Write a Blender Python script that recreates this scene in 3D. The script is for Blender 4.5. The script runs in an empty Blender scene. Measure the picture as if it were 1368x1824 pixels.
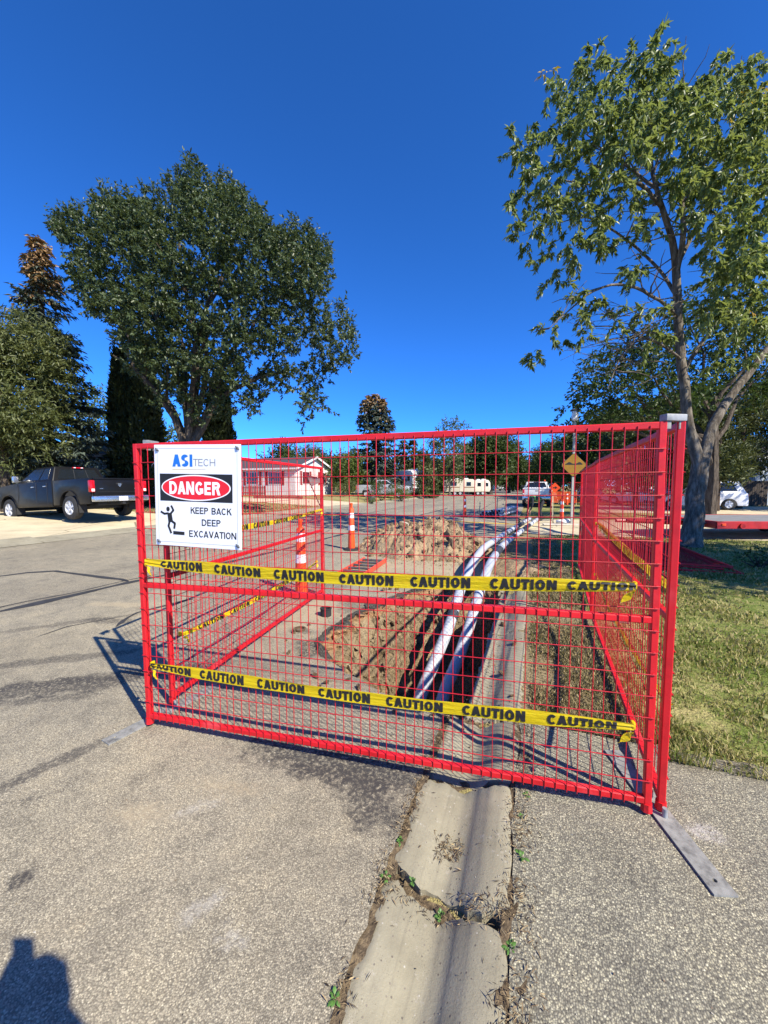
import bpy, bmesh, math, random
import numpy as np
from mathutils import Vector, Matrix, Euler, noise

random.seed(7)
RNG = np.random.default_rng(11)
SC = bpy.context.scene
COL = SC.collection
R = math.radians

# ------------------------------------------------------------ camera
# world: +Y runs along the street, +X to its right, metres; the photographer stands at the origin
cam = bpy.data.cameras.new('camera')
cam.sensor_fit = 'HORIZONTAL'
cam.sensor_width = 36.0
cam.lens = 18.0
cam.clip_start = 0.02
cam.clip_end = 3000
cam_o = bpy.data.objects.new('camera', cam)
cam_o.location = (0, 0, 1.6)
cam_o.rotation_euler = (R(90 - 3.93), 0, R(21.0))
COL.objects.link(cam_o)
SC.camera = cam_o

# ------------------------------------------------------------ sky and sun
SUN_EL = 42.0
SUN_AZ = 114.0            # clockwise from +Y
world = bpy.data.worlds.new('World')
SC.world = world
world.use_nodes = True
wn = world.node_tree.nodes
wl = world.node_tree.links
wn.clear()
sky = wn.new('ShaderNodeTexSky')
sky.sky_type = 'NISHITA'
sky.sun_disc = False
sky.sun_elevation = R(SUN_EL)
sky.sun_rotation = R(SUN_AZ)
sky.altitude = 2500
sky.air_density = 0.7
sky.dust_density = 0.0
sky.ozone_density = 10.0
tint = wn.new('ShaderNodeMix')
tint.data_type = 'RGBA'
tint.blend_type = 'MULTIPLY'
tint.inputs[0].default_value = 1.0
tint.inputs[7].default_value = (0.40, 0.98, 1.42, 1)      # the clear late-summer blue of the photograph
bg = wn.new('ShaderNodeBackground')
bg.inputs['Strength'].default_value = 0.138
wo = wn.new('ShaderNodeOutputWorld')
wl.new(sky.outputs[0], tint.inputs[6])
wl.new(tint.outputs[2], bg.inputs[0])
wl.new(bg.outputs[0], wo.inputs[0])

sl = bpy.data.lights.new('sun', 'SUN')
sl.energy = 5.0
sl.angle = R(0.5)
sl.color = (1.0, 0.92, 0.77)
sun = bpy.data.objects.new('sun', sl)
sdir = Vector((-math.sin(R(SUN_AZ)) * math.cos(R(SUN_EL)), -math.cos(R(SUN_AZ)) * math.cos(R(SUN_EL)), -math.sin(R(SUN_EL))))
sun.rotation_euler = sdir.to_track_quat('-Z', 'Y').to_euler()
sun.location = (20, -10, 30)
COL.objects.link(sun)

SC.view_settings.view_transform = 'Standard'
SC.view_settings.look = 'None'
SC.view_settings.exposure = 0.78
SC.view_settings.gamma = 1.0
SC.view_settings.use_curve_mapping = False
try:
    SC.cycles.max_bounces = 6
    SC.cycles.diffuse_bounces = 3
    SC.cycles.transparent_max_bounces = 8
except Exception:
    pass


# ------------------------------------------------------------ small helpers
def tag(o, label=None, cat=None, group=None, kind=None):
    if label: o['label'] = label
    if cat: o['category'] = cat
    if group: o['group'] = group
    if kind: o['kind'] = kind
    return o


def link(o, parent=None):
    COL.objects.link(o)
    if parent is not None:
        o.parent = parent
    return o


def thing(name, loc, rz=0.0, label=None, cat=None, group=None):
    o = bpy.data.objects.new(name, None)
    o.empty_display_size = 0.2
    o.location = loc
    o.rotation_euler = (0, 0, rz)
    link(o)
    return tag(o, label, cat, group)


def put(name, mesh, parent=None, loc=(0, 0, 0), rot=(0, 0, 0), scale=None):
    o = bpy.data.objects.new(name, mesh)
    o.location = loc
    o.rotation_euler = rot
    if scale is not None:
        o.scale = scale
    return link(o, parent)


def copy_tree(o, parent=None):
    c = o.copy()
    COL.objects.link(c)
    if parent is not None:
        c.parent = parent
        c.matrix_parent_inverse = o.matrix_parent_inverse
    for ch in list(o.children):
        copy_tree(ch, c)
    return c


class MB:
    """collects faces for one mesh"""

    def __init__(self):
        self.v = []
        self.f = []
        self.m = []

    def add(self, vs, fs, mi=0):
        n = len(self.v)
        self.v += [tuple(p) for p in vs]
        self.f += [tuple(i + n for i in f) for f in fs]
        self.m += [mi] * len(fs)

    def box(self, c, s, rot=None, mi=0):
        x, y, z = s[0] / 2, s[1] / 2, s[2] / 2
        vs = [Vector((i * x, j * y, k * z)) for k in (-1, 1) for j in (-1, 1) for i in (-1, 1)]
        if rot is not None:
            M = rot if isinstance(rot, Matrix) else Euler(rot).to_matrix()
            vs = [M @ p for p in vs]
        c = Vector(c)
        self.add([p + c for p in vs], [(0, 2, 3, 1), (4, 5, 7, 6), (0, 1, 5, 4), (2, 6, 7, 3), (0, 4, 6, 2), (1, 3, 7, 5)], mi)

    def cbox(self, c, s, ch=0.1, rot=None, mi=0):
        """box with chamfered edges (about its own centre)"""
        bm = bmesh.new()
        bmesh.ops.create_cube(bm, size=1.0)
        for v in bm.verts:
            v.co = Vector((v.co.x * s[0], v.co.y * s[1], v.co.z * s[2]))
        bmesh.ops.bevel(bm, geom=list(bm.edges), offset=ch, segments=2, affect='EDGES', profile=0.6)
        M = Matrix.Identity(3) if rot is None else (rot if isinstance(rot, Matrix) else Euler(rot).to_matrix())
        c = Vector(c)
        bm.verts.index_update()
        self.add([M @ v.co + c for v in bm.verts], [[v.index for v in f.verts] for f in bm.faces], mi)
        bm.free()

    def tube(self, path, rad, n=6, caps=True, mi=0, up=None):
        path = [Vector(p) for p in path]
        if not isinstance(rad, (list, tuple)):
            rad = [rad] * len(path)
        rings = []
        prev = None
        for i, p in enumerate(path):
            a = path[max(i - 1, 0)]
            b = path[min(i + 1, len(path) - 1)]
            d = (b - a)
            if d.length < 1e-9:
                d = Vector((0, 0, 1))
            d.normalize()
            if prev is None:
                ref = Vector((0, 0, 1)) if abs(d.z) < 0.9 else Vector((1, 0, 0))
                if up is not None: ref = Vector(up)
                x = d.cross(ref).normalized()
            else:
                x = prev - d * prev.dot(d)
                if x.length < 1e-6:
                    x = d.orthogonal()
                x.normalize()
            prev = x
            y = d.cross(x)
            rings.append([p + (x * math.cos(2 * math.pi * k / n) + y * math.sin(2 * math.pi * k / n)) * rad[i] for k in range(n)])
        vs = [q for r in rings for q in r]
        fs = []
        for i in range(len(path) - 1):
            for k in range(n):
                k2 = (k + 1) % n
                fs.append((i * n + k, i * n + k2, (i + 1) * n + k2, (i + 1) * n + k))
        if caps:
            fs.append(tuple(range(n - 1, -1, -1)))
            fs.append(tuple((len(path) - 1) * n + k for k in range(n)))
        self.add(vs, fs, mi)

    def prism(self, poly, axis, a, b, mi=0):
        """extrude a 2D polygon; axis 'x': poly=(y,z); 'y': poly=(x,z); 'z': poly=(x,y)"""
        def P(p, t):
            return {'x': (t, p[0], p[1]), 'y': (p[0], t, p[1]), 'z': (p[0], p[1], t)}[axis]
        n = len(poly)
        vs = [P(p, a) for p in poly] + [P(p, b) for p in poly]
        fs = [tuple(range(n)), tuple(range(2 * n - 1, n - 1, -1))]
        fs += [(i, i + n, (i + 1) % n + n, (i + 1) % n) for i in range(n)]
        self.add(vs, fs, mi)

    def lathe(self, prof, n=16, c=(0, 0, 0), axis='z', mi=0, close=True):
        """prof: (radius, height) list"""
        c = Vector(c)
        vs = []
        for (r, h) in prof:
            for k in range(n):
                a = 2 * math.pi * k / n
                q = (r * math.cos(a), r * math.sin(a), h)
                if axis == 'y': q = (q[0], h, q[1])
                if axis == 'x': q = (h, q[0], q[1])
                vs.append(Vector(q) + c)
        fs = []
        for i in range(len(prof) - 1):
            for k in range(n):
                k2 = (k + 1) % n
                fs.append((i * n + k, i * n + k2, (i + 1) * n + k2, (i + 1) * n + k))
        if close:
            fs.append(tuple(range(n - 1, -1, -1)))
            fs.append(tuple((len(prof) - 1) * n + k for k in range(n)))
        self.add(vs, fs, mi)

    def mesh(self, name, mats, smooth=False, fix=True):
        me = bpy.data.meshes.new(name)
        me.from_pydata(self.v, [], self.f)
        if not isinstance(mats, (list, tuple)):
            mats = [mats]
        for m in mats:
            me.materials.append(m)
        if len(mats) > 1:
            me.polygons.foreach_set('material_index', self.m)
        if fix:
            bm = bmesh.new(); bm.from_mesh(me)
            bmesh.ops.recalc_face_normals(bm, faces=bm.faces)
            bm.to_mesh(me); bm.free()
        if smooth:
            me.polygons.foreach_set('use_smooth', [True] * len(me.polygons))
            try:
                me.set_sharp_from_angle(angle=R(38))
            except Exception:
                pass
        me.update()
        return me

    def build(self, name, mats, parent=None, smooth=False, loc=(0, 0, 0), rot=(0, 0, 0), fix=True):
        return put(name, self.mesh(name, mats, smooth, fix), parent, loc, rot)


def tri_mesh(name, V, F, mat, smooth=False):
    """fast mesh from numpy arrays: V (n,3), F (m,k)"""
    me = bpy.data.meshes.new(name)
    n, m, k = len(V), len(F), F.shape[1]
    me.vertices.add(n)
    me.vertices.foreach_set('co', np.ascontiguousarray(V, dtype=np.float32).ravel())
    me.loops.add(m * k)
    me.loops.foreach_set('vertex_index', np.ascontiguousarray(F, dtype=np.int32).ravel())
    me.polygons.add(m)
    me.polygons.foreach_set('loop_start', np.arange(0, m * k, k, dtype=np.int32))
    try:
        me.polygons.foreach_set('loop_total', np.full(m, k, dtype=np.int32))
    except Exception:
        pass
    if smooth:
        me.polygons.foreach_set('use_smooth', np.ones(m, dtype=bool))
    me.materials.append(mat)
    me.update(calc_edges=True)
    me.validate()
    return me


# ------------------------------------------------------------ materials
class NT:
    def __init__(self, name):
        self.mat = bpy.data.materials.new(name)
        self.mat.use_nodes = True
        self.t = self.mat.node_tree
        self.t.nodes.clear()
        self.out = self.t.nodes.new('ShaderNodeOutputMaterial')
        self._co = None

    def n(self, typ, **kw):
        nd = self.t.nodes.new(typ)
        for k, v in kw.items():
            setattr(nd, k, v)
        return nd

    def l(self, a, b):
        self.t.links.new(a, b)

    def co(self):
        if self._co is None:
            self._co = self.n('ShaderNodeTexCoord').outputs['Object']
        return self._co

    def setin(self, sock, v):
        if hasattr(v, 'is_output') or isinstance(v, bpy.types.NodeSocket):
            self.l(v, sock)
        else:
            if isinstance(v, (tuple, list)) and len(v) == 3 and sock.type == 'RGBA':
                v = (*v, 1)
            sock.default_value = v

    def noise(self, scale, detail=4, rough=0.55, vec=None, dist=0.0, out='Fac'):
        nd = self.n('ShaderNodeTexNoise')
        nd.inputs['Scale'].default_value = scale
        nd.inputs['Detail'].default_value = detail
        nd.inputs['Roughness'].default_value = rough
        nd.inputs['Distortion'].default_value = dist
        self.l(vec or self.co(), nd.inputs['Vector'])
        return nd.outputs[out]

    def voro(self, scale, feature='F1', vec=None, out='Distance', rand=1.0):
        nd = self.n('ShaderNodeTexVoronoi', feature=feature)
        nd.inputs['Scale'].default_value = scale
        nd.inputs['Randomness'].default_value = rand
        self.l(vec or self.co(), nd.inputs['Vector'])
        return nd.outputs[out]

    def ramp(self, fac, stops, interp='LINEAR'):
        nd = self.n('ShaderNodeValToRGB')
        cr = nd.color_ramp
        cr.interpolation = interp
        while len(cr.elements) < len(stops):
            cr.elements.new(0.5)
        for e, (p, c) in zip(cr.elements, stops):
            e.position = p
            e.color = (*c, 1) if len(c) == 3 else c
        self.setin(nd.inputs[0], fac)
        return nd.outputs[0]

    def mix(self, fac, a, b, mode='MIX'):
        nd = self.n('ShaderNodeMix', data_type='RGBA', blend_type=mode)
        self.setin(nd.inputs[0], fac)
        self.setin(nd.inputs[6], a)
        self.setin(nd.inputs[7], b)
        return nd.outputs[2]

    def math(self, op, a, b=0.0, c=0.0, clamp=False):
        nd = self.n('ShaderNodeMath', operation=op)
        nd.use_clamp = clamp
        for i, v in enumerate((a, b, c)):
            self.setin(nd.inputs[i], v)
        return nd.outputs[0]

    def sstep(self, x, a, b):
        nd = self.n('ShaderNodeMapRange', interpolation_type='SMOOTHSTEP')
        self.setin(nd.inputs[0], x)
        nd.inputs[1].default_value = a
        nd.inputs[2].default_value = b
        return nd.outputs[0]

    def mapping(self, loc=(0, 0, 0), rot=(0, 0, 0), scale=(1, 1, 1), typ='POINT', vec=None):
        nd = self.n('ShaderNodeMapping', vector_type=typ)
        nd.inputs['Location'].default_value = loc
        nd.inputs['Rotation'].default_value = rot
        nd.inputs['Scale'].default_value = scale
        self.l(vec or self.co(), nd.inputs['Vector'])
        return nd.outputs[0]

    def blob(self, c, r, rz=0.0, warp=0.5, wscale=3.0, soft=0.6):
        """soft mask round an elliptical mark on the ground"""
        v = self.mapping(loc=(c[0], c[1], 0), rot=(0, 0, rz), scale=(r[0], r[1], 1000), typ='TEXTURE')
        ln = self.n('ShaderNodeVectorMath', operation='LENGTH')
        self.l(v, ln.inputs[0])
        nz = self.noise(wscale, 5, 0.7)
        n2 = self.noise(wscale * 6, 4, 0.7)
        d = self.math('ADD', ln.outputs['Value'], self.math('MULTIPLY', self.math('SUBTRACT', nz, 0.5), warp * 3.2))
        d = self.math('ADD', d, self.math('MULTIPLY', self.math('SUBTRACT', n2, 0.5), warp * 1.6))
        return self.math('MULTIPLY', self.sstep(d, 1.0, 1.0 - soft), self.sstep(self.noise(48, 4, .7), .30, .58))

    def bump(self, h, strength=0.5, dist=0.01, normal=None):
        nd = self.n('ShaderNodeBump')
        nd.inputs['Strength'].default_value = strength
        nd.inputs['Distance'].default_value = dist
        self.l(h, nd.inputs['Height'])
        if normal is not None:
            self.l(normal, nd.inputs['Normal'])
        return nd.outputs[0]

    def pbr(self, color, rough=0.6, metal=0.0, normal=None, spec=0.5, coat=0.0, trans=None):
        b = self.n('ShaderNodeBsdfPrincipled')
        self.setin(b.inputs['Base Color'], color)
        self.setin(b.inputs['Roughness'], rough)
        self.setin(b.inputs['Metallic'], metal)
        b.inputs['Specular IOR Level'].default_value = spec
        b.inputs['Coat Weight'].default_value = coat
        if normal is not None:
            self.l(normal, b.inputs['Normal'])
        sh = b.outputs[0]
        if trans is not None:
            tr = self.n('ShaderNodeBsdfTranslucent')
            self.setin(tr.inputs['Color'], trans[1])
            mx = self.n('ShaderNodeMixShader')
            mx.inputs[0].default_value = trans[0]
            self.l(sh, mx.inputs[1])
            self.l(tr.outputs[0], mx.inputs[2])
            sh = mx.outputs[0]
        self.l(sh, self.out.inputs[0])
        return self.mat


def flat(name, col, rough=0.6, metal=0.0, var=0.12, scale=6.0, spec=0.5, coat=0.0, bump=0.0, bscale=60):
    """plain paint or plastic with slight wear"""
    t = NT(name)
    c2 = tuple(max(0, x * (1 - var * 1.6)) for x in col)
    c3 = tuple(min(1, x * (1 + var)) for x in col)
    nz = t.noise(scale, 5, 0.65)
    c = t.ramp(nz, [(0.3, c2), (0.5, col), (0.72, c3)])
    rg = t.math('MULTIPLY_ADD', t.noise(scale * 2.3, 4), 0.25, rough - 0.12)
    nm = None
    if bump > 0:
        nm = t.bump(t.noise(bscale, 4), bump, 0.004)
    return t.pbr(c, rg, metal, nm, spec, coat)


def leaf_mat(name, cols, trans=0.3, rough=0.5, tcol=None, patch=None):
    t = NT(name)
    rnd = t.n('ShaderNodeNewGeometry').outputs['Random Per Island']
    n = len(cols)
    c = t.ramp(rnd, [((i + 0.5) / n, q) for i, q in enumerate(cols)])
    c = t.mix(0.45, c, t.ramp(t.noise(patch or 0.8, 4, .6), [(0.35, tuple(x * 0.75 for x in cols[0])), (0.65, cols[-1])]))
    tc = t.mix(0.5, c, tcol or (cols[-1][0] * 1.6, cols[-1][1] * 1.6, cols[-1][2] * 0.7))
    return t.pbr(c, rough, 0, None, 0.35, 0, (trans, tc))


M = {}
def m_red(name, col, wear):
    t = NT(name)
    obj = t.n('ShaderNodeObjectInfo').outputs['Random']
    base = t.ramp(t.noise(7, 5, .65), [(.3, tuple(v * .72 for v in col)), (.5, col), (.75, tuple(min(1, v * 1.12 + .004) for v in col))])
    base = t.mix(1.0, base, t.ramp(obj, [(0, (.86, .86, .86)), (1, (1.06, 1.06, 1.06))]), 'MULTIPLY')
    # faded chalky patches, scuffs to primer, rusty chips
    base = t.mix(t.math('MULTIPLY', t.sstep(t.noise(3.3, 4), .56, .72), .22), base, (.75, .16, .17))
    chip = t.math('MULTIPLY', t.sstep(t.noise(85, 5, .7), .66, .70), t.sstep(t.noise(9, 3), .46, .60))
    base = t.mix(t.math('MULTIPLY', chip, wear), base, (.16, .07, .045))
    scr = t.sstep(t.noise(1.0, 4, .7, vec=t.mapping(scale=(130, 130, 22))), .70, .73)
    base = t.mix(t.math('MULTIPLY', scr, wear * .6), base, (.62, .32, .30))
    rg = t.math('MULTIPLY_ADD', t.noise(12, 4), .35, .30)
    return t.pbr(base, rg, 0, t.bump(t.math('ADD', t.noise(120, 4), t.math('MULTIPLY', chip, -1.5)), .2, .003), .45)


M['red'] = m_red('fence_red_paint', (0.66, 0.011, 0.017), .9)
M['red_wire'] = m_red('fence_wire_paint', (0.52, 0.008, 0.018), .35)
M['galv'] = flat('galvanised_steel', (0.30, 0.31, 0.31), 0.55, 0.2, 0.22, 18, bump=0.15, bscale=40)
M['galv_worn'] = flat('worn_galvanised_steel', (0.25, 0.25, 0.23), 0.7, 0.1, 0.35, 22, bump=0.3, bscale=50)
M['sign_white'] = flat('sign_white', (0.80, 0.82, 0.86), 0.45, 0, 0.03, 4)
M['print_black'] = flat('print_black', (0.012, 0.012, 0.013), 0.55, 0, 0.1, 20)
M['print_red'] = flat('print_red', (0.75, 0.012, 0.022), 0.45, 0, 0.06, 8)
M['print_white'] = flat('print_white', (0.85, 0.85, 0.86), 0.5, 0, 0.03, 8)
M['print_blue'] = flat('print_blue', (0.012, 0.16, 0.60), 0.5, 0, 0.06, 8)
M['print_grey'] = flat('print_grey', (0.22, 0.23, 0.25), 0.5, 0, 0.06, 8)
M['print_yellow'] = flat('print_yellow', (0.75, 0.55, 0.05), 0.5, 0, 0.06, 8)
M['orange'] = flat('cone_orange', (0.85, 0.085, 0.012), 0.5, 0, 0.14, 7)
M['reflector'] = flat('cone_reflector', (0.82, 0.83, 0.84), 0.35, 0, 0.05, 20)
M['rubber'] = flat('black_rubber', (0.02, 0.02, 0.02), 0.75, 0, 0.3, 15)
M['wood'] = flat('weathered_wood', (0.48, 0.38, 0.24), 0.75, 0, 0.3, 20)
M['white_bag'] = flat('white_bag', (0.72, 0.72, 0.70), 0.7, 0, 0.08, 20)


def m_tape():
    t = NT('caution_tape_yellow')
    st = t.noise(1.0, 3, 0.5, vec=t.mapping(scale=(6, 6, 90)))
    c = t.ramp(st, [(0.3, (0.66, 0.46, 0.004)), (0.6, (0.84, 0.64, 0.008)), (0.8, (0.88, 0.72, 0.03))])
    nm = t.bump(t.math('ADD', st, t.noise(1.0, 5, .7, vec=t.mapping(scale=(30, 30, 60)))), 0.6, 0.006)
    return t.pbr(c, 0.35, 0, nm, 0.5, 0, (0.28, (0.85, 0.65, 0.02)))
M['tape'] = m_tape()


def m_road():
    t = NT('old_road_asphalt')
    # exposed stone in worn bitumen
    vc = t.voro(185, out='Color')
    vd = t.voro(185)
    sep = t.n('ShaderNodeSeparateColor'); t.l(vc, sep.inputs[0])
    stone = t.ramp(sep.outputs[0], [(0.0, (0.1572, 0.1425, 0.1097)), (0.12, (0.2311, 0.2102, 0.1585)), (0.45, (0.3097, 0.2797, 0.2091)), (0.78, (0.3884, 0.3511, 0.2595)), (0.93, (0.4623, 0.4187, 0.3075)), (1.0, (0.5733, 0.5211, 0.3855))])
    c = t.mix(t.math('MULTIPLY', t.sstep(vd, 0.40, 0.75), .8), stone, (0.1526, 0.1355, 0.1023))
    # far from the lens the stones merge
    big = t.noise(0.55, 6, 0.6)
    c = t.mix(1.0, c, t.ramp(big, [(0.3, (0.80, 0.79, 0.78)), (0.55, (1.0, 0.99, 0.97)), (0.75, (1.13, 1.10, 1.04))]), 'MULTIPLY')
    med = t.noise(5.5, 5, 0.7)
    c = t.mix(1.0, c, t.ramp(med, [(0.34, (0.78, 0.78, 0.79)), (0.5, (1, 1, 1)), (0.7, (1.12, 1.10, 1.06))]), 'MULTIPLY')
    # tracks worn along the street
    trk = t.noise(1.0, 5, 0.6, vec=t.mapping(rot=(0, 0, R(-4)), scale=(1.5, 0.16, 1)))
    c = t.mix(t.sstep(trk, 0.60, 0.76), c, t.mix(0.62, c, (0.055, 0.053, 0.052)))
    lane = t.noise(1.0, 4, 0.55, vec=t.mapping(rot=(0, 0, R(-3)), scale=(0.55, 0.05, 1)))
    c = t.mix(1.0, c, t.ramp(lane, [(0.35, (0.84, 0.84, 0.85)), (0.5, (1, 1, 1)), (0.65, (1.08, 1.07, 1.04))]), 'MULTIPLY')
    wv = t.n('ShaderNodeVectorMath', operation='MULTIPLY_ADD')
    t.l(t.noise(2.5, 5, .7, out='Color'), wv.inputs[0]); wv.inputs[1].default_value = (.5, .5, 0); t.l(t.co(), wv.inputs[2])
    crk = t.sstep(t.voro(0.55, 'DISTANCE_TO_EDGE', vec=wv.outputs[0]), 0.006, 0.0)
    c = t.mix(t.math('MULTIPLY', t.math('MULTIPLY', crk, t.sstep(t.noise(0.7, 3), .52, .62)), .7), c, (0.06, 0.055, 0.05))
    # sand and clay dust
    dust = (0.42, 0.345, 0.22)
    sp = t.noise(1.0, 6, 0.72, vec=t.mapping(rot=(0, 0, R(18)), scale=(0.9, 0.45, 1)))
    c = t.mix(t.math('MULTIPLY', t.sstep(sp, 0.60, 0.78), 0.55), c, dust)
    for (ce, ra, rz, k) in [((-5.0, 3.35), (0.6, 0.16), 0.3, .75), ((-4.2, 3.2), (0.3, 0.12), 0.2, .8), ((-5.6, 4.4), (1.0, 0.2), 0.35, .7), ((-2.55, 4.1), (0.55, 0.95), 0.2, .75), ((-1.9, 7.2), (2.1, 1.3), 0.1, .85),
                            ((-2.5, 9.2), (2.3, 1.9), 0.0, .75), ((-1.45, 1.5), (0.25, 0.1), 0.3, .45), ((-1.75, 1.22), (0.22, 0.1), 0.3, .5), ((-0.7, 6.9), (0.9, 1.6), 0.0, .8), ((-1.6, 2.55), (0.8, 0.22), 0.15, .6)]:
        c = t.mix(t.math('MULTIPLY', t.blob(ce, ra, rz, 0.55, 4.5, 0.8), k), c, dust)
    # dark damp soil and oil marks
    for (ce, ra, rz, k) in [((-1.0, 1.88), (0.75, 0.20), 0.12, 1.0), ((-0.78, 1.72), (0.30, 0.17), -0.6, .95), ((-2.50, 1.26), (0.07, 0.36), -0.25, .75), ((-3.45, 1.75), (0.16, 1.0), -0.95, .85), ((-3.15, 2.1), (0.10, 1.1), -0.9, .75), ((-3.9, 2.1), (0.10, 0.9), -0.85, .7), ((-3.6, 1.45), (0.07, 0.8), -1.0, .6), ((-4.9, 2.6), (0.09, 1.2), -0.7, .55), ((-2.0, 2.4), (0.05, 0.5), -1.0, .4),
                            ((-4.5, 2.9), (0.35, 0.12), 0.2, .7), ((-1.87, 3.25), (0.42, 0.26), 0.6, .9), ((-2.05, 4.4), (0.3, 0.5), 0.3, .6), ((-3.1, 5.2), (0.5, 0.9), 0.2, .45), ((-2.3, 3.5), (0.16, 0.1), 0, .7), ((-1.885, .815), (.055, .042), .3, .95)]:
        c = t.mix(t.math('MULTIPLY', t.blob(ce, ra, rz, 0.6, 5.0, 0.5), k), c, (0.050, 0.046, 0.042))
    # pale scuffs
    for (ce, ra, rz) in [((-1.12, 1.02), (0.14, 0.05), 0.9), ((-0.95, 0.98), (0.08, 0.05), 0.2), ((-1.5, 1.35), (0.16, 0.05), 0.8)]:
        c = t.mix(t.math('MULTIPLY', t.blob(ce, ra, rz, 0.9, 11.0, 0.9), .28), c, (0.55, 0.53, 0.48))
    h = t.math('ADD', t.math('MULTIPLY', vd, -1.0), t.math('MULTIPLY', t.noise(30, 3), 0.5))
    nm = t.bump(h, 0.5, 0.004)
    return t.pbr(c, 0.82, 0, nm, 0.35)
M['road'] = m_road()


def m_apron():
    t = NT('apron_asphalt')
    warp = t.noise(12, 3, out='Color')
    vm = t.n('ShaderNodeVectorMath', operation='MULTIPLY_ADD')
    t.l(warp, vm.inputs[0]); vm.inputs[1].default_value = (0.018, 0.018, 0.018); t.l(t.co(), vm.inputs[2])
    vc = t.voro(145, vec=vm.outputs[0], out='Color')
    vd = t.voro(145, vec=vm.outputs[0])
    sep = t.n('ShaderNodeSeparateColor'); t.l(vc, sep.inputs[0])
    stone = t.ramp(sep.outputs[0], [(0.0, (0.1116, 0.1049, 0.0826)), (0.15, (0.1953, 0.1840, 0.1419)), (0.45, (0.2790, 0.2622, 0.1961)), (0.75, (0.3534, 0.3294, 0.2365)), (0.92, (0.4464, 0.4140, 0.2838)), (1.0, (0.5766, 0.5428, 0.3956))])
    c = t.mix(t.math('MULTIPLY', t.sstep(vd, 0.38, 0.66), .8), stone, (0.1163, 0.1086, 0.0860))
    c = t.mix(1.0, c, t.ramp(t.noise(2.2, 6, 0.65), [(0.3, (0.72, 0.72, 0.73)), (0.5, (1, 1, 1)), (0.75, (1.15, 1.12, 1.06))]), 'MULTIPLY')
    c = t.mix(t.math('MULTIPLY', t.blob((0.75, 2.02), (0.09, 0.07), 0, 0.7, 12, 0.8), .5), c, (0.5, 0.48, 0.45))
    c = t.mix(t.math('MULTIPLY', t.blob((1.0, 2.55), (0.5, 0.14), 0.1, 0.7, 8, 0.8), .8), c, (0.09, 0.075, 0.055))
    nm = t.bump(t.math('ADD', t.math('MULTIPLY', vd, -1.0), t.noise(40, 4, .7)), 0.55, 0.005)
    return t.pbr(c, 0.85, 0, nm, 0.3)
M['apron'] = m_apron()


def m_concrete():
    t = NT('gutter_concrete')
    base = t.ramp(t.noise(3.5, 7, 0.65), [(0.28, (0.1969, 0.1787, 0.1283)), (0.5, (0.2840, 0.2608, 0.1870)), (0.74, (0.3573, 0.3305, 0.2406))])
    vd = t.voro(64); vc = t.voro(64, out='Color')
    sep = t.n('ShaderNodeSeparateColor'); t.l(vc, sep.inputs[0])
    spk = t.math('MULTIPLY', t.sstep(vd, 0.26, 0.16), t.sstep(sep.outputs[0], 0.66, 0.70))
    scol = t.ramp(sep.outputs[1], [(0.3, (0.10, 0.085, 0.075)), (0.55, (0.2, 0.17, 0.14)), (0.8, (0.46, 0.44, 0.38))], 'CONSTANT')
    c = t.mix(t.math('MULTIPLY', spk, .75), base, scol)
    c = t.mix(t.math('MULTIPLY', t.sstep(t.noise(7, 6, .75), .52, .68), .35), c, (0.13, 0.115, 0.09))
    c = t.mix(t.math('MULTIPLY', t.sstep(t.noise(16, 6, .8, vec=t.mapping(loc=(4, 2, 1))), .58, .66), .4), c, (0.46, 0.43, 0.37))
    pit = t.sstep(t.voro(150), .30, .12)
    c = t.mix(t.math('MULTIPLY', t.math('MULTIPLY', pit, t.sstep(t.noise(9, 3), .45, .6)), .5), c, (0.10, 0.09, 0.075))
    # dirt streaks along the flow line
    st = t.noise(1.0, 4, 0.6, vec=t.mapping(scale=(38, 1.3, 5)))
    c = t.mix(t.math('MULTIPLY', t.sstep(st, 0.52, 0.7), .22), c, (0.10, 0.09, 0.075))
    nm = t.bump(t.math('ADD', t.noise(110, 4, 0.7), t.math('MULTIPLY', spk, 0.3)), 0.45, 0.004)
    return t.pbr(c, 0.85, 0, nm, 0.3)
M['concrete'] = m_concrete()


def m_drive():
    t = NT('driveway_concrete')
    base = t.ramp(t.noise(0.9, 7, 0.65), [(0.28, (0.4063, 0.3473, 0.2301)), (0.5, (0.5782, 0.4951, 0.3269)), (0.74, (0.7189, 0.6207, 0.4117))])
    base = t.mix(0.25, base, t.ramp(t.noise(60, 3), [(0.3, (0.3125, 0.2660, 0.1817)), (0.7, (0.7814, 0.6798, 0.4601))]))
    cr = t.sstep(t.voro(0.42, 'DISTANCE_TO_EDGE', vec=None), 0.012, 0.0)
    c = t.mix(t.math('MULTIPLY', cr, .8), base, (0.09, 0.08, 0.06))
    return t.pbr(c, 0.88, 0, t.bump(t.noise(60, 4), 0.4, 0.006), 0.25)
M['drive'] = m_drive()


def m_lawn(name, green, straw, lo, hi, soil=(0.16, 0.125, 0.085)):
    t = NT(name)
    n1 = t.noise(0.8, 6, 0.65)
    n2 = t.noise(9, 5, 0.7)
    n3 = t.noise(70, 3, 0.6)
    c = t.mix(t.sstep(t.math('ADD', t.math('MULTIPLY', n1, .65), t.math('MULTIPLY', n2, .35)), lo, hi), straw, green)
    c = t.mix(1.0, c, t.ramp(n3, [(0.3, (0.55, 0.55, 0.55)), (0.7, (1.25, 1.25, 1.2))]), 'MULTIPLY')
    c = t.mix(t.math('MULTIPLY', t.sstep(n2, 0.62, 0.78), .5), c, soil)
    return t.pbr(c, 0.95, 0, t.bump(t.math('ADD', n3, n2), 0.8, 0.02), 0.15)
M['lawn'] = m_lawn('lawn_soil', (0.14, 0.19, 0.038), (0.38, 0.335, 0.145), 0.42, 0.58)
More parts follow.
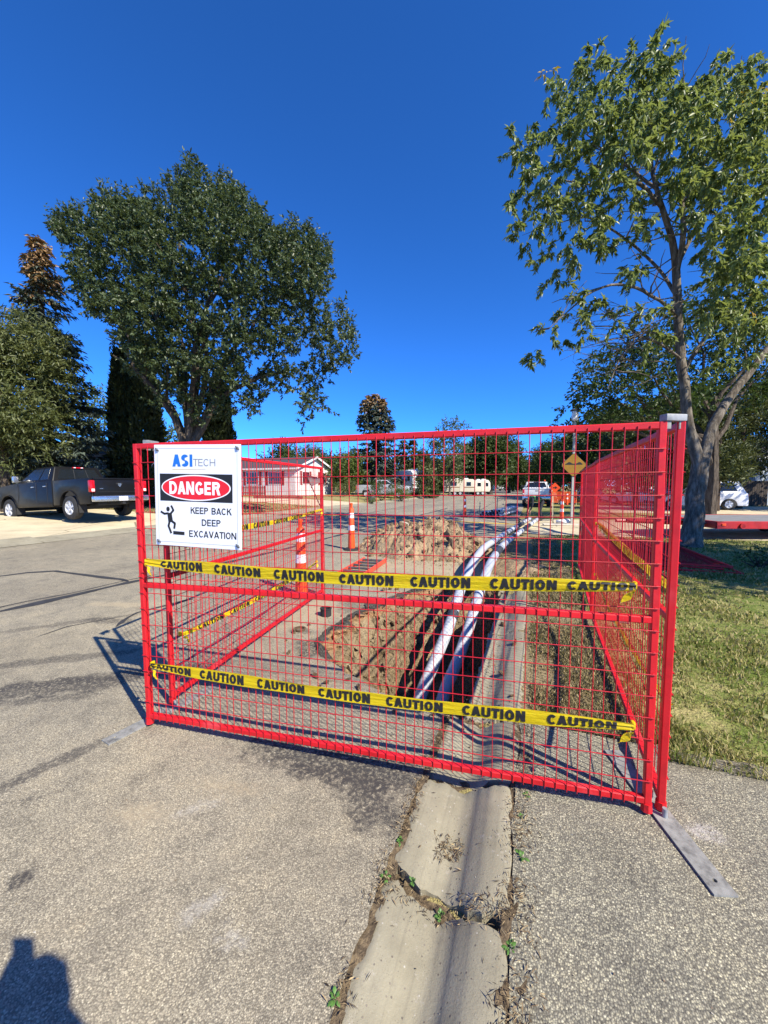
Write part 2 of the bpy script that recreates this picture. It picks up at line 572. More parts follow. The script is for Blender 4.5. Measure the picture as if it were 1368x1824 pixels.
M['verge'] = m_lawn('dry_verge_soil', (0.12, 0.13, 0.045), (0.30, 0.235, 0.135), 0.5, 0.66)
M['lawn_left'] = m_lawn('dry_lawn', (0.16, 0.165, 0.045), (0.36, 0.30, 0.13), 0.46, 0.62)


def m_soil():
    t = NT('dug_clay')
    n1 = t.noise(2.6, 7, 0.7)
    c = t.ramp(n1, [(0.28, (0.21, 0.150, 0.085)), (0.45, (0.33, 0.245, 0.145)), (0.6, (0.44, 0.34, 0.205)), (0.76, (0.54, 0.43, 0.27))])
    st = t.noise(1.0, 6, 0.75, vec=t.mapping(rot=(0.2, 0.35, 0.5), scale=(22, 5, 9)))
    c = t.mix(t.math('MULTIPLY', t.sstep(st, 0.54, 0.64), .75), c, (0.10, 0.072, 0.044))
    c = t.mix(t.math('MULTIPLY', t.sstep(t.noise(11, 5, .75), .56, .68), .6), c, (0.56, 0.47, 0.32))
    c = t.mix(t.math('MULTIPLY', t.sstep(t.noise(19, 5, .75, vec=t.mapping(loc=(3, 7, 1))), .58, .66), .7), c, (0.06, 0.045, 0.03))
    sx = t.n('ShaderNodeSeparateXYZ'); t.l(t.co(), sx.inputs[0])
    # layers: bitumen, road gravel, clay
    zz = t.math('ADD', sx.outputs[2], t.math('MULTIPLY', t.math('SUBTRACT', t.noise(7, 4), 0.5), 0.05))
    c = t.mix(t.sstep(zz, -0.16, -0.09), c, t.ramp(t.noise(45, 3), [(0.35, (0.36, 0.20, 0.10)), (0.65, (0.52, 0.32, 0.17))]))
    c = t.mix(t.sstep(zz, -0.055, -0.035), c, t.ramp(t.noise(60, 3), [(0.35, (0.055, 0.05, 0.046)), (0.7, (0.15, 0.14, 0.125))]))
    h = t.math('ADD', t.math('MULTIPLY', st, 1.2), t.math('ADD', t.noise(24, 5, 0.7), t.math('MULTIPLY', t.voro(16), -0.5)))
    return t.pbr(c, 0.95, 0, t.bump(h, 1.0, 0.06), 0.15)
M['soil'] = m_soil()


def m_clod():
    t = NT('heaped_clay')
    n1 = t.noise(3.2, 7, 0.7)
    c = t.ramp(n1, [(0.28, (0.1840, 0.1299, 0.0770)), (0.48, (0.3277, 0.2373, 0.1430)), (0.62, (0.4140, 0.3107, 0.1870)), (0.76, (0.5175, 0.4011, 0.2475))])
    h = t.math('ADD', t.noise(20, 6, 0.75), t.math('MULTIPLY', t.voro(13), -0.6))
    return t.pbr(c, 0.95, 0, t.bump(h, 0.9, 0.05), 0.15)
M['clod'] = m_clod()


def m_bank_clod():
    t = NT('bank_clay')
    c = t.ramp(t.noise(2.6, 6, .7), [(0.3, (0.1700, 0.1156, 0.0680)), (0.5, (0.3230, 0.2295, 0.1360)), (0.7, (0.5100, 0.3825, 0.2380))])
    return t.pbr(c, 0.95, 0, t.bump(t.noise(5, 5, .7), 0.8, 0.2), 0.15)
M['bank_clod'] = m_bank_clod()
# ------------------------------------------------------------ the lie of the land
XS = [(-1500, 6.0), (-60, .9), (-18, .45), (-12.2, .2), (-11.6, .138), (-.53, 0), (-.05, .035), (6, .12), (40, .4), (1500, 3.0)]


def gz(x):
    for (a, za), (b, zb) in zip(XS, XS[1:]):
        if a <= x <= b:
            return za + (zb - za) * (x - a) / (b - a)
    return 0


def nz(x, y, z=0.0, s=1.0):
    return noise.noise((x * s, y * s, z * s))


def sheet(name, x0, x1, y0, y1, dz, mat, jag=0.0, parent=None, th=0.0, kind='structure'):
    """flat piece of ground following the land, edges optionally ragged"""
    xs = sorted({x0, x1} | {x for x, _ in XS if x0 < x < x1})
    m = MB()
    if jag == 0:
        for a, b in zip(xs, xs[1:]):
            m.add([(a, y0, gz(a) + dz), (b, y0, gz(b) + dz), (b, y1, gz(b) + dz), (a, y1, gz(a) + dz)], [(0, 1, 2, 3)])
    else:
        bm = bmesh.new()
        pts = []
        def run(p, q):
            n = max(2, int(min(math.dist(p, q), 60) / 0.12))
            for i in range(n):
                k = i / n
                x, y = p[0] + (q[0] - p[0]) * k, p[1] + (q[1] - p[1]) * k
                j = jag * (nz(x, y, 3.1, 2.3) + .6 * nz(x, y, 7.7, 8.0))
                if abs(x) > 25 or abs(y) > 40: j = 0
                pts.append((x + j * (q[1] != p[1]), y + j * (q[1] == p[1])))
        run((x0, y0), (x1, y0)); run((x1, y0), (x1, y1)); run((x1, y1), (x0, y1)); run((x0, y1), (x0, y0))
        vs = [bm.verts.new((x, y, gz(x) + dz)) for x, y in pts]
        es = [bm.edges.new((vs[i], vs[(i + 1) % len(vs)])) for i in range(len(vs))]
        bmesh.ops.triangle_fill(bm, use_beauty=True, edges=es)
        me = bpy.data.meshes.new(name)
        for f in bm.faces:
            if f.normal.z < 0: f.normal_flip()
        bm.to_mesh(me); bm.free()
        me.materials.append(mat)
        return tag(put(name, me, parent), kind=kind if parent is None else None)
    return tag(m.build(name, mat, parent), kind=kind if parent is None else None)


# ------------------------------------------------------------ trench: outline, bank and floor
TK = [((-.43, 2.63), (-.43, 2.64, -.30), (-.45, 2.74)), ((-.75, 2.60), (-.75, 2.68, -.30), (-.75, 2.78)), ((-1.02, 2.66), (-1.0, 2.80, -.30), (-.98, 2.87)),
      ((-1.45, 2.86), (-1.26, 3.15, -.55), (-1.12, 3.2)), ((-1.88, 3.08), (-1.38, 3.45, -.58), (-1.24, 3.48)), ((-2.06, 3.4), (-1.46, 3.75, -.60), (-1.30, 3.75)),
      ((-2.07, 3.97), (-1.51, 4.15, -.60), (-1.36, 4.15)), ((-2.0, 4.6), (-1.55, 4.6, -.62), (-1.38, 4.6)), ((-1.85, 5.1), (-1.55, 5.02, -.62), (-1.38, 5.0)),
      ((-1.65, 5.6), (-1.48, 5.45, -.62), (-1.32, 5.4)), ((-1.4, 6.05), (-1.28, 5.85, -.60), (-1.2, 5.75)), ((-.9, 6.35), (-.9, 6.2, -.42), (-.88, 6.0)),
      ((-.43, 6.3), (-.43, 6.2, -.42), (-.46, 6.0)), ((-.395, 5.3), (-.40, 5.3, -.3), (-.45, 5.3)), ((-.39, 4.3), (-.39, 4.3, -.3), (-.44, 4.3)), ((-.40, 3.4), (-.40, 3.4, -.3), (-.44, 3.4))]
ring_top, ring_bank, ring_bot = [], [], []
for i in range(len(TK)):
    a, b = TK[i], TK[(i + 1) % len(TK)]
    n = max(3, int(math.dist(a[0], b[0]) / 0.035))
    for k in range(n):
        t = k / n
        L = lambda p, q: tuple(u + (w - u) * t for u, w in zip(p, q))
        tx, ty = L(a[0], b[0])
        if i < 12:
            tx += .035 * nz(tx, ty, 1, 5) + .03 * nz(tx, ty, 2, 17)
            ty += .035 * nz(tx, ty, 5, 5) + .03 * nz(tx, ty, 6, 17)
        ring_top.append((tx, ty)); ring_bank.append(L(a[1], b[1])); ring_bot.append(L(a[2], b[2]))
NR = len(ring_top)


def trench():
    rows = []
    def zt(i):
        x = ring_top[i][0]
        return -.095 if x > -.52 and 2.65 < ring_top[i][1] < 6.28 else gz(min(x, -.53)) - .002
    rows.append([(x, y, zt(i)) for i, (x, y) in enumerate(ring_top)])
    rows.append([(x, y, zt(i) - .03) for i, (x, y) in enumerate(ring_top)])
    for s in range(1, 31):
        k = s / 30
        r = []
        for i in range(NR):
            a = Vector((*ring_top[i], zt(i) - .03)); b = Vector(ring_bank[i])
            b.z = min(b.z, a.z - .1)
            p = a.lerp(b, k)
            p.z += -.05 * math.sin(k * math.pi)
            w = (b.xy - a.xy).length
            q = Vector((nz(p.x, p.y, p.z, 4), nz(p.x, p.y, p.z + 9, 4), nz(p.x, p.y, p.z + 5, 4))) * .12 + Vector((nz(p.x, p.y, p.z, 13), nz(p.x, p.y, p.z + 9, 13), nz(p.x, p.y, p.z + 5, 13))) * .075
            q += Vector((nz(p.x, p.y, p.z, 34), nz(p.x, p.y, p.z + 9, 34), nz(p.x, p.y, p.z + 5, 34))) * .035
            p += q * min(1, w * 2.2 + .25)
            r.append(tuple(p))
        rows.append(r)
    for s in range(1, 11):
        k = s / 10
        r = []
        for i in range(NR):
            a = Vector(rows[31][i]); b = Vector((*ring_bot[i], -1.35))
            p = a.lerp(b, k ** .9)
            p += Vector((nz(p.x, p.y, p.z, 5), nz(p.x, p.y, p.z + 9, 5), 0)) * .07
            r.append(tuple(p))
        rows.append(r)
    cx, cy = -.8, 4.4
    for k in (.5, .98):
        r = []
        for i in range(NR):
            a = Vector(rows[41][i]); p = a.lerp(Vector((cx, a.y + (cy - a.y) * .3, -1.4)), k)
            p.z += .08 * nz(p.x, p.y, 0, 4)
            r.append(tuple(p))
        rows.append(r)
    V = [p for r in rows for p in r]
    F = []
    for j in range(len(rows) - 1):
        for i in range(NR):
            i2 = (i + 1) % NR
            F.append((j * NR + i, j * NR + i2, (j + 1) * NR + i2, (j + 1) * NR + i))
    m = MB(); m.add(V, F)
    o = m.build('trench', M['soil'], None, True, fix=False)
    bm = bmesh.new(); bm.from_mesh(o.data)
    # normals into the open trench
    c = Vector((-.8, 4.4, 0))
    s = sum((f.normal.dot(c - f.calc_center_median())) * f.calc_area() for f in bm.faces)
    if s < 0:
        bmesh.ops.reverse_faces(bm, faces=bm.faces)
    bm.to_mesh(o.data); bm.free()
    tag(o, kind='structure')
    return o


TRENCH = trench()

# ------------------------------------------------------------ ground sheets
def base_ground():
    m = MB()
    xs = sorted([x for x, _ in XS] + [-2.4, -.3])
    ys = [-1500, -30, 2.45, 6.6, 60, 1500]
    for a, b in zip(xs, xs[1:]):
        for c, d in zip(ys, ys[1:]):
            if a >= -2.41 and b <= -.29 and c == 2.45:
                continue
            m.add([(a, c, gz(a) - .07), (b, c, gz(b) - .07), (b, d, gz(b) - .07), (a, d, gz(a) - .07)], [(0, 1, 2, 3)])
    tag(m.build('ground', M['lawn_left']), kind='structure')


base_ground()


def road():
    bm = bmesh.new()
    pts = [(-11.6, -30), (-.53, -30)]
    y = -3.0
    while y < 2.55:                      # ragged edge against the gutter
        pts.append((-.53 + .018 * nz(0, y, 1, 4) + .02 * nz(0, y, 2, 14), y)); y += .045
    lo = [p for p in ring_top if p[0] < -.53]
    pts += lo
    y = 6.45
    while y < 14:
        pts.append((-.5 + .12 * nz(0, y, 1, 1.5) + .05 * nz(0, y, 2, 6), y)); y += .12
    pts += [(-.5, 400), (-11.6, 400)]
    vs = [bm.verts.new((x, y, gz(min(x, -.53)))) for x, y in pts]
    es = [bm.edges.new((vs[i], vs[(i + 1) % len(vs)])) for i in range(len(vs))]
    bmesh.ops.triangle_fill(bm, use_beauty=True, edges=es)
    for f in bm.faces:
        if f.normal.z < 0: f.normal_flip()
    me = bpy.data.meshes.new('road'); bm.to_mesh(me); bm.free()
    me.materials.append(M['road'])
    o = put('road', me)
    return tag(o, kind='structure')


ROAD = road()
sheet('apron', -.035, 40, -30, 2.62, .004, M['apron'], .05)
sheet('lawn', -.03, 40, 2.3, 13.3, -.004, M['lawn'], 0)
sheet('verge', -.09, .68, 2.66, 13.2, .001, M['verge'], .06)
sheet('verge', -.62, .05, 7.7, 13.4, .012, M['verge'], .05)
sheet('side_drive', -.45, 40, 13.2, 19.2, .004, M['drive'], .06)
sheet('lawn', -.2, 40, 19.1, 120, -.002, M['lawn'], 0)
sheet('side_drive', 3.5, 40, 24.5, 33, .006, M['drive'], .08)
sheet('driveway', -60, -12.2, 4.9, 12.3, .004, M['drive'], .05)
sheet('lawn', -60, -12.2, 12.2, 22.2, -.002, M['lawn_left'], 0)
sheet('driveway', -26, -12.2, 22.1, 28.2, .006, M['drive'], .08)
sheet('lawn', -60, -12.2, 28.0, 140, -.002, M['lawn_left'], 0)
sheet('lawn', -60, -12.2, -30, 5.0, -.002, M['lawn_left'], 0)

# rolled kerb on the far side of the street
def far_kerb():
    root = None
    prof = [(-11.62, .004), (-11.75, .015), (-11.88, .03), (-12.0, .055), (-12.12, .07), (-12.24, .07)]
    y = -30.0; i = 0
    ms = []
    while y < 120:
        ln = 3.0
        m = MB()
        vs = []; n = len(prof)
        for yy in (y + .012, y + ln - .012):
            for (x, z) in prof:
                low = 0.5 if (5 < y < 12) or (22 < y < 28) else 1.0
                vs.append((x, yy, gz(x) * (1 if x < -11.6 else 1) + z * low + .004 * nz(x, yy, i)))
        m.add(vs, [(k, k + 1, n + k + 1, n + k) for k in range(n - 1)])
        if root is None:
            root = tag(m.build('far_gutter', M['concrete'], None, True), kind='structure')
        else:
            m.build('slab', M['concrete'], root, True)
        y += ln; i += 1
    return root


far_kerb()


# concrete gutter beside the photographer: slabs with broken ends
def zprof(x):
    P = [(-.52, .001), (-.42, -.014), (-.34, -.034), (-.29, -.040), (-.245, -.028), (-.195, .006), (-.15, .030), (-.10, .041), (-.02, .046)]
    if x <= P[0][0]: return P[0][1]
    for (a, za), (b, zb) in zip(P, P[1:]):
        if a <= x <= b:
            k = (x - a) / (b - a); k = k * k * (3 - 2 * k) * .5 + k * .5
            return za + (zb - za) * k
    return P[-1][1]


def slab(parent, x0, x1, y0, y1, dz=0.0, roll=0.0, seed=0, e0=.02, e1=.02, skew0=0.0, skew1=0.0, name='slab'):
    nx, ny = 26, max(8, int((y1 - y0) / .045))
    V, F = [], []
    for j in range(ny + 1):
        for i in range(nx + 1):
            u = i / nx; v = j / ny
            x = x0 + (x1 - x0) * u
            ya = y0 + skew0 * (u - .5) + e0 * (nz(u * 3, seed, 0, 2) + .6 * nz(u * 9, seed, 4, 2))
            yb = y1 + skew1 * (u - .5) + e1 * (nz(u * 3, seed + 5, 0, 2) + .6 * nz(u * 9, seed + 5, 4, 2))
            y = ya + (yb - ya) * v
            ex = (.022 * nz(x0, y, seed, 5) + .022 * nz(x0, y, seed, 19) + .012 * nz(x0, y, seed, 47)) * ((1 - u) ** 6 + u ** 6)
            z = zprof(x) + dz + roll * (u - .5) + .004 * nz(x, y, seed, 3) + .0015 * nz(x, y, seed, 22)
            edge = min(v, 1 - v) * (y1 - y0)
            eu = min(u, 1 - u) * (x1 - x0)
            z -= .010 * math.exp(-edge / .014) + .010 * math.exp(-eu / .014)
            V.append((x + ex, y, z))
    W = nx + 1
    for j in range(ny):
        for i in range(nx):
            a = j * W + i
            F.append((a, a + 1, a + W + 1, a + W))
    rim = [i for i in range(W)] + [j * W + nx for j in range(1, ny + 1)] + [ny * W + i for i in range(nx - 1, -1, -1)] + [j * W for j in range(ny - 1, 0, -1)]
    b = len(V)
    V += [(V[i][0], V[i][1], V[i][2] - .11) for i in rim]
    n = len(rim)
    F += [(rim[(k + 1) % n], rim[k], b + k, b + (k + 1) % n) for k in range(n)]
    m = MB(); m.add(V, F)
    return m.build(name, M['concrete'], parent, True)


GUT = slab(None, -.51, -.04, -3.0, 1.345, 0, 0, 1, .01, .03, 0, -.07, name='gutter')
tag(GUT, kind='structure')
slab(GUT, -.505, -.045, 1.395, 1.985, .003, -.006, 2, .04, .03, -.10, .06)
slab(GUT, -.50, -.035, 2.025, 2.60, -.006, .008, 4, .03, .03, .05, .0)
slab(GUT, -.395, -.03, 2.65, 4.30, .0, .0, 6, .03, .02, .03, 0)
slab(GUT, -.39, -.03, 4.33, 6.05, -.004, .006, 7, .02, .05, 0, .1)
slab(GUT, -.43, -.06, 6.15, 8.2, -.03, -.02, 8, .05, .12, .1, .2)

# soil and rotted leaves packed in the joints
def joint_soil():
    t = NT('joint_dirt')
    c = t.ramp(t.noise(34, 5, 0.7), [(0.3, (0.045, 0.034, 0.024)), (0.5, (0.13, 0.098, 0.062)), (0.72, (0.27, 0.205, 0.12))])
    mat = t.pbr(c, 0.95, 0, t.bump(t.noise(80, 4), 0.9, 0.01), 0.1)
    m = MB()
    for (x0, x1, z, y0, y1) in [(-.56, -.49, -.006, -3, 2.6), (-.065, .03, .034, -3, 2.62), (-.5, -.04, -.052, 1.28, 2.66)]:
        n = int((y1 - y0) / .05)
        V = []; F = []
        for j in range(n + 1):
            y = y0 + (y1 - y0) * j / n
            for i in range(5):
                x = x0 + (x1 - x0) * i / 4
                V.append((x, y, z + .012 * nz(x, y, 4, 9) + .01 * nz(x, y, 2, 25)))
        for j in range(n):
            for i in range(4):
                a = j * 5 + i
                F.append((a, a + 1, a + 6, a + 5))
        m.add(V, F)
    tag(m.build('joint_soil', mat, None, True), 'packed soil filling the joints along the concrete gutter', 'soil', kind='stuff')


joint_soil()

# bitumen sealing strips and patches laid on the road
def strips():
    mat = flat('crack_seal', (0.040, 0.040, 0.041), 0.7, 0, 0.25, 9, bump=0.3, bscale=90)
    def ribbon(pts, w, seed):
        pts = [Vector((*p, 0)) for p in pts]
        dense = []
        for a, b in zip(pts, pts[1:]):
            n = max(2, int((b - a).length / .12))
            dense += [a.lerp(b, k / n) for k in range(n)]
        dense.append(pts[-1])
        V, F = [], []
        for i, p in enumerate(dense):
            d = (dense[min(i + 1, len(dense) - 1)] - dense[max(i - 1, 0)]).normalized()
            s = Vector((-d.y, d.x, 0))
            q = p + s * .06 * nz(p.x, p.y, seed, 1.4)
            ww = w * (.75 + .6 * nz(p.x, p.y, seed + 3, 2.2)) * (1 if 0 < i < len(dense) - 1 else .2)
            for e in (-1, 1):
                r = q + s * e * (ww + .012 * nz(p.x + e, p.y, seed, 11))
                V.append((r.x, r.y, gz(min(r.x, -.53)) + .004))
        for i in range(len(dense) - 1):
            F.append((2 * i, 2 * i + 1, 2 * i + 3, 2 * i + 2))
        m = MB(); m.add(V, F)
        return m.build('crack_seal', mat, ROAD)
    main = [(-6.05, 2.5), (-5.99, 2.93), (-5.93, 3.5), (-5.9, 4.11), (-5.82, 4.77), (-5.67, 5.91), (-5.55, 8.05), (-5.5, 11.95), (-5.3, 26)]
    ribbon(main, .085, 1)
    ribbon([(p[0] - .17, p[1]) for p in main[:5]], .03, 2)
    ribbon([(-8.3, 3.4), (-8.13, 3.93), (-7.84, 4.19), (-7.4, 4.21), (-6.8, 4.2), (-6.24, 4.23), (-5.97, 4.16)], .055, 3)
    ribbon([(-4.25, 2.80), (-4.38, 3.01), (-4.46, 3.21), (-4.4, 3.51), (-4.3, 3.9)], .045, 4)
    ribbon([(-4.69, 2.28), (-4.72, 2.6), (-4.54, 2.9), (-4.45, 3.17)], .010, 5)
    ribbon([(-8.5, 12), (-8.3, 20), (-8.6, 30), (-8.4, 50)], .04, 6)
    ribbon([(-3.1, 14), (-2.9, 20), (-3.2, 32), (-3.0, 60)], .035, 7)
    ribbon([(-11.2, 8), (-8, 8.6), (-5.5, 8.4)], .03, 8)
    ribbon([(-11.3, 16), (-7, 15.6), (-3.5, 15.9)], .03, 9)
    ribbon([(-11.2, 29), (-6, 28.6), (-1, 29)], .04, 10)


strips()

# speed hump with a yellow line on its near edge
def hump():
    V, F = [], []
    n = 12
    xs = [-11.4 + i * .9 for i in range(13)]
    for x in xs:
        for j in range(n + 1):
            y = 16.9 + 1.9 * j / n - .1 * (x + .5) * .25
            V.append((x, y, gz(min(x, -.53)) + .002 + .07 * math.sin(math.pi * j / n)))
    for i in range(len(xs) - 1):
        for j in range(n):
            a = i * (n + 1) + j
            F.append((a, a + n + 1, a + n + 2, a + 1))
    m = MB(); m.add(V, F)
    o = tag(m.build('speed_hump', M['road'], None, True), kind='structure')
    yl = flat('road_yellow_paint', (0.62, 0.40, 0.035), 0.7, 0, 0.3, 5)
    m = MB()
    for a, b in zip(xs, xs[1:]):
        def P(x, d):
            return (x, 16.55 + d - .1 * (x + .5) * .25, gz(min(x, -.53)) + .006)
        m.add([P(a, 0), P(b, 0), P(b, .3), P(a, .3)], [(0, 1, 2, 3)])
    m.build('yellow_line', yl, o)


hump()
# ------------------------------------------------------------ temporary fence panels
FH = 1.83
TW = .032          # square tube


def sq_bar(p0, p1, w=TW, ch=.004, seed=0):
    """square tube with eased edges, along x or z"""
    m = MB()
    p0, p1 = Vector(p0), Vector(p1)
    h = w / 2
    prof = [(-h + ch, -h), (h - ch, -h), (h, -h + ch), (h, h - ch), (h - ch, h), (-h + ch, h), (-h, h - ch), (-h, -h + ch)]
    d = (p1 - p0)
    n = 10
    vs, fs = [], []
    for i in range(n + 1):
        p = p0 + d * (i / n)
        b = .0016 * nz(i * .7, seed, 0, 1)
        for (a, c) in prof:
            if abs(d.z) > abs(d.x):
                vs.append((p.x + a + b, p.y + c, p.z))
            else:
                vs.append((p.x, p.y + a + b * .5, p.z + c + b))
    for i in range(n):
        for k in range(8):
            k2 = (k + 1) % 8
            fs.append((i * 8 + k, i * 8 + k2, (i + 1) * 8 + k2, (i + 1) * 8 + k))
    fs += [tuple(range(7, -1, -1)), tuple(n * 8 + k for k in range(8))]
    m.add(vs, fs)
    return m


PANEL_CACHE = {}


def panel_meshes(L):
    key = round(L, 3)
    if key in PANEL_CACHE:
        return PANEL_CACHE[key]
    d = {}
    d['post'] = []
    for s in (0, 1):
        m = sq_bar((0, 0, .012), (0, 0, FH), seed=s * 3 + 1)
        m.lathe([(.026, .012), (.024, .03), (.0235, .05)], 8, (0, 0, 0))
        d['post'].append(m.mesh('post', M['red'], False))
    d['rails'] = [sq_bar((TW / 2, 0, z), (L - TW / 2, 0, z), seed=int(z * 10)).mesh(n, M['red'], False) for n, z in (('bottom_rail', .066), ('middle_rail', .935), ('top_rail', FH - TW / 2))]
    d['v'] = []
    for k in range(7):
        m = MB()
        path = []
        for i in range(23):
            z = .046 + (FH - .062) * i / 22
            a = .0045 if k == 3 else .0016
            path.append((a * nz(z, k, 0, 2.1) * 2, -.0182 + .0012 * nz(z, k, 5, 3), z))
        m.tube(path, .0024, 6)
        d['v'].append(m.mesh('wire', M['red_wire'], True))
    d['h'] = []
    for k in range(4):
        m = MB()
        path = [(-.012 + (L + .024) * i / 40, -.0222, .0022 * nz(i * .3, k, 0, 1)) for i in range(41)]
        m.tube(path, .0024, 6)
        # weld beads on the posts
        for x in (0, L):
            m.cbox((x, -.0185, 0), (.011, .007, .008), .002)
        d['h'].append(m.mesh('cross_wire', M['red_wire'], True))
    PANEL_CACHE[key] = d
    return d


def fence_panel(loc, ang, L, label, nv=57, group='red temporary fence panels', rot=None):
    root = thing('temporary_fence', loc, ang, label, 'fence', group)
    if rot is not None:
        root.rotation_euler = rot
    d = panel_meshes(L)
    put('post', d['post'][0], root)
    put('post', d['post'][1], root, (L, 0, 0))
    for me in d['rails']:
        put(me.name.split('.')[0], me, root)
    for i in range(1, nv):
        x = L * i / nv
        put('wire', d['v'][(i * 5 + i // 7) % 7], root, (x, 0, 0))
    n = 17
    for i in range(1, n):
        z = .066 + (FH - .066 - TW / 2) * i / n
        if abs(z - .935) < .03: z += .035
        put('cross_wire', d['h'][i % 4], root, (0, 0, z))
    return root


A0, A1 = Vector((-2.309, 1.716)), Vector((.546, 2.055))
ANG_F = math.atan2(A1.y - A0.y, A1.x - A0.x)
LF = (A1 - A0).length
zF = .008


def frame_at(p, q):
    d = Vector(q) - Vector(p)
    return math.atan2(d.y, d.x), d.length


def set_tilt(o, dz, L):
    o.rotation_euler = Euler((0, -math.asin(dz / L), o.rotation_euler[2]))


PF = fence_panel((A0.x, A0.y, gz(A0.x) + zF), ANG_F, LF, 'red wire fence panel across the front with the danger sign on it')
set_tilt(PF, gz(A1.x) + zF - gz(A0.x) - zF, LF)
angL, LL = frame_at((-2.371, 1.939), (-2.789, 4.79))
PL = fence_panel((-2.371, 1.939, gz(-2.371) + zF), angL, LF, 'red wire fence panel on the road side left of the trench')
angR, LR = frame_at((.612, 2.09), (.682, 4.99))
PR = fence_panel((.612, 2.09, gz(.6) + zF), angR, LF, 'red wire fence panel on the lawn side nearest the photographer, right of the trench')
angR2, LR2 = frame_at((.70, 5.06), (.86, 7.95))
PR2 = fence_panel((.70, 5.06, gz(.7) + zF), angR2, LF, 'red wire fence panel farther back on the lawn side, behind the nearer one')
# spare panels lying on the grass by the tree
P1 = fence_panel((3.42, 8.55, gz(3.3) + .03), R(88), LF, 'upper red fence panel lying flat on the grass by the tree', group='spare fence panels on the grass', rot=(R(-90), 0, 0))
P1.rotation_euler = (Matrix.Rotation(R(91), 3, 'Z') @ Matrix.Rotation(R(90), 3, 'X')).to_euler()
P1.location = (1.55, 8.5, gz(2.5) + .085)
P2 = fence_panel((3.42, 8.55, gz(3.3) + .03), 0, LF, 'lower red fence panel lying flat on the grass by the tree', group='spare fence panels on the grass')
P2.rotation_euler = (Matrix.Rotation(R(87), 3, 'Z') @ Matrix.Rotation(R(90), 3, 'X')).to_euler()
P2.location = (1.42, 8.62, gz(2.5) + .035)


P3 = fence_panel((0, 0, 0), 0, LF, 'bottom red fence panel of the three lying flat on the grass', group='spare fence panels on the grass')
P3.rotation_euler = (Matrix.Rotation(R(89.5), 3, 'Z') @ Matrix.Rotation(R(90), 3, 'X')).to_euler()
P3.location = (1.60, 8.30, gz(2.5) + .018)
P1['label'] = 'topmost red fence panel of the three lying flat on the grass'
P2['label'] = 'middle red fence panel of the three lying flat on the grass'


# clamps joining neighbouring panels on top
def clamp(loc, rz, label):
    o = thing('panel_clamp', loc, rz, label, 'clamp', 'steel clamps on top of the fence')
    m = MB()
    m.cbox((0, 0, .018), (.100, .042, .030), .004)
    m.build('cap', M['galv'], o, True)
    m = MB()
    for s in (-1, 1):
        m.cbox((s * .03, -.004, -.012), (.022, .018, .04), .003)
    m.build('tongue', M['galv_worn'], o, True)
    return o


clamp((.579, 2.073, gz(.55) + zF + FH), math.atan2(.035, .066), 'grey steel clamp cap on the right end of the front fence panel')
clamp((-2.34, 1.828, gz(-2.3) + zF + FH), R(106), 'grey steel clamp cap on the left fence corner behind the danger sign')


def foot(loc, rz, ln, label, tilt=0):
    o = thing('ballast_bar', loc, rz, label, 'ballast bar', 'flat steel ballast bars under the fence')
    m = MB()
    w, t = .088, .008
    # flat bar with a real hole near each end
    n = 14
    bm = bmesh.new()
    outer = [(-ln / 2, -w / 2), (ln / 2, -w / 2), (ln / 2, w / 2), (-ln / 2, w / 2)]
    def loop(pts):
        vs = [bm.verts.new((x, y, t)) for x, y in pts]
        return [bm.edges.new((vs[i], vs[(i + 1) % len(vs)])) for i in range(len(vs))]
    es = loop(outer)
    for s in (-1, 1):
        es += loop([(s * (ln / 2 - .055) + .009 * math.cos(2 * math.pi * k / n), .009 * math.sin(2 * math.pi * k / n)) for k in range(n)])
    bmesh.ops.triangle_fill(bm, use_beauty=True, edges=es)
    r = bmesh.ops.extrude_face_region(bm, geom=list(bm.faces))
    for v in [g for g in r['geom'] if isinstance(g, bmesh.types.BMVert)]:
        v.co.z -= t
    bmesh.ops.recalc_face_normals(bm, faces=bm.faces)
    me = bpy.data.meshes.new('bar'); bm.to_mesh(me); bm.free()
    me.materials.append(M['galv_worn'])
    put('bar', me, o)
    m = MB()
    for s in (-.05, .055):
        m.tube([(s, 0, t - .001), (s, 0, .05)], .011, 10)
    m.build('pin', M['galv'], o, True)
    return o


foot((-2.342, 1.875, gz(-2.34) + .001), R(81), .78, 'flat galvanised ballast bar under the left front fence corner')
foot((.60, 2.10, gz(.6) + .006), R(-72), .80, 'flat galvanised ballast bar sticking out at the right front fence corner')
foot((-2.60, 4.80, gz(-2.6) + .001), R(3), .72, 'flat galvanised ballast bar at the far end of the left fence panel')
foot((.70, 5.03, gz(.7) + .004), R(-10), .75, 'flat galvanised ballast bar under the joint of the lawn side panels')


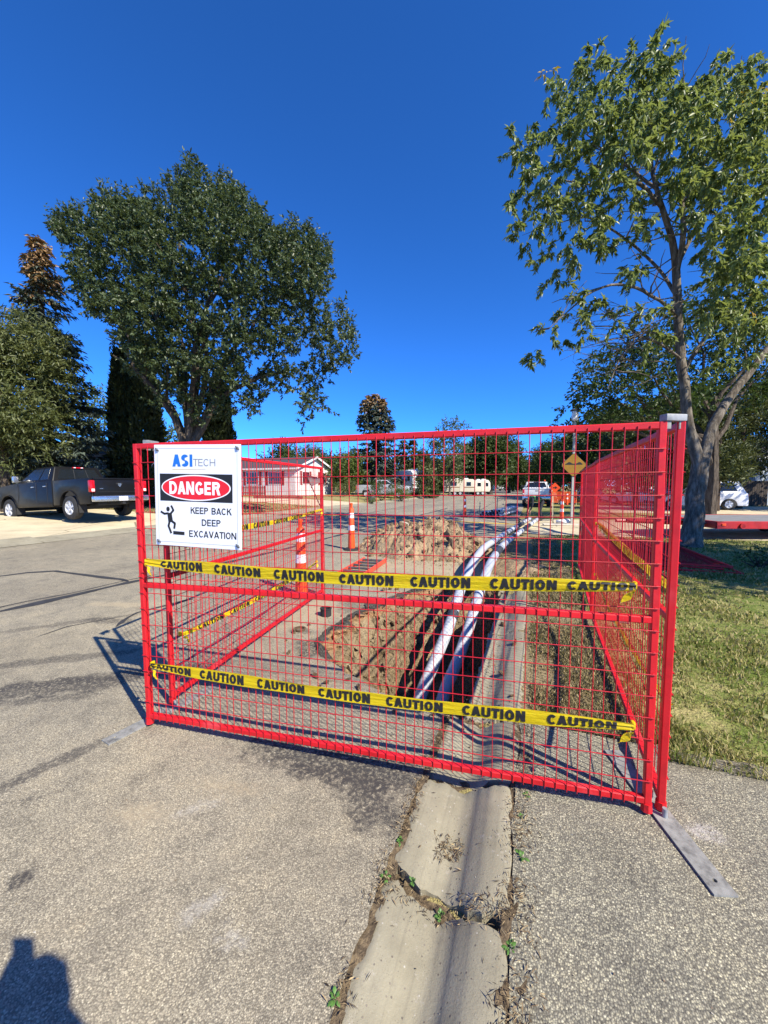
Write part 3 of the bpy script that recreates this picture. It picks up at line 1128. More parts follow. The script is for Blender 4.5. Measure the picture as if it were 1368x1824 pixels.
# ------------------------------------------------------------ lettering
def glyph(ch, w):
    """one block letter of height 1 as thick strokes; returns (polygons, width)"""
    h = w / 2
    q = []
    def bar(x0, y0, x1, y1): q.append([(x0, y0), (x1, y0), (x1, y1), (x0, y1)])
    def diag(xb, xt, ww, y0=0.0, y1=1.0): q.append([(xb, y0), (xb + ww, y0), (xt + ww, y1), (xt, y1)])
    def arc(cx, cy, rx, ry, a0, a1, n=18):
        for i in range(n):
            a, b = R(a0 + (a1 - a0) * i / n), R(a0 + (a1 - a0) * (i + 1) / n)
            q.append([(cx + (rx - h) * math.cos(a), cy + (ry - h) * math.sin(a)), (cx + (rx + h) * math.cos(a), cy + (ry + h) * math.sin(a)),
                      (cx + (rx + h) * math.cos(b), cy + (ry + h) * math.sin(b)), (cx + (rx - h) * math.cos(b), cy + (ry - h) * math.sin(b))])
    W = {'I': w, 'A': .80, 'V': .78, 'X': .76, 'E': .62, 'T': .68, 'S': .68, 'P': .68, 'B': .70, 'K': .74}.get(ch, .76)
    if ch == 'I': bar(0, 0, w, 1)
    elif ch == 'A':
        diag(0, W / 2 - w * .56, w * 1.1); diag(W - w * 1.1, W / 2 - w * .54, w * 1.1); bar(W * .26, .2, W * .74, .2 + w * .85)
    elif ch == 'V': diag(W / 2 - w * .56, 0, w * 1.1); diag(W / 2 - w * .54, W - w * 1.1, w * 1.1)
    elif ch == 'X': diag(0, W - w * 1.18, w * 1.18); diag(W - w * 1.18, 0, w * 1.18)
    elif ch == 'C': arc(W / 2, .5, W / 2 - h, .5 - h, 40, 320, 30)
    elif ch == 'G':
        arc(W / 2, .5, W / 2 - h, .5 - h, 40, 325, 30); bar(W - w, .1, W, .5); bar(W * .54, .5 - w * .8, W - w * .5, .5)
    elif ch == 'O': arc(W / 2, .5, W / 2 - h, .5 - h, 0, 360, 36)
    elif ch == 'U':
        bar(0, .33, w, 1); bar(W - w, .33, W, 1); arc(W / 2, .33, W / 2 - h, .33 - h, 180, 360, 18)
    elif ch == 'T': bar(0, 1 - w, W, 1); bar(W / 2 - h, 0, W / 2 + h, 1 - w)
    elif ch == 'N': bar(0, 0, w, 1); bar(W - w, 0, W, 1); q.append([(0, 1), (w * 1.12, 1), (W, 0), (W - w * 1.12, 0)])
    elif ch == 'H': bar(0, 0, w, 1); bar(W - w, 0, W, 1); bar(w, .5 - h, W - w, .5 + h)
    elif ch == 'E':
        bar(0, 0, w, 1); bar(w, 0, W, w); bar(w, 1 - w, W, 1); bar(w, .5 - h * .9, W * .93, .5 + h * .9)
    elif ch == 'D':
        bar(0, 0, w, 1); bar(w, 0, W * .42, w); bar(w, 1 - w, W * .42, 1); arc(W * .42, .5, W * .58 - h, .5 - h, -90, 90, 18)
    elif ch in 'PRB':
        bar(0, 0, w, 1); yb = .44 if ch != 'B' else .5
        rc = (1 + yb) / 2; ry = (1 - yb) / 2
        bar(w, 1 - w, W * .5, 1); bar(w, yb - h * (ch == 'B'), W * .5, yb + w - h * (ch == 'B')); arc(W * .5, (1 + yb) / 2 if ch != 'B' else .72, W * .46 - h, ry - h if ch != 'B' else .28 - h, -90, 90, 14)
        if ch == 'R': q.append([(W * .42, yb + h), (W * .42 + w * 1.1, yb + h), (W + .02, 0), (W - w * 1.1, 0)])
        if ch == 'B': bar(w, 0, W * .5, w); arc(W * .5, .265, W * .5 - h, .265 - h, -90, 90, 14)
    elif ch == 'K':
        bar(0, 0, w, 1); q.append([(w * .9, .38), (w * .9, .38 + w * 1.25), (W - w * 1.2, 1), (W, 1)]); q.append([(W * .36, .60), (W * .36 + w, .66), (W + .03, 0), (W - w * 1.15, 0)])
    elif ch == 'S':
        arc(W / 2, .735, W / 2 - h, .265 - h, 25, 270, 18); arc(W / 2, .265, W / 2 - h, .265 - h, 90, -155, 18)
    return q, W


def text2d(body, height, bold=.2, width=None, gap=.115):
    """flat block lettering, lower left at 0,0; returns verts (x, z, layer), faces, width"""
    V, F = [], []
    x = 0.0
    last = ' '
    for ch in body:
        if ch == ' ':
            x += .42; continue
        polys, W = glyph(ch, bold)
        if V and (ch in 'AVT' or last in 'AVT'): x -= .055
        if last in 'CK' and ch in 'AE': x -= .06
        last = ch
        for i, p in enumerate(polys):
            n = len(V)
            V += [(x + a, b, i % 7) for a, b in p]
            F.append(tuple(range(n, n + len(p))))
        x += W + gap
    x -= gap
    k = height if width is None else width / x
    return [(a * k, b * height, l) for a, b, l in V], F, x * k


# ------------------------------------------------------------ danger sign wired to the front panel
def danger_sign():
    W, Hh = .60, .612
    ox, oz = .150, 1.205
    base = PF.matrix_basis
    o = thing('danger_sign', (0, 0, 0), 0, 'white danger sign warning of a deep excavation, wired to the front panel', 'sign')
    o.matrix_world = base @ Matrix.Translation((ox, -.031, oz)) @ Matrix.Rotation(R(1.6), 4, 'Y')
    m = MB(); m.cbox((W / 2, 0, Hh / 2), (W, .005, Hh), .0015)
    m.build('board', M['sign_white'], o)
    def X(px): return (px - 165) / 1042 * W
    def Z(py): return Hh - (py - 135) / 1225 * Hh
    def layer(name, mat, pts, y):
        m = MB(); m.add([(x, -y, z) for x, z in pts], [tuple(range(len(pts)))])
        return m.build(name, mat, o)
    def words(name, s, mat, px0, px1, py0, py1, bold, y=.0036, italic=0):
        V, F, w = text2d(s, Z(py0) - Z(py1), bold, X(px1) - X(px0))
        m = MB(); m.add([(X(px0) + a, -y - l * .00004, Z(py1) + b) for a, b, l in V], F)
        return m.build(name, mat, o)
    # inner line border
    b = MB(); e = .0225
    for (x0, x1, z0, z1) in [(e, W - e, Hh - e - .0014, Hh - e), (e, W - e, e, e + .0014), (e, e + .0014, e, Hh - e), (W - e - .0014, W - e, e, Hh - e)]:
        b.add([(x0, -.0032, z0), (x1, -.0032, z0), (x1, -.0032, z1), (x0, -.0032, z1)], [(0, 1, 2, 3)])
    b.build('border_line', M['print_grey'], o)
    layer('black_field', M['print_black'], [(X(232), Z(812)), (X(1112), Z(812)), (X(1112), Z(482)), (X(232), Z(482))], .0032)
    def oval(rx, rz, n=56):
        cx, cz = X(672), Z(647)
        return [(cx + rx * math.cos(2 * math.pi * k / n), cz + rz * math.sin(2 * math.pi * k / n)) for k in range(n)]
    layer('oval_rim', M['print_white'], oval(.2425, .0775), .0036)
    layer('red_oval', M['print_red'], oval(.2345, .0700), .0040)
    words('danger_lettering', 'DANGER', M['print_white'], 352, 972, 573, 728, .225, .0044)
    words('logo_lettering', 'ASI', M['print_blue'], 395, 642, 252, 396, .26, .0034)
    words('logo_lettering', 'TECH', M['print_grey'], 652, 915, 304, 388, .10, .0034)
    layer('logo_underline', M['print_yellow'], [(X(392), Z(434)), (X(800), Z(424)), (X(800), Z(420)), (X(392), Z(428))], .0034)
    words('notice_lettering', 'KEEP BACK', M['print_black'], 612, 1100, 878, 955, .155)
    words('notice_lettering', 'DEEP', M['print_black'], 745, 972, 1018, 1096, .155)
    words('notice_lettering', 'EXCAVATION', M['print_black'], 588, 1152, 1158, 1237, .155)
    # pictogram: a figure stepping off an edge
    m = MB()
    def limb(pts, r):
        for (a, b) in zip(pts, pts[1:]):
            a = Vector((X(a[0]), Z(a[1]))); b = Vector((X(b[0]), Z(b[1])))
            d = (b - a).normalized(); s = Vector((-d.y, d.x)) * r
            q = [a + s - d * r * .4, b + s + d * r * .4, b - s + d * r * .4, a - s - d * r * .4]
            m.add([(p.x, -.0034, p.y) for p in q], [(0, 1, 2, 3)])
    n = 20
    m.add([(X(328) + .0125 * math.cos(2 * math.pi * k / n), -.0036, Z(912) + .0145 * math.sin(2 * math.pi * k / n)) for k in range(n)], [tuple(range(n))])
    tors = [(318, 962), (372, 955), (388, 1060), (330, 1082)]
    m.add([(X(x), -.0035, Z(y)) for x, y in tors], [(0, 1, 2, 3)])
    limb([(330, 965), (280, 972), (238, 948)], .0065)
    limb([(362, 965), (396, 925), (370, 872)], .0065)
    limb([(342, 1072), (330, 1120), (362, 1203)], .0072)
    limb([(372, 1058), (412, 1085), (402, 1145)], .0072)
    m.build('falling_figure', M['print_black'], o)
    layer('edge_block', M['print_black'], [(X(388), Z(1220)), (X(530), Z(1222)), (X(530), Z(1182)), (X(388), Z(1178))], .0034)
    # eyelets and wire ties at the corners
    for (x, z) in [(.024, Hh - .03), (W - .02, Hh - .022), (.024, .024), (W - .022, .024)]:
        m = MB(); m.lathe([(.004, -.0075), (.0095, -.0075), (.0095, -.002), (.004, -.002)], 14, (x, 0, z), 'y')
        ey = m.build('eyelet', M['galv'], o, True)
        m = MB()
        m.tube([(x - .004, .012, z + .004), (x - .010, -.008, z + .010), (x + .002, -.012, z - .004), (x + .012, -.008, z - .008), (x + .003, .012, z + .0)], .0022, 5)
        m.build('tie', M['print_black'], ey, True)
    return o


danger_sign()


# ------------------------------------------------------------ caution tape
def tape(panel, s0, s1, zf, y, words, label, pinch=(.35, .4), seed=0, period=.40, flip=False, w=.075, tail=True, lines=True):
    o = thing('caution_tape', (0, 0, 0), 0, label, 'caution tape', 'caution tapes')
    o.matrix_world = panel.matrix_basis.copy()
    sg = -1 if y < 0 else 1

    def P(s, v, off=0.0):
        """v in -.5..+.5 across the tape"""
        e0 = (s - s0); e1 = (s1 - s)
        k = min(1.0, .52 + .48 * min(e0 / pinch[0], e1 / pinch[1]) ** .8 if min(e0, e1) > 0 else .52)
        fold = (1 - k)
        yy = y + sg * (.010 * nz(s, v * .5, seed, 1.6) + .0025 * nz(s, v * 1.6, seed + 9, 5) + .007 * fold * math.sin(v * 13 + s * 9) + off + .007)
        k *= 1 + .10 * nz(s, 0, seed + 2, 2.3) - .04
        zz = zf(s) + .007 * nz(s, 0, seed, 1.7) + v * w * k + .0035 * nz(s, v, seed + 4, 3.0) + .004 * fold * nz(s, v, 2, 30)
        return (s, yy, zz)
    nx, nv = int((s1 - s0) / .01), 10
    V, F = [], []
    for i in range(nx + 1):
        for j in range(nv + 1):
            V.append(P(s0 + (s1 - s0) * i / nx, j / nv - .5))
    for i in range(nx):
        for j in range(nv):
            a = i * (nv + 1) + j
            F.append((a, a + nv + 1, a + nv + 2, a + 1))
    m = MB(); m.add(V, F)
    m.build('ribbon', M['tape'], o, True)
    T, TF, tw = text2d('CAUTION', .056, .27, .305)
    for c in words:
        m = MB()
        # cut long edges so that the print follows the folds
        bm = bmesh.new()
        vs = [bm.verts.new((a, b, l * .00006)) for a, b, l in T]
        for f in TF:
            try: bm.faces.new([vs[i] for i in f])
            except ValueError: pass
        bmesh.ops.subdivide_edges(bm, edges=[e for e in bm.edges if e.calc_length() > .011], cuts=2, use_grid_fill=True)
        bmesh.ops.triangulate(bm, faces=bm.faces)
        bm.verts.index_update()
        vv = []
        for q in bm.verts:
            a, b = q.co.x, q.co.y
            s = c + (tw / 2 - a if flip else a - tw / 2)
            s = min(max(s, s0), s1)
            vv.append(P(s, (b - .028) / w, .0022 + q.co.z))
        ff = [[q.index for q in f.verts] for f in bm.faces]
        bm.free()
        m.add(vv, ff)
        m.build('lettering', M['print_black'], o, fix=False)
    if tail:
        for (s, d) in ((s0, 1), (s1, -1)):
            m = MB()
            z = zf(s)
            # knot round the wire and the loose end hanging from it
            m.cbox((s, y * .6, z), (.016, .03, .034), .006)
            n = 8
            V, F = [], []
            for i in range(n + 1):
                k = i / n
                for j in (-.5, .5):
                    V.append((s + d * (.01 + .05 * k) + .008 * math.sin(5 * k + j), y + sg * (.016 + .014 * math.sin(6 * k + j * 3)), z - .022 - .04 * k - .02 * k * k + j * .024 * (1 - .3 * k)))
            for i in range(n):
                F.append((2 * i, 2 * i + 1, 2 * i + 3, 2 * i + 2))
            m.add(V, F)
            m.build('knot', M['tape'], o, True)
    return o


def sag(z0, z1, s0, s1, d):
    return lambda s: z0 + (z1 - z0) * (s - s0) / (s1 - s0) - d * 4 * ((s - s0) / (s1 - s0)) * (1 - (s - s0) / (s1 - s0))


tape(PF, .055, 2.785, sag(1.092, 1.095, .055, 2.785, .036), -.027, [.33, .72, 1.11, 1.505, 1.90, 2.30, 2.65], 'upper yellow caution tape across the front fence panel', seed=1)
tape(PF, .06, 2.80, sag(.425, .432, .06, 2.80, .030), -.027, [.215, .585, .98, 1.37, 1.765, 2.17, 2.575], 'lower yellow caution tape across the front fence panel', seed=2)
tape(PL, .1, 2.8, sag(1.20, 1.23, .1, 2.8, .03), -.027, [.4 + .4 * i for i in range(6)], 'upper yellow caution tape along the road side fence panel', seed=3, w=.05, pinch=(.9, .9))
tape(PL, .08, 2.62, sag(.49, .53, .08, 2.62, .05), -.027, [.4 + .4 * i for i in range(6)], 'lower twisted caution tape along the road side fence panel', seed=4, w=.055, pinch=(1.2, 1.2))
tape(PR, .08, 2.8, sag(1.05, 1.12, .08, 2.8, .02), -.027, [.4 + .4 * i for i in range(6)], 'upper caution tape along the lawn side fence panel, print seen from behind', seed=5, w=.07)
tape(PR, .08, 2.75, sag(.50, .55, .08, 2.75, .10), -.027, [.5 + .4 * i for i in range(6)], 'lower slack caution tape along the lawn side fence panel', seed=6, w=.045, pinch=(1.0, 1.0))


# ------------------------------------------------------------ traffic posts
def tube_cone(loc, label, group='orange traffic posts', h=1.12):
    o = thing('traffic_post', loc, random.uniform(0, 6), label, 'traffic post', group)
    m = MB()
    m.lathe([(.205, 0), (.205, .022), (.175, .042), (.095, .05), (.09, .05)], 8)
    m.build('base', M['rubber'], o)
    r = lambda z: .088 - .034 * z / h
    m = MB()
    m.lathe([(r(.045), .045), (r(.5), .5), (r(h - .14), h - .14), (r(h) * .93, h - .128), (r(h) * .55, h - .12), (r(h) * .52, h - .05), (r(h) * .62, h - .04), (r(h) * .62, h - .01), (r(h) * .4, h)], 20)
    m.build('tube', M['orange'], o, True)
    for z in (.48, .78):
        m = MB()
        m.lathe([(r(z) + .0012, z), (r(z + .12) + .0012, z + .12)], 20, close=False)
        m.build('reflective_band', M['reflector'], o, True)
    return o


tube_cone((-4.05, 8.35, gz(-4.05)), 'orange traffic post with two white bands standing left of the dirt pile', h=1.14)
tube_cone((-3.04, 4.62, gz(-3.04)), 'orange traffic post with two white bands just outside the road side fence panel', h=1.1)
tube_cone((-3.08, 19.2, gz(-3.08) + .01), 'orange traffic post on the road beside the speed hump', h=1.12)
tube_cone((1.18, 17.35, gz(1.2)), 'orange traffic post in the shade by the bump sign', h=1.1)
tube_cone((2.6, 33.0, gz(2.6)), 'small orange traffic post far off beside the orange barrier', h=.9)


# ------------------------------------------------------------ ladder lying on the road
def ladder():
    o = thing('ladder', (-2.9, 6.42, gz(-2.9)), R(5), 'red ladder with grey rungs lying on the road by the dirt pile', 'ladder')
    lm = flat('ladder_red_fibreglass', (0.70, 0.07, 0.035), 0.5, 0, 0.2, 9)
    rm = flat('ladder_rung', (0.10, 0.095, 0.095), 0.5, 0.3, 0.3, 20)
    w, ln = .23, 1.62
    for s in (-1, 1):
        m = MB()
        m.cbox((s * w, 0, .055), (.026, ln, .085), .006)
        m.cbox((s * w * .92, 0, .018), (.03, ln, .014), .003)
        m.build('rail', lm, o)
    for i in range(6):
        m = MB()
        y = -ln / 2 + .16 + i * .26
        m.tube([(-w, y, .07), (w, y, .07)], .024, 8)
        m.build('rung', rm, o, True)
    return o


ladder()

# ------------------------------------------------------------ conduits
def smooth_path(pts, n=8):
    P = [Vector(p) for p in pts]
    out = []
    for i in range(len(P) - 1):
        a, b, c, d = P[max(i - 1, 0)], P[i], P[i + 1], P[min(i + 2, len(P) - 1)]
        for k in range(n):
            t = k / n
            out.append(.5 * ((2 * b) + (c - a) * t + (2 * a - 5 * b + 4 * c - d) * t * t + (3 * b - a - 3 * c + d) * t ** 3))
    out.append(P[-1])
    return out


def conduit(pts, joints, label):
    o = thing('conduit', pts[-1], 0, label, 'pipe', 'grey conduits')
    off = Vector(pts[-1])
    path = [p - off for p in smooth_path(pts)]
    pm = flat('conduit_grey', (0.45, 0.48, 0.53), 0.45, 0, 0.10, 5)
    m = MB(); m.tube(path, .070, 18)
    m.build('pipe', pm, o, True)
    dk = flat('conduit_coupling', (0.045, 0.05, 0.06), 0.5, 0, 0.2, 8)
    for (y0, y1, mm) in joints:
        seg = [p for p in path if y0 <= p.y + off.y <= y1]
        if len(seg) < 2:
            continue
        m = MB(); m.tube(seg, .075, 18)
        m.build('coupling', dk if mm else pm, o, True)
    return o


conduit([(-1.0, 2.98, -1.29), (-1.06, 3.4, -.98), (-1.08, 3.9, -.71), (-1.03, 4.4, -.49), (-.97, 4.9, -.25), (-.95, 5.4, -.02), (-.94, 6.0, .15), (-.92, 6.9, .27), (-.90, 8.2, .30), (-.80, 9.8, .26), (-.6, 13, .16), (-.02, 18.5, .12)],
        [(9.3, 9.8, 1), (11.4, 12.3, 1), (14.2, 16.2, 1), (5.0, 5.15, 1)], 'left grey conduit pipe rising out of the trench')
conduit([(-.80, 3.0, -1.29), (-.83, 3.45, -.95), (-.84, 4.0, -.69), (-.78, 4.5, -.50), (-.73, 5.0, -.28), (-.69, 5.5, -.04), (-.66, 6.1, .14), (-.64, 7, .25), (-.6, 8.4, .26), (-.52, 10, .22), (-.26, 13.2, .14), (.29, 18.5, .11)],
        [(7.6, 8.4, 1), (10.6, 11.4, 1), (13.0, 16.0, 1)], 'right grey conduit pipe rising out of the trench')

# ------------------------------------------------------------ heap of dug clay
CLODS = []
for k in range(6):
    bm = bmesh.new()
    bmesh.ops.create_icosphere(bm, subdivisions=2, radius=1.0)
    for v in bm.verts:
        p = v.co.copy()
        s = .72 + .6 * nz(p.x, p.y, p.z + k * 7, 1.2) + .35 * nz(p.x, p.y, p.z + k * 3, 3.2)
        v.co = Vector((p.x * (1.0 + .2 * (k % 3)), p.y, p.z * .75)) * s
    me = bpy.data.meshes.new('clod'); bm.to_mesh(me); bm.free()
    me.materials.append(M['clod'])
    CLODS.append(me)


def heap():
    cx, cy, rx, ry, h = -2.42, 9.0, 1.62, 1.35, .60
    o = thing('dirt_pile', (cx, cy, gz(cx)), 0, 'heap of dug brown clay on the road behind the trench', 'dirt pile')
    def hz(x, y):
        a = math.atan2(y, x)
        d = math.hypot(x / rx, y / ry) * (1 + .18 * nz(math.cos(a), math.sin(a), 2, 1.6) + .08 * nz(math.cos(a), math.sin(a), 5, 5))
        b = max(0.0, 1 - d)
        z = h * (1 - (1 - min(b * 1.25, 1)) ** 1.6) * (1 + .25 * nz(x, y, 0, 1.3))
        z += min(b * 5, 1) * (.13 * nz(x, y, 1, 2.6) + .14 * abs(nz(x, y, 3, 6)) + .07 * nz(x, y, 6, 13) + .04 * nz(x, y, 8, 27))
        return z if b > 0 else -.01
    n = 150
    V, F = [], []
    for j in range(n + 1):
        for i in range(n + 1):
            x = (i / n * 2 - 1) * rx * 1.15; y = (j / n * 2 - 1) * ry * 1.15
            V.append((x, y, hz(x, y)))
    for j in range(n):
        for i in range(n):
            a = j * (n + 1) + i
            q = (a, a + 1, a + n + 2, a + n + 1)
            if max(V[k][2] for k in q) > -.009:
                F.append(q)
    m = MB(); m.add(V, F)
    m.build('mound', M['clod'], o, True)
    rr = random.Random(4)
    for k in range(285):
        a = rr.uniform(0, 6.28); d = rr.uniform(.05, 1.08) ** .8
        x, y = math.cos(a) * rx * d, math.sin(a) * ry * d
        s = rr.choice([.03, .035, .04, .045, .05, .055, .06, .07, .08, .10, .13]) * rr.uniform(.7, 1.2)
        put('clod', CLODS[k % 6], o, (x, y, max(hz(x, y), 0) + s * .16), (rr.uniform(0, 6), rr.uniform(0, 6), rr.uniform(0, 6)), (s, s, s))
    # a block of broken concrete on top
    cm = flat('broken_concrete', (0.42, 0.38, 0.30), 0.9, 0, 0.25, 14, bump=0.5, bscale=30)
    m = MB(); m.cbox((0, 0, 0), (.22, .15, .14), .03)
    put('concrete_block', m.mesh('concrete_block', cm), o, (-.38, -.42, hz(-.38, -.42) + .06), (.3, .2, .6))
    # fine crumbs round the foot
    N = 2600
    m = MB()
    for k in range(N):
        a = rr.uniform(0, 6.28); d = rr.uniform(.2, 1.35)
        x, y = math.cos(a) * rx * d, math.sin(a) * ry * d
        s = rr.uniform(.006, .026)
        z = max(hz(x, y), 0) + s * .4
        q = [Vector((rr.uniform(-1, 1), rr.uniform(-1, 1), rr.uniform(-1, 1))).normalized() * s for _ in range(4)]
        m.add([Vector((x, y, z)) + p for p in q], [(0, 1, 2), (0, 2, 3), (0, 3, 1), (1, 3, 2)])
    tag(m.build('crumbs', M['clod'], o), kind='stuff')


heap()


BANK_CLODS = []
for me in CLODS:
    c = me.copy(); c.materials.clear(); c.materials.append(M['bank_clod']); BANK_CLODS.append(c)


def trench_debris():
    """clods and broken asphalt lying round the trench"""
    rr = random.Random(9)
    am = flat('broken_asphalt', (0.10, 0.092, 0.082), 0.9, 0, 0.35, 25, bump=0.6, bscale=60)
    spots = []
    for k in range(34):
        i = rr.randrange(NR)
        x, y = ring_top[i]
        if x > -.6:
            continue
        c = Vector((-.9, 4.3))
        d = (Vector((x, y)) - c).normalized() * rr.uniform(.05, .32)
        spots.append((x + d.x, y + d.y))
    spots += [(-1.25, 2.5), (-.86, 2.45), (-.6, 2.52), (-1.02, 2.56), (-1.5, 2.62), (-.2, 3.3), (-.12, 3.9), (-.28, 4.6), (-.1, 2.9), (-.16, 5.1)]
    for k, (x, y) in enumerate(spots):
        s = rr.uniform(.018, .045)
        me = CLODS[k % 6]
        o = put('clod', me, None, (x, y, (gz(min(x, -.53)) if x < -.5 else zprof(x)) + s * .45), (rr.uniform(0, 6), rr.uniform(0, 6), rr.uniform(0, 6)), (s, s, s * .8))
        tag(o, 'small clay clod lying near the edge of the trench', 'clod', 'clods round the trench')
    for k in range(110):
        i = rr.randrange(NR); t = rr.uniform(.08, 1.0)
        if ring_top[i][0] > -1.0: continue
        a = Vector((*ring_top[i], -.06)); b = Vector(ring_bank[i])
        p = a.lerp(b, t); p.z -= .05 * math.sin(t * math.pi)
        s = rr.choice([.015, .02, .03, .04, .05])
        put('clod', BANK_CLODS[k % 6], TRENCH, tuple(p), (rr.uniform(0, 6), rr.uniform(0, 6), rr.uniform(0, 6)), (s * 1.2, s, s * .8))
    m = MB()
    for k in range(2600):
        if rr.random() < .55:
            i = rr.randrange(NR); x, y = ring_top[i]
            c = Vector((-.9, 4.3)); d = (Vector((x, y)) - c).normalized() * abs(rr.gauss(0, .22)); x += d.x; y += d.y
            z = gz(min(x, -.53)) if x < -.5 else zprof(x)
            if x > -.45 and not (-.03 > x): continue
        else:
            x, y = rr.uniform(-2.8, -.2), rr.gauss(7.3, .7)
            z = gz(min(x, -.53))
        s = rr.uniform(.003, .014)
        q = [Vector((rr.uniform(-1, 1), rr.uniform(-1, 1), rr.uniform(-.7, .7))).normalized() * s for _ in range(4)]
        m.add([Vector((x, y, z + s * .3)) + p for p in q], [(0, 1, 2), (0, 2, 3), (0, 3, 1), (1, 3, 2)])
    tag(m.build('soil_crumbs', M['clod']), 'loose soil crumbs scattered round the trench', 'soil', kind='stuff')


trench_debris()


# water valve caps standing in the road beside the trench
def valve(loc, h, r, mat, label):
    o = thing('valve_cap', loc, 0, label, 'valve cap', 'valve caps in the road')
    m = MB(); m.lathe([(r * .92, -.03), (r, 0), (r, h), (r * 1.08, h), (r * 1.08, h + .012), (r * .78, h + .012), (r * .75, h - .03), (r * .2, h - .035)], 20)
    m.build('sleeve', mat, o, True)
    m = MB(); m.cbox((0, 0, h - .028), (r * .5, r * .5, .02), .004)
    m.build('nut', M['galv_worn'], o)


valve((-2.30, 4.02, gz(-2.3)), .085, .066, M['rubber'], 'black round valve sleeve standing beside the trench')
valve((-2.33, 3.50, gz(-2.33)), .012, .06, flat('rusty_iron', (0.12, 0.075, 0.045), 0.85, 0.3, 0.4, 30), 'rusty round valve cap flush with the road left of the trench')


def soil_spill():
    """loose soil where the old gutter disappears"""
    cx, cy = -.26, 7.75
    n = 40
    V, F = [], []
    for j in range(n + 1):
        for i in range(n + 1):
            x = (i / n * 2 - 1) * .62; y = (j / n * 2 - 1) * .95
            d = math.hypot(x / .6, y / .92) * (1 + .25 * nz(x, y, 0, 2))
            z = .10 * max(0, 1 - d) ** .8 + (.05 * nz(x, y, 2, 5) + .03 * nz(x, y, 4, 13)) * max(0, min(1, (1 - d) * 4)) - (.05 if d > 1 else 0)
            V.append((x, y, z))
    for j in range(n):
        for i in range(n):
            a = j * (n + 1) + i
            F.append((a, a + 1, a + n + 2, a + n + 1))
    m = MB(); m.add(V, F)
    o = m.build('soil_mound', M['clod'], None, True, loc=(cx, cy, .02))
    tag(o, 'low spill of loose soil over the broken end of the gutter', 'soil')


soil_spill()
# ------------------------------------------------------------ vehicles
def car_paint(name, col, rough=0.25):
    return flat(name, col, rough + .06, 0, 0.05, 3, 0.25, 0.12)


M['glass'] = flat('dark_car_glass', (0.012, 0.015, 0.018), 0.12, 0, 0.1, 2, 0.8)
M['chrome'] = flat('chrome', (0.62, 0.64, 0.66), 0.25, 0.9, 0.12, 6)
M['rim'] = flat('alloy_rim', (0.62, 0.63, 0.64), 0.4, 0.25, 0.12, 12)
M['tyre'] = flat('tyre_rubber', (0.022, 0.022, 0.022), 0.8, 0, 0.3, 12)
M['trim'] = flat('black_trim', (0.018, 0.018, 0.019), 0.6, 0, 0.2, 8)
M['tail_red'] = flat('tail_lamp_red', (0.50, 0.006, 0.010), 0.2, 0, 0.2, 14, 0.6)
M['lamp_clear'] = flat('lamp_clear', (0.75, 0.75, 0.74), 0.2, 0, 0.1, 14)
M['plate'] = flat('licence_plate', (0.72, 0.72, 0.72), 0.5, 0, 0.08, 30)


def wheel_meshes(r, w, spokes=5):
    t = MB()
    t.lathe([(r * .60, -w / 2), (r * .86, -w / 2), (r * .97, -w * .40), (r, -w * .25), (r, w * .25), (r * .97, w * .40), (r * .86, w / 2), (r * .60, w / 2), (r * .58, 0), (r * .60, -w / 2)], 28, axis='y', close=False)
    tyre = t.mesh('tyre', M['tyre'], True)
    t = MB()
    t.lathe([(r * .61, -w * .40), (r * .63, -w * .46), (r * .57, -w * .47), (r * .55, -w * .30), (r * .16, -w * .26), (r * .14, -w * .42), (r * .02, -w * .44)], 24, axis='y', close=False)
    for k in range(spokes):
        a = 2 * math.pi * k / spokes + .3
        d = Vector((math.cos(a), 0, math.sin(a)))
        t.cbox(d * r * .36 + Vector((0, -w * .40, 0)), (r * .44, w * .10, r * .17), .008, Matrix.Rotation(-a, 3, 'Y'))
    rim = t.mesh('rim', M['rim'], True)
    t = MB()
    t.lathe([(r * .56, -w * .2), (r * .05, -w * .2)], 20, axis='y')
    hub = t.mesh('brake_disc', M['trim'], True)
    return tyre, rim, hub


def add_wheel(parent, ms, x, y, r, side):
    """side -1: outer face towards -y, +1: towards +y"""
    o = put('wheel', ms[0], parent, (x, y, r), (0, 0, 0 if side < 0 else math.pi))
    put('rim', ms[1], o)
    put('brake_disc', ms[2], o)
    return o


def arch_profile(x0, x1, zb, top, wheels, r):
    """side outline: sill with round wheel openings, then the given top points"""
    pts = []
    xs = sorted(wheels)
    pts.append((x0, zb))
    for wx in xs:
        for k in range(0, 11):
            a = math.pi - math.pi * k / 10
            pts.append((wx + r * math.cos(a), zb + (r * 1.02) * math.sin(a) * ((r + .0) / r)))
    pts.append((x1, zb))
    return pts + top


def body_mesh(outline, hw, bevel, tuck=.0, ztuck=0.0):
    """side outline (x,z) swept across the width, ends eased and the shoulder tucked in"""
    bm = bmesh.new()
    n = len(outline)
    ys = [-hw, -hw * .985, -hw * .5, hw * .5, hw * .985, hw]
    rows = []
    for y in (-hw, hw):
        rows.append([bm.verts.new((x, y, z)) for x, z in outline])
    bm.faces.new(rows[0]); bm.faces.new(list(reversed(rows[1])))
    for i in range(n):
        j = (i + 1) % n
        bm.faces.new((rows[0][j], rows[0][i], rows[1][i], rows[1][j]))
    bmesh.ops.recalc_face_normals(bm, faces=bm.faces)
    if tuck:
        for v in bm.verts:
            if v.co.z > ztuck:
                v.co.y *= 1 - tuck * (v.co.z - ztuck)
    es = [e for e in bm.edges if len(e.link_faces) == 2 and e.calc_face_angle() > .35]
    bmesh.ops.bevel(bm, geom=es, offset=bevel, segments=2, affect='EDGES', profile=.6, clamp_overlap=True)
    bmesh.ops.triangulate(bm, faces=[f for f in bm.faces if len(f.verts) > 4])
    return bm


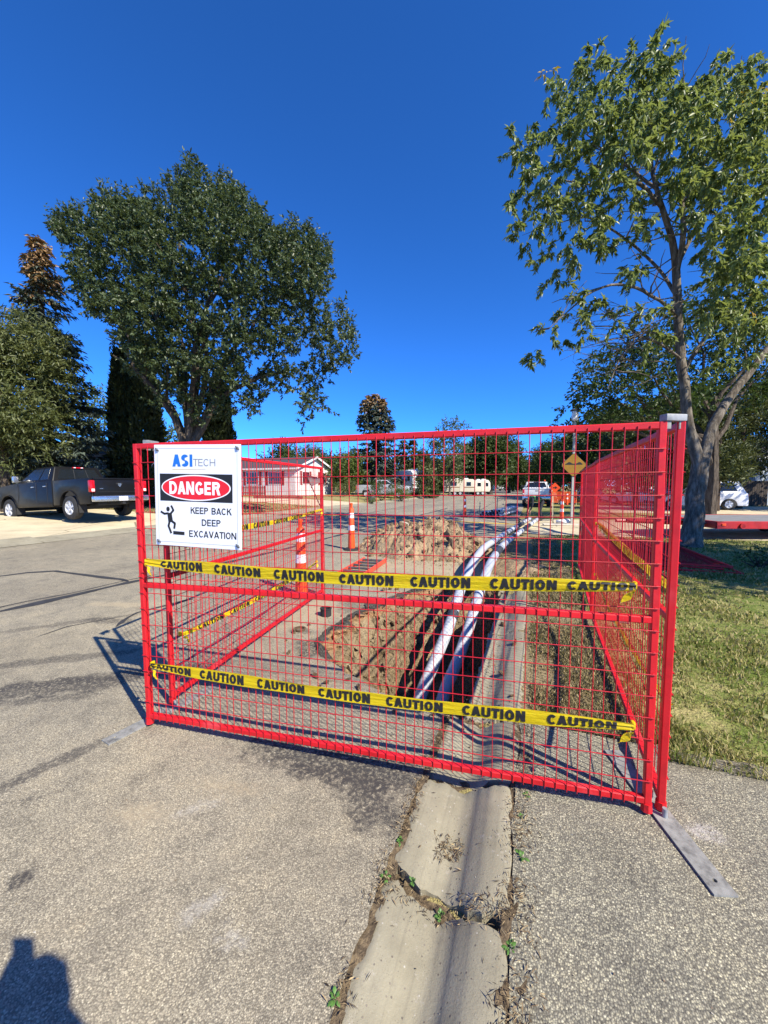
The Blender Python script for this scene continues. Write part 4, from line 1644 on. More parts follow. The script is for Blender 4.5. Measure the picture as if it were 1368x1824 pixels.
def bm_put(bm, name, mat, parent, smooth=True):
    me = bpy.data.meshes.new(name)
    bmesh.ops.recalc_face_normals(bm, faces=bm.faces)
    bm.to_mesh(me); bm.free()
    me.materials.append(mat)
    if smooth:
        me.polygons.foreach_set('use_smooth', [True] * len(me.polygons))
        try: me.set_sharp_from_angle(angle=R(40))
        except Exception: pass
    return put(name, me, parent)


def frustum(b, t, zb, zt):
    """b,t: (x0,x1,halfwidth)"""
    return [(b[0], -b[2], zb), (b[1], -b[2], zb), (b[1], b[2], zb), (b[0], b[2], zb), (t[0], -t[2], zt), (t[1], -t[2], zt), (t[1], t[2], zt), (t[0], t[2], zt)]


def pane(parent, name, quad, mat, off, nrm=None):
    """flat glass pane set slightly proud of its wall; quad in order"""
    q = [Vector(p) for p in quad]
    n = (q[1] - q[0]).cross(q[3] - q[0]).normalized()
    if nrm is not None and n.dot(Vector(nrm)) < 0: n = -n
    m = MB()
    k = len(q)
    m.add([p + n * off for p in q] + [p - n * .01 for p in q], [tuple(range(k)), tuple(range(2 * k - 1, k - 1, -1))] + [(i, (i + 1) % k, (i + 1) % k + k, i + k) for i in range(k)])
    return m.build(name, mat, parent)


def lerp4(q, u, v):
    a = Vector(q[0]).lerp(Vector(q[1]), u); b = Vector(q[3]).lerp(Vector(q[2]), u)
    return a.lerp(b, v)


def pickup(loc, rz, paint, label, group=None, badge=True, beacon=False, rack=False, flaps=True):
    """front towards +x, origin on the ground"""
    o = thing('pickup_truck', loc, rz, label, 'pickup truck', group)
    hw = .985; rw = .405; WX = (-1.72, 1.83)
    top = [(2.86, .62), (2.90, .95), (2.80, 1.20), (2.4, 1.29), (1.45, 1.36), (1.28, 1.385), (-.80, 1.385), (-.82, .62)]
    # cab and nose
    bm = body_mesh(arch_profile(-.82, 2.80, .46, top, [WX[1]], .47), hw, .045, .06, .95)
    bm_put(bm, 'cab_body', paint, o)
    # bed: two sides, floor
    for s in (-1, 1):
        out = arch_profile(-2.80, -.86, .50, [(-.86, 1.37), (-2.80, 1.37)], [WX[0]], .47)
        bm = bmesh.new()
        r0 = [bm.verts.new((x, s * hw * (1 - .05 * max(0, z - .95)), z)) for x, z in out]
        r1 = [bm.verts.new((x, s * (hw - .10), z)) for x, z in out]
        bm.faces.new(r0); bm.faces.new(list(reversed(r1)))
        for i in range(len(out)):
            j = (i + 1) % len(out)
            bm.faces.new((r0[j], r0[i], r1[i], r1[j]))
        bmesh.ops.recalc_face_normals(bm, faces=bm.faces)
        es = [e for e in bm.edges if len(e.link_faces) == 2 and e.calc_face_angle() > .35]
        bmesh.ops.bevel(bm, geom=es, offset=.025, segments=2, affect='EDGES', profile=.6, clamp_overlap=True)
        bmesh.ops.triangulate(bm, faces=[f for f in bm.faces if len(f.verts) > 4])
        bm_put(bm, 'bed_side', paint, o)
        # flared lip over the wheel
        for wx, zz in ((WX[0], .50), (WX[1], .46)):
            m = MB()
            m.tube([(wx + .49 * math.cos(a), s * (hw + .004), zz + .49 * math.sin(a)) for a in [math.pi * k / 12 for k in range(13)]], .018, 6)
            m.build('wheel_arch', paint, o, True)
    m = MB(); m.cbox((-1.82, 0, .78), (1.95, 1.78, .06), .01); m.cbox((-.9, 0, 1.05), (.05, 1.80, .56), .01); m.build('bed_floor', M['trim'], o)
    m = MB(); m.cbox((0, 0, .52), (5.0, 1.1, .16), .03); m.cbox((-1.72, 0, .40), (.16, 1.6, .16), .04); m.cbox((1.83, 0, .40), (.14, 1.6, .14), .04); m.build('chassis', M['trim'], o)
    # tailgate
    m = MB(); m.cbox((-2.815, 0, 1.055), (.075, 1.73, .61), .022)
    m.cbox((-2.83, 0, 1.345), (.10, 1.74, .055), .02)
    tg = m.build('tailgate', paint, o, True)
    m = MB(); m.cbox((-2.857, 0, 1.18), (.014, .22, .055), .01); m.build('handle', M['trim'], tg)
    m = MB(); m.cbox((-2.854, 0, .90), (.006, 1.5, .012), .002); m.build('crease', M['trim'], tg)
    if badge:
        # silver ram-head shield emblem and small name badges
        m = MB()
        sh = [(-.045, .062), (-.06, .03), (-.05, -.01), (-.03, -.045), (0, -.07), (.03, -.045), (.05, -.01), (.06, .03), (.045, .062), (.02, .05), (0, .056), (-.02, .05)]
        m.prism([(a, 1.13 + b) for a, b in sh], 'x', -2.868, -2.852)
        m.build('emblem', M['chrome'], tg)
        m = MB()
        for y in (.58, .62, .66, -.55, -.60, -.65, -.70):
            m.cbox((-2.856, y, 1.01), (.006, .03, .026), .002)
        m.build('badge', M['chrome'], tg)
    # bumper
    m = MB(); m.cbox((-2.93, 0, .66), (.17, 1.94, .19), .04)
    bp = m.build('rear_bumper', M['chrome'], o, True)
    m = MB(); m.cbox((-2.93, 0, .765), (.15, 1.5, .02), .006); m.build('step_pad', M['trim'], bp)
    m = MB(); m.cbox((-3.02, 0, .655), (.012, .31, .15), .004); m.build('licence_plate', M['plate'], bp)
    m = MB(); m.cbox((-2.95, 0, .50), (.18, .10, .08), .01); m.build('hitch', M['trim'], bp)
    m = MB(); m.cbox((2.90, 0, .62), (.20, 1.92, .24), .06); m.build('front_bumper', M['chrome'], o, True)
    m = MB(); m.cbox((2.885, 0, .98), (.06, 1.25, .30), .03); m.build('grille', M['trim'], o, True)
    for s in (-1, 1):
        m = MB(); m.cbox((-2.825, s * .915, 1.09), (.13, .15, .40), .03)
        tl = m.build('tail_lamp', M['tail_red'], o, True)
        m = MB(); m.cbox((-2.887, s * .91, .96), (.02, .10, .09), .008); m.build('reversing_lamp', M['lamp_clear'], tl)
        m = MB(); m.cbox((2.80, s * .80, 1.02), (.16, .30, .22), .05); m.build('headlight', M['lamp_clear'], o, True)
        m = MB()
        m.cbox((1.05, s * 1.09, 1.50), (.09, .17, .24), .03)
        m.tube([(1.05, s * .94, 1.43), (1.05, s * 1.04, 1.45)], .025, 6)
        m.build('mirror', M['chrome'] if badge else M['trim'], o, True)
        for x in (.28, -.42):
            m = MB(); m.cbox((x, s * (hw - .005), 1.19), (.16, .03, .035), .01); m.build('door_handle', M['chrome'], o, True)
        # door shut lines
        m = MB()
        for x in (1.18, .08, -.55):
            m.cbox((x, s * (hw - .0015), .92), (.010, .008, .80), .002)
        m.cbox((.32, s * (hw - .0015), .53), (1.75, .008, .010), .002)
        m.build('shut_line', M['trim'], o)
        if flaps:
            for wx in WX:
                m = MB(); m.cbox((wx - .50, s * (hw - .12), .40), (.012, .26, .36), .004, (0, .12, 0)); m.build('mud_flap', M['rubber'], o)
    # greenhouse
    B, T = (-.78, 1.30, .925), (-.62, .42, .735)
    zb, zt = 1.372, 1.90
    q = frustum(B, T, zb, zt)
    bm = bmesh.new()
    v = [bm.verts.new(p) for p in q]
    for f in [(0, 1, 5, 4), (1, 2, 6, 5), (2, 3, 7, 6), (3, 0, 4, 7), (4, 5, 6, 7), (3, 2, 1, 0)]:
        bm.faces.new([v[i] for i in f])
    # crowned roof
    bmesh.ops.recalc_face_normals(bm, faces=bm.faces)
    bmesh.ops.bevel(bm, geom=[e for e in bm.edges if min(e.verts[0].co.z, e.verts[1].co.z) > 1.8 or abs(e.verts[0].co.z - e.verts[1].co.z) > .3], offset=.05, segments=3, affect='EDGES', profile=.6)
    cabin = bm_put(bm, 'cab_roof', paint, o)
    rear = [q[3], q[0], q[4], q[7]]
    wr = [lerp4(rear, u, w) for u, w in ((.09, .14), (.91, .14), (.88, .82), (.12, .82))]
    rw_ = pane(o, 'rear_window', wr, M['glass'], .006, (-1, 0, 0))
    for u in (.40, .66):
        pane(rw_, 'window_divider', [lerp4(rear, u - .006, .14), lerp4(rear, u + .006, .14), lerp4(rear, u + .006, .82), lerp4(rear, u - .006, .82)], M['trim'], .011, (-1, 0, 0))
    wf = [q[1], q[2], q[6], q[5]]
    pane(o, 'windscreen', [lerp4(wf, u, w) for u, w in ((.06, .08), (.94, .08), (.91, .92), (.09, .92))], M['glass'], .006, (1, 0, 0))
    for s in (-1, 1):
        sd = [(B[0], s * B[2], zb), (B[1], s * B[2], zb), (T[1], s * T[2], zt), (T[0], s * T[2], zt)]
        pane(o, 'rear_side_window', [lerp4(sd, u, w) for u, w in ((.13, .12), (.36, .12), (.40, .84), (.16, .84))], M['glass'], .006, (0, s, 0))
        pane(o, 'front_side_window', [lerp4(sd, u, w) for u, w in ((.41, .12), (.90, .12), (.93, .84), (.455, .84))], M['glass'], .006, (0, s, 0))
    m = MB(); m.cbox((-.66, 0, 1.865), (.06, .36, .045), .012)
    bl = m.build('brake_lamp', M['tail_red'], o, True)
    m = MB()
    for s in (-1, 1): m.cbox((-.69, s * .12, 1.865), (.03, .07, .032), .008)
    m.build('cargo_lamp', M['lamp_clear'], bl)
    if rack:
        m = MB()
        for y in (-.78, .78):
            m.tube([(-.93, y, 1.37), (-.93, y, 1.88)], .025, 6)
        m.tube([(-.93, -.80, 1.88), (-.93, .80, 1.88)], .025, 6)
        for k in range(9):
            m.tube([(-.93, -.7 + k * .175, 1.40), (-.93, -.7 + k * .175, 1.88)], .009, 5)
        m.build('headache_rack', M['trim'], o, True)
    if beacon:
        for s in (-1, 1):
            m = MB(); m.lathe([(.05, 0), (.055, .02), (.05, .10), (.02, .12)], 12, (-.2, s * .6, 1.905))
            m.build('beacon', M['orange'], o, True)
    wm = wheel_meshes(rw, .28)
    for wx in WX:
        for s in (-1, 1):
            add_wheel(o, wm, wx, s * .86, rw, s)
    return o


BLACK = car_paint('black_car_paint', (0.008, 0.0078, 0.0078), .3)
WHITE = car_paint('white_car_paint', (0.72, 0.73, 0.75), .3)
GREY = car_paint('silver_car_paint', (0.36, 0.38, 0.40), .3)
RED = car_paint('red_car_paint', (0.28, 0.012, 0.015), .3)
pickup((-16.4, 9.35, gz(-16.0)), R(180), BLACK, 'black four door pickup truck parked on the driveway at the left').rotation_euler = (0, R(2.6), R(180))
pickup((.35, 33.2, gz(0) + .0), R(90), WHITE, 'white pickup truck with its tail to us, down the street', badge=False, beacon=True, rack=True, flaps=False)
pickup((-14.9, 38.8, gz(-14.5)), R(8), GREY, 'silver pickup truck half hidden behind a bush across the street', badge=False, flaps=False)


def car(loc, rz, paint, label, prof='sedan', group=None, name='car', cat='car'):
    o = thing(name, loc, rz, label, cat, group)
    suv = prof == 'suv'
    ln, hw, belt, roof, rw = (4.7, .93, 1.05, 1.72, .36) if suv else (4.5, .88, .92, 1.43, .315)
    a = ln / 2
    WX = (-a + .95, a - .9)
    top = [(a, .45), (a - .03, .72), (a - .25, belt - .12), (a - 1.35, belt), (-a + (.12 if suv else .95), belt + .02), (-a + .04, belt - .06), (-a, .5)]
    bm_put(body_mesh(arch_profile(-a + .03, a - .03, .27, top, WX, rw + .05), hw, .05, .08, .6), 'body', paint, o)
    B = (-a + (.10 if suv else .60), a - 1.20, hw * .95)
    T = (-a + (.42 if suv else 1.35), a - 2.05, hw * .74)
    q = frustum(B, T, belt - .02, roof)
    bm = bmesh.new(); v = [bm.verts.new(p) for p in q]
    for f in [(0, 1, 5, 4), (1, 2, 6, 5), (2, 3, 7, 6), (3, 0, 4, 7), (4, 5, 6, 7), (3, 2, 1, 0)]:
        bm.faces.new([v[i] for i in f])
    bmesh.ops.recalc_face_normals(bm, faces=bm.faces)
    bmesh.ops.bevel(bm, geom=[e for e in bm.edges if max(e.verts[0].co.z, e.verts[1].co.z) > roof - .05], offset=.07, segments=3, affect='EDGES', profile=.6)
    bm_put(bm, 'roof', paint, o)
    zb, zt = belt - .02, roof
    pane(o, 'rear_window', [lerp4([q[3], q[0], q[4], q[7]], u, w) for u, w in ((.1, .16), (.9, .16), (.88, .85), (.12, .85))], M['glass'], .006, (-1, 0, 0))
    pane(o, 'windscreen', [lerp4([q[1], q[2], q[6], q[5]], u, w) for u, w in ((.06, .1), (.94, .1), (.9, .9), (.1, .9))], M['glass'], .006, (1, 0, 0))
    for s in (-1, 1):
        sd = [(B[0], s * B[2], zb), (B[1], s * B[2], zb), (T[1], s * T[2], zt), (T[0], s * T[2], zt)]
        pane(o, 'side_window', [lerp4(sd, u, w) for u, w in ((.12, .15), (.47, .15), (.48, .84), (.16, .84))], M['glass'], .006, (0, s, 0))
        pane(o, 'side_window', [lerp4(sd, u, w) for u, w in ((.51, .15), (.90, .15), (.90, .84), (.52, .84))], M['glass'], .006, (0, s, 0))
        m = MB(); m.cbox((-a + .06, s * hw * .82, belt - .16), (.10, .26, .16), .03); m.build('tail_lamp', M['tail_red'], o, True)
        m = MB(); m.cbox((a - .10, s * hw * .76, belt - .24), (.18, .34, .14), .04); m.build('headlight', M['lamp_clear'], o, True)
        m = MB(); m.cbox((a - 1.55, s * (hw + .09), belt + .10), (.12, .17, .12), .03); m.build('mirror', paint, o, True)
    m = MB(); m.cbox((a - .02, 0, .42), (.10, hw * 1.8, .18), .03); m.build('front_bumper', M['trim'], o, True)
    m = MB(); m.cbox((-a + .02, 0, .45), (.10, hw * 1.8, .18), .03); m.build('rear_bumper', M['trim'], o, True)
    m = MB(); m.cbox((0, 0, .34), (ln - 1.0, hw * 1.5, .12), .03); m.build('floor_pan', M['trim'], o)
    wm = wheel_meshes(rw, .22)
    for wx in WX:
        for s in (-1, 1):
            add_wheel(o, wm, wx, s * (hw - .12), rw, s)
    return o


car((-9.9, 70.5, gz(-9.9)), R(-70), RED, 'dark red car parked beside the cream trailer down the street')
car((-9.2, 77.5, gz(-9.2)), R(-75), WHITE, 'white car parked behind the dark red car down the street', 'suv')
car((9.3, 28.9, gz(9.3)), R(186), WHITE, 'white sport utility vehicle parked behind the big tree at the right', 'suv', cat='car')
car((7.6, 34.5, gz(8)), R(150), WHITE, 'white sedan parked on the drive left of the white utility vehicle')
car((5.0, 41.0, gz(5)), R(95), WHITE, 'small white car far off behind the bump sign')


def camper(loc, rz, ln, h, w, paint, label, stripe=None, cab=False):
    o = thing('camper_trailer', loc, rz, label, 'camper', 'campers across the street')
    a = ln / 2
    f = .55
    out = [(-a, .55), (a - .15, .55), (a + .05, .95), (a - .05, h - .35), (a - .4, h), (-a + .25, h), (-a - .03, h - .25), (-a - .03, .9)]
    bm_put(body_mesh(out, w / 2, .06), 'shell', paint, o)
    if stripe is not None:
        for s in (-1, 1):
            m = MB(); m.cbox((0, s * (w / 2 + .003), .55 + (h - .55) * .36), (ln * .96, .008, .14), .002); m.build('stripe', stripe, o)
    for s in (-1, 1):
        for (x, ww) in ((-a * .45, ln * .20), (a * .55, ln * .13)):
            m = MB(); m.cbox((x, s * (w / 2 + .004), .55 + (h - .55) * .62), (ww + .08, .02, .62), .02)
            fr = m.build('window', M['chrome'], o)
            m = MB(); m.cbox((x, s * (w / 2 + .012), .55 + (h - .55) * .62), (ww, .02, .52), .01); m.build('pane', M['glass'], fr)
        m = MB(); m.cbox((a * .12, s * (w / 2 + .004), .55 + (h - .55) * .46), (.66, .018, (h - .55) * .86), .02); m.build('door', paint, o)
    m = MB(); m.cbox((a + .02, 0, h * .66), (.05, w * .6, .5), .02); m.build('front_window', M['glass'], o)
    m = MB(); m.cbox((-.4, 0, h + .06), (.5, .5, .12), .03); m.build('roof_vent', M['sign_white'], o)
    m = MB(); m.cbox((a * .4, 0, h + .08), (.7, .6, .16), .05); m.build('roof_unit', M['sign_white'], o)
    m = MB(); m.tube([(a, 0, .5), (a + 1.0, 0, .48)], .05, 6); m.tube([(a + .8, 0, .48), (a + .8, 0, .02)], .03, 6); m.build('hitch', M['trim'], o)
    m = MB(); m.cbox((0, 0, .5), (ln * .95, w * .7, .12), .02); m.build('frame', M['trim'], o)
    wm = wheel_meshes(.33, .2)
    for x in (-.75, .05):
        for s in (-1, 1):
            add_wheel(o, wm, x, s * (w / 2 - .12), .33, s)
    return o


CREAM = car_paint('cream_panel', (0.62, 0.58, 0.48), .45)
camper((-10.3, 59.0, gz(-10)), R(15), 4.6, 2.45, 2.1, CREAM, 'cream camper trailer with brown stripe parked across the street', flat('brown_stripe', (0.25, 0.15, 0.08), .5))
camper((-7.7, 62.8, gz(-8)), R(30), 2.6, 2.4, 2.1, CREAM, 'shorter cream camper behind the pole beside the striped one')
camper((-14.4, 47.0, gz(-14)), R(-35), 3.6, 3.2, 2.2, car_paint('grey_white_panel', (0.55, 0.57, 0.58), .45), 'tall white camper behind the silver pickup across the street')
camper((-9.5, 118, gz(-9.5)), R(-60), 5.5, 3.0, 2.4, WHITE, 'white camper at the far end of the street')


# ------------------------------------------------------------ red flatbed trailer on the right-hand drive
def flatbed():
    o = thing('flatbed_trailer', (7.15, 15.05, gz(7.1)), R(19), 'red flatbed trailer with grey deck parked beyond the big tree', 'trailer')
    rm = flat('trailer_red_paint', (0.42, 0.016, 0.016), .45, 0, .2, 5)
    dm = flat('trailer_deck_boards', (0.20, 0.20, 0.20), .8, .0, .2, 4)
    L, W = 6.0, 2.45
    for k in range(14):
        m = MB(); m.cbox((0, -W / 2 + W * (k + .5) / 14, .48 + .003 * nz(k, 0, 0, 2)), (L, W / 14 - .012, .045), .004); m.build('deck_board', dm, o)
    for s in (-1, 1):
        m = MB()
        m.cbox((0, s * (W / 2 + .04), .41), (L + .1, .07, .20), .01)
        m.build('side_rail', rm, o)
        for x in (-2.4, -1.4, -.4, .6, 1.6, 2.5):
            m = MB(); m.lathe([(.075, -.02), (.075, .02), (.05, .02), (.05, -.02)], 14, (x, s * (W / 2 + .10), .39), 'y'); m.build('tie_ring', rm, o, True)
        m = MB(); m.cbox((-L / 2 + .12, s * (W / 2 + .08), .42), (.10, .02, .06), .006); m.build('marker_lamp', M['orange'], o)
    m = MB(); m.cbox((-L / 2 - .03, 0, .41), (.08, W + .1, .20), .01); m.cbox((L / 2 + .03, 0, .41), (.08, W + .1, .20), .01)
    for x in (-2, -1, 0, 1, 2): m.cbox((x, 0, .37), (.08, W - .06, .10), .01)
    m.build('cross_member', rm, o)
    m = MB()
    for s in (-1, 1):
        m.tube([(-L / 2, s * .95, .41), (-L / 2 - 1.7, s * .05, .41)], .07, 6)
    m.tube([(-L / 2 - 1.6, 0, .41), (-L / 2 - 2.0, 0, .41)], .06, 6)
    m.build('drawbar', rm, o)
    m = MB(); m.tube([(-L / 2 - 1.45, 0, .02), (-L / 2 - 1.45, 0, .95)], .035, 8); m.cbox((-L / 2 - 1.45, 0, .015), (.2, .2, .025), .004); m.build('jack', M['trim'], o)
    m = MB(); m.cbox((-L / 2 - .45, 0, .47), (.75, W * .8, .03), .006, (0, R(8), 0)); m.build('ramp_plate', M['trim'], o)
    wm = wheel_meshes(.20, .18)
    for x in (.2, 1.05):
        for s in (-1, 1):
            add_wheel(o, wm, x, s * (W / 2 - .35), .20, s)


flatbed()


# ------------------------------------------------------------ houses
def m_siding(name, col, pitch=.2):
    t = NT(name)
    w = t.n('ShaderNodeTexWave', wave_type='BANDS', bands_direction='Z', wave_profile='SAW')
    w.inputs['Scale'].default_value = .314 / pitch
    t.l(t.co(), w.inputs['Vector'])
    c = t.mix(1.0, col, t.ramp(t.noise(2.0, 4), [(0.3, (.86, .86, .86)), (.7, (1.05, 1.05, 1.05))]), 'MULTIPLY')
    return t.pbr(c, .6, 0, t.bump(w.outputs['Fac'], .6, .02), .3)


M['side_white'] = m_siding('white_siding', (.74, .73, .72))
M['side_grey'] = m_siding('pale_blue_siding', (.42, .47, .52))
M['shingle'] = flat('dark_shingles', (.055, .055, .06), .9, 0, .3, 12, bump=.5, bscale=30)
M['shutter'] = flat('barn_red_paint', (.22, .022, .022), .6, 0, .15, 6)
M['house_glass'] = flat('window_glass', (.02, .025, .03), .1, 0, .1, 3, .8)
M['fascia'] = flat('white_fascia', (.70, .70, .70), .6, 0, .06, 5)


def gable_house(loc, rz, ln, wd, wall, rise, siding, label, wins=(), side_wins=(), skirt=.45, shutters=None, roofm=None, name='mobile_home', over=.3):
    """gable end faces +x at x=0, house runs back to -x; y across"""
    o = thing(name, loc, rz, label, 'house')
    h = wd / 2
    m = MB()
    m.prism([(-h, 0), (h, 0), (h, wall), (0, wall + rise), (-h, wall)], 'x', -ln, 0)
    m.build('wall', siding, o)
    m = MB()
    for s in (-1, 1):
        k = rise / h
        e = h + over
        y0, z0 = s * e, wall - k * over
        d = .09
        m.add([(-ln - .3, y0, z0), (.35, y0, z0), (.35, 0, wall + rise + .002), (-ln - .3, 0, wall + rise + .002), (-ln - .3, y0, z0 + d), (.35, y0, z0 + d), (.35, 0, wall + rise + d), (-ln - .3, 0, wall + rise + d)],
              [(0, 1, 2, 3), (7, 6, 5, 4), (0, 4, 5, 1), (1, 5, 6, 2), (3, 2, 6, 7), (0, 3, 7, 4)])
    rf = m.build('roof', roofm or M['shingle'], o)
    m = MB()
    for s in (-1, 1):
        k = rise / h; e = h + over
        m.add([(.352, s * e, wall - k * over - .12), (.40, s * e, wall - k * over - .12), (.40, 0, wall + rise - .12), (.352, 0, wall + rise - .12), (.352, s * e, wall - k * over + .11), (.40, s * e, wall - k * over + .11), (.40, 0, wall + rise + .11), (.352, 0, wall + rise + .11)],
              [(0, 1, 2, 3), (7, 6, 5, 4), (0, 4, 5, 1), (1, 5, 6, 2), (3, 2, 6, 7), (0, 3, 7, 4)])
        m.cbox((-ln / 2, s * (e + .02), wall - k * over + .0), (ln + .6, .05, .18), .006)
    m.build('fascia', M['fascia'], rf)
    for (y, z, w, hh) in wins:
        m = MB(); m.cbox((.012, y, z), (.05, w + .16, hh + .16), .01); f = m.build('window', M['fascia'], o)
        m = MB(); m.cbox((.03, y, z), (.03, w, hh), .004); m.build('pane', M['house_glass'], f)
        m = MB(); m.cbox((.047, y, z), (.012, .04, hh), .003); m.build('mullion', M['fascia'], f)
        if shutters is not None:
            for s in (-1, 1):
                m = MB(); m.cbox((.02, y + s * (w / 2 + .27), z - .02), (.05, .34, hh + .22), .008); m.build('shutter', shutters, f)
    for (x, s, z, w, hh) in side_wins:
        m = MB(); m.cbox((x, s * (h + .012), z), (w + .16, .05, hh + .16), .01); f = m.build('window', M['fascia'], o)
        m = MB(); m.cbox((x, s * (h + .03), z), (w, .03, hh), .004); m.build('pane', M['house_glass'], f)
        if shutters is not None:
            for q in (-1, 1):
                m = MB(); m.cbox((x + q * (w / 2 + .27), s * (h + .02), z), (.34, .05, hh + .22), .008); m.build('shutter', shutters, f)
    return o


gable_house((-23.6, 39.0, gz(-24) + .0), 0, 17, 8.0, 3.0, 1.35, M['side_white'], 'white mobile home with red shutters and gable end across the street',
            wins=((-1.9, 1.95, 1.4, 1.3), (1.7, 1.95, 1.1, 1.3)), side_wins=((-2.6, -1, 1.9, 1.6, 1.25), (-5.6, -1, 1.9, 1.6, 1.25), (-8.6, -1, 1.9, 1.6, 1.25)), shutters=M['shutter'])
gable_house((-21.5, 17.5, gz(-22)), R(10), 16, 5.0, 2.9, .8, m_siding('cool_grey_siding', (.48, .51, .54)), 'grey house wall in the shade behind the black pickup', wins=((0, 1.8, 1.4, 1.0),), name='house')
gable_house((-24.5, 8.0, gz(-24)), R(4), 12, 5.2, 2.9, .8, M['side_grey'], 'pale blue house wall at the left edge behind the black pickup', wins=((.8, 1.8, 1.2, 1.0),), name='house')
gable_house((18.4, 36.1, gz(18)), R(-69), 14, 8, 3.2, 1.6, M['side_grey'], 'pale blue house at the right edge beyond the lawn', wins=((-1.4, 1.9, 1.2, 1.3),), name='house')
gable_house((-19.0, 76.0, gz(-19)), R(-20), 14, 7, 2.8, 1.2, M['side_white'], 'white house far off behind the trees across the street', wins=((0, 1.8, 1.5, 1.2),), name='house')


def board_fence():
    o = thing('board_fence', (11.6, 33.0, gz(12)), R(21), 'dark brown board fence in the shade left of the pale blue house', 'fence')
    bmx = [flat('dark_stained_board_%d' % k, (.035 + .01 * k, .026 + .007 * k, .02 + .005 * k), .85, 0, .2, 5) for k in range(3)]
    for k in range(26):
        m = MB(); m.cbox((k * .155, 0, .88), (.14, .022, 1.76 + .02 * nz(k, 0, 0, 3)), .003); m.build('board', bmx[k % 3], o)
    for z in (.35, 1.45):
        m = MB(); m.cbox((1.94, .035, z), (4.05, .045, .09), .004); m.build('rail', bmx[0], o)


board_fence()


# porch fence and deck in front of the mobile home
def porch():
    o = thing('porch_fence', (-26.5, 33.6, gz(-26.5)), 0, 'low dark red picket fence beside the mobile home porch', 'fence')
    pm = flat('picket_paint', (.20, .035, .03), .7, 0, .25, 6)
    for k in range(34):
        m = MB(); m.cbox((-k * .23, 0, .52), (.13, .03, 1.04 + .04 * nz(k, 1, 0, 2)), .006); m.build('picket', pm, o)
    m = MB()
    for z in (.25, .82): m.cbox((-3.8, .035, z), (7.8, .04, .08), .006)
    m.build('rail', pm, o)
    t = thing('garden_edge', (-20.5, 27.8, gz(-20.5)), R(25), 'dark red timber edging round the garden bed across the street', 'timber edging')
    m = MB(); m.cbox((0, 0, .10), (4.2, .14, .2), .02); m.build('beam', pm, t)
    m = MB(); m.cbox((-2.0, .9, .10), (.14, 1.8, .2), .02); m.build('beam', pm, t)


porch()


# leaning pole with a grey pennant in front of the mobile home
def pennant():
    o = thing('leaning_pole', (-11.9, 20.4, gz(-11.9)), 0, 'thin pole leaning left with a grey pennant near its top', 'pole')
    d = Vector((-.95, -.2, 2.15))
    m = MB(); m.tube([(0, 0, 0), d * .5, d], .028, 6); m.build('shaft', M['trim'], o, True)
    n = 8
    V, F = [], []
    for i in range(n + 1):
        k = i / n
        p = d * (.98 - .40 * k)
        V.append(p); V.append(Vector((p.x + .95 * (1 - abs(k * 1.6 - .5) ** 1.4) + .02, p.y + .10 * math.sin(5 * k), p.z - .25 * (1 - k) + .1)))
    for i in range(n): F.append((2 * i, 2 * i + 1, 2 * i + 3, 2 * i + 2))
    m = MB(); m.add(V, F); m.build('pennant', flat('grey_cloth', (.30, .29, .28), .8), o, True)


pennant()


# ------------------------------------------------------------ bump sign on its pale post
def bump_sign():
    o = thing('bump_sign', (1.50, 16.75, gz(1.5)), R(10), 'yellow diamond bump warning sign on a pale post', 'road sign')
    m = MB(); m.cbox((0, 0, 2.25), (.085, .085, 4.5), .01); m.build('post', flat('shade_dimmed_post', (.42, .41, .35), .7, 0, .12, 5), o)  # post colour taken darker to stand in for the tree shade
    ym = flat('shade_dimmed_yellow', (.30, .155, .008), .5, 0, .1, 5)  # sign yellow darkened too: shade of the trees put into the colour
    h = .475
    z = 2.34
    m = MB()
    def dia(r, y0, y1):
        c = .05
        pts = [(-r + c, z - c), (-c, z - r + c), (c, z - r + c), (r - c, z - c), (r - c, z + c), (c, z + r - c), (-c, z + r - c), (-r + c, z + c)]
        m.prism(pts, 'y', y0, y1)
    dia(h + .02, -.056, -.050); m.build('border', M['print_black'], o)
    m = MB(); dia(h, -.062, -.057); m.build('panel', ym, o)
    m = MB()
    pts = [(-.31, -.005), (.31, -.005), (.31, .02), (.24, .085), (.18, .095), (.10, .045), (.02, .03), (-.06, .04), (-.13, .09), (-.19, .1), (-.25, .06), (-.31, .02)]
    m.prism([(x, z + .02 + y) for x, y in pts], 'y', -.066, -.063); m.build('bump_symbol', M['print_black'], o)
    # square lantern on top
    m = MB(); m.cbox((0, 0, 4.46), (.30, .30, .05), .01); m.build('lantern_cap', M['trim'], o)
    m = MB(); m.lathe([(.085, 4.05), (.12, 4.10), (.12, 4.40), (.09, 4.43)], 8, (0, -.0, 0)); m.build('lantern', M['lamp_clear'], o)


bump_sign()


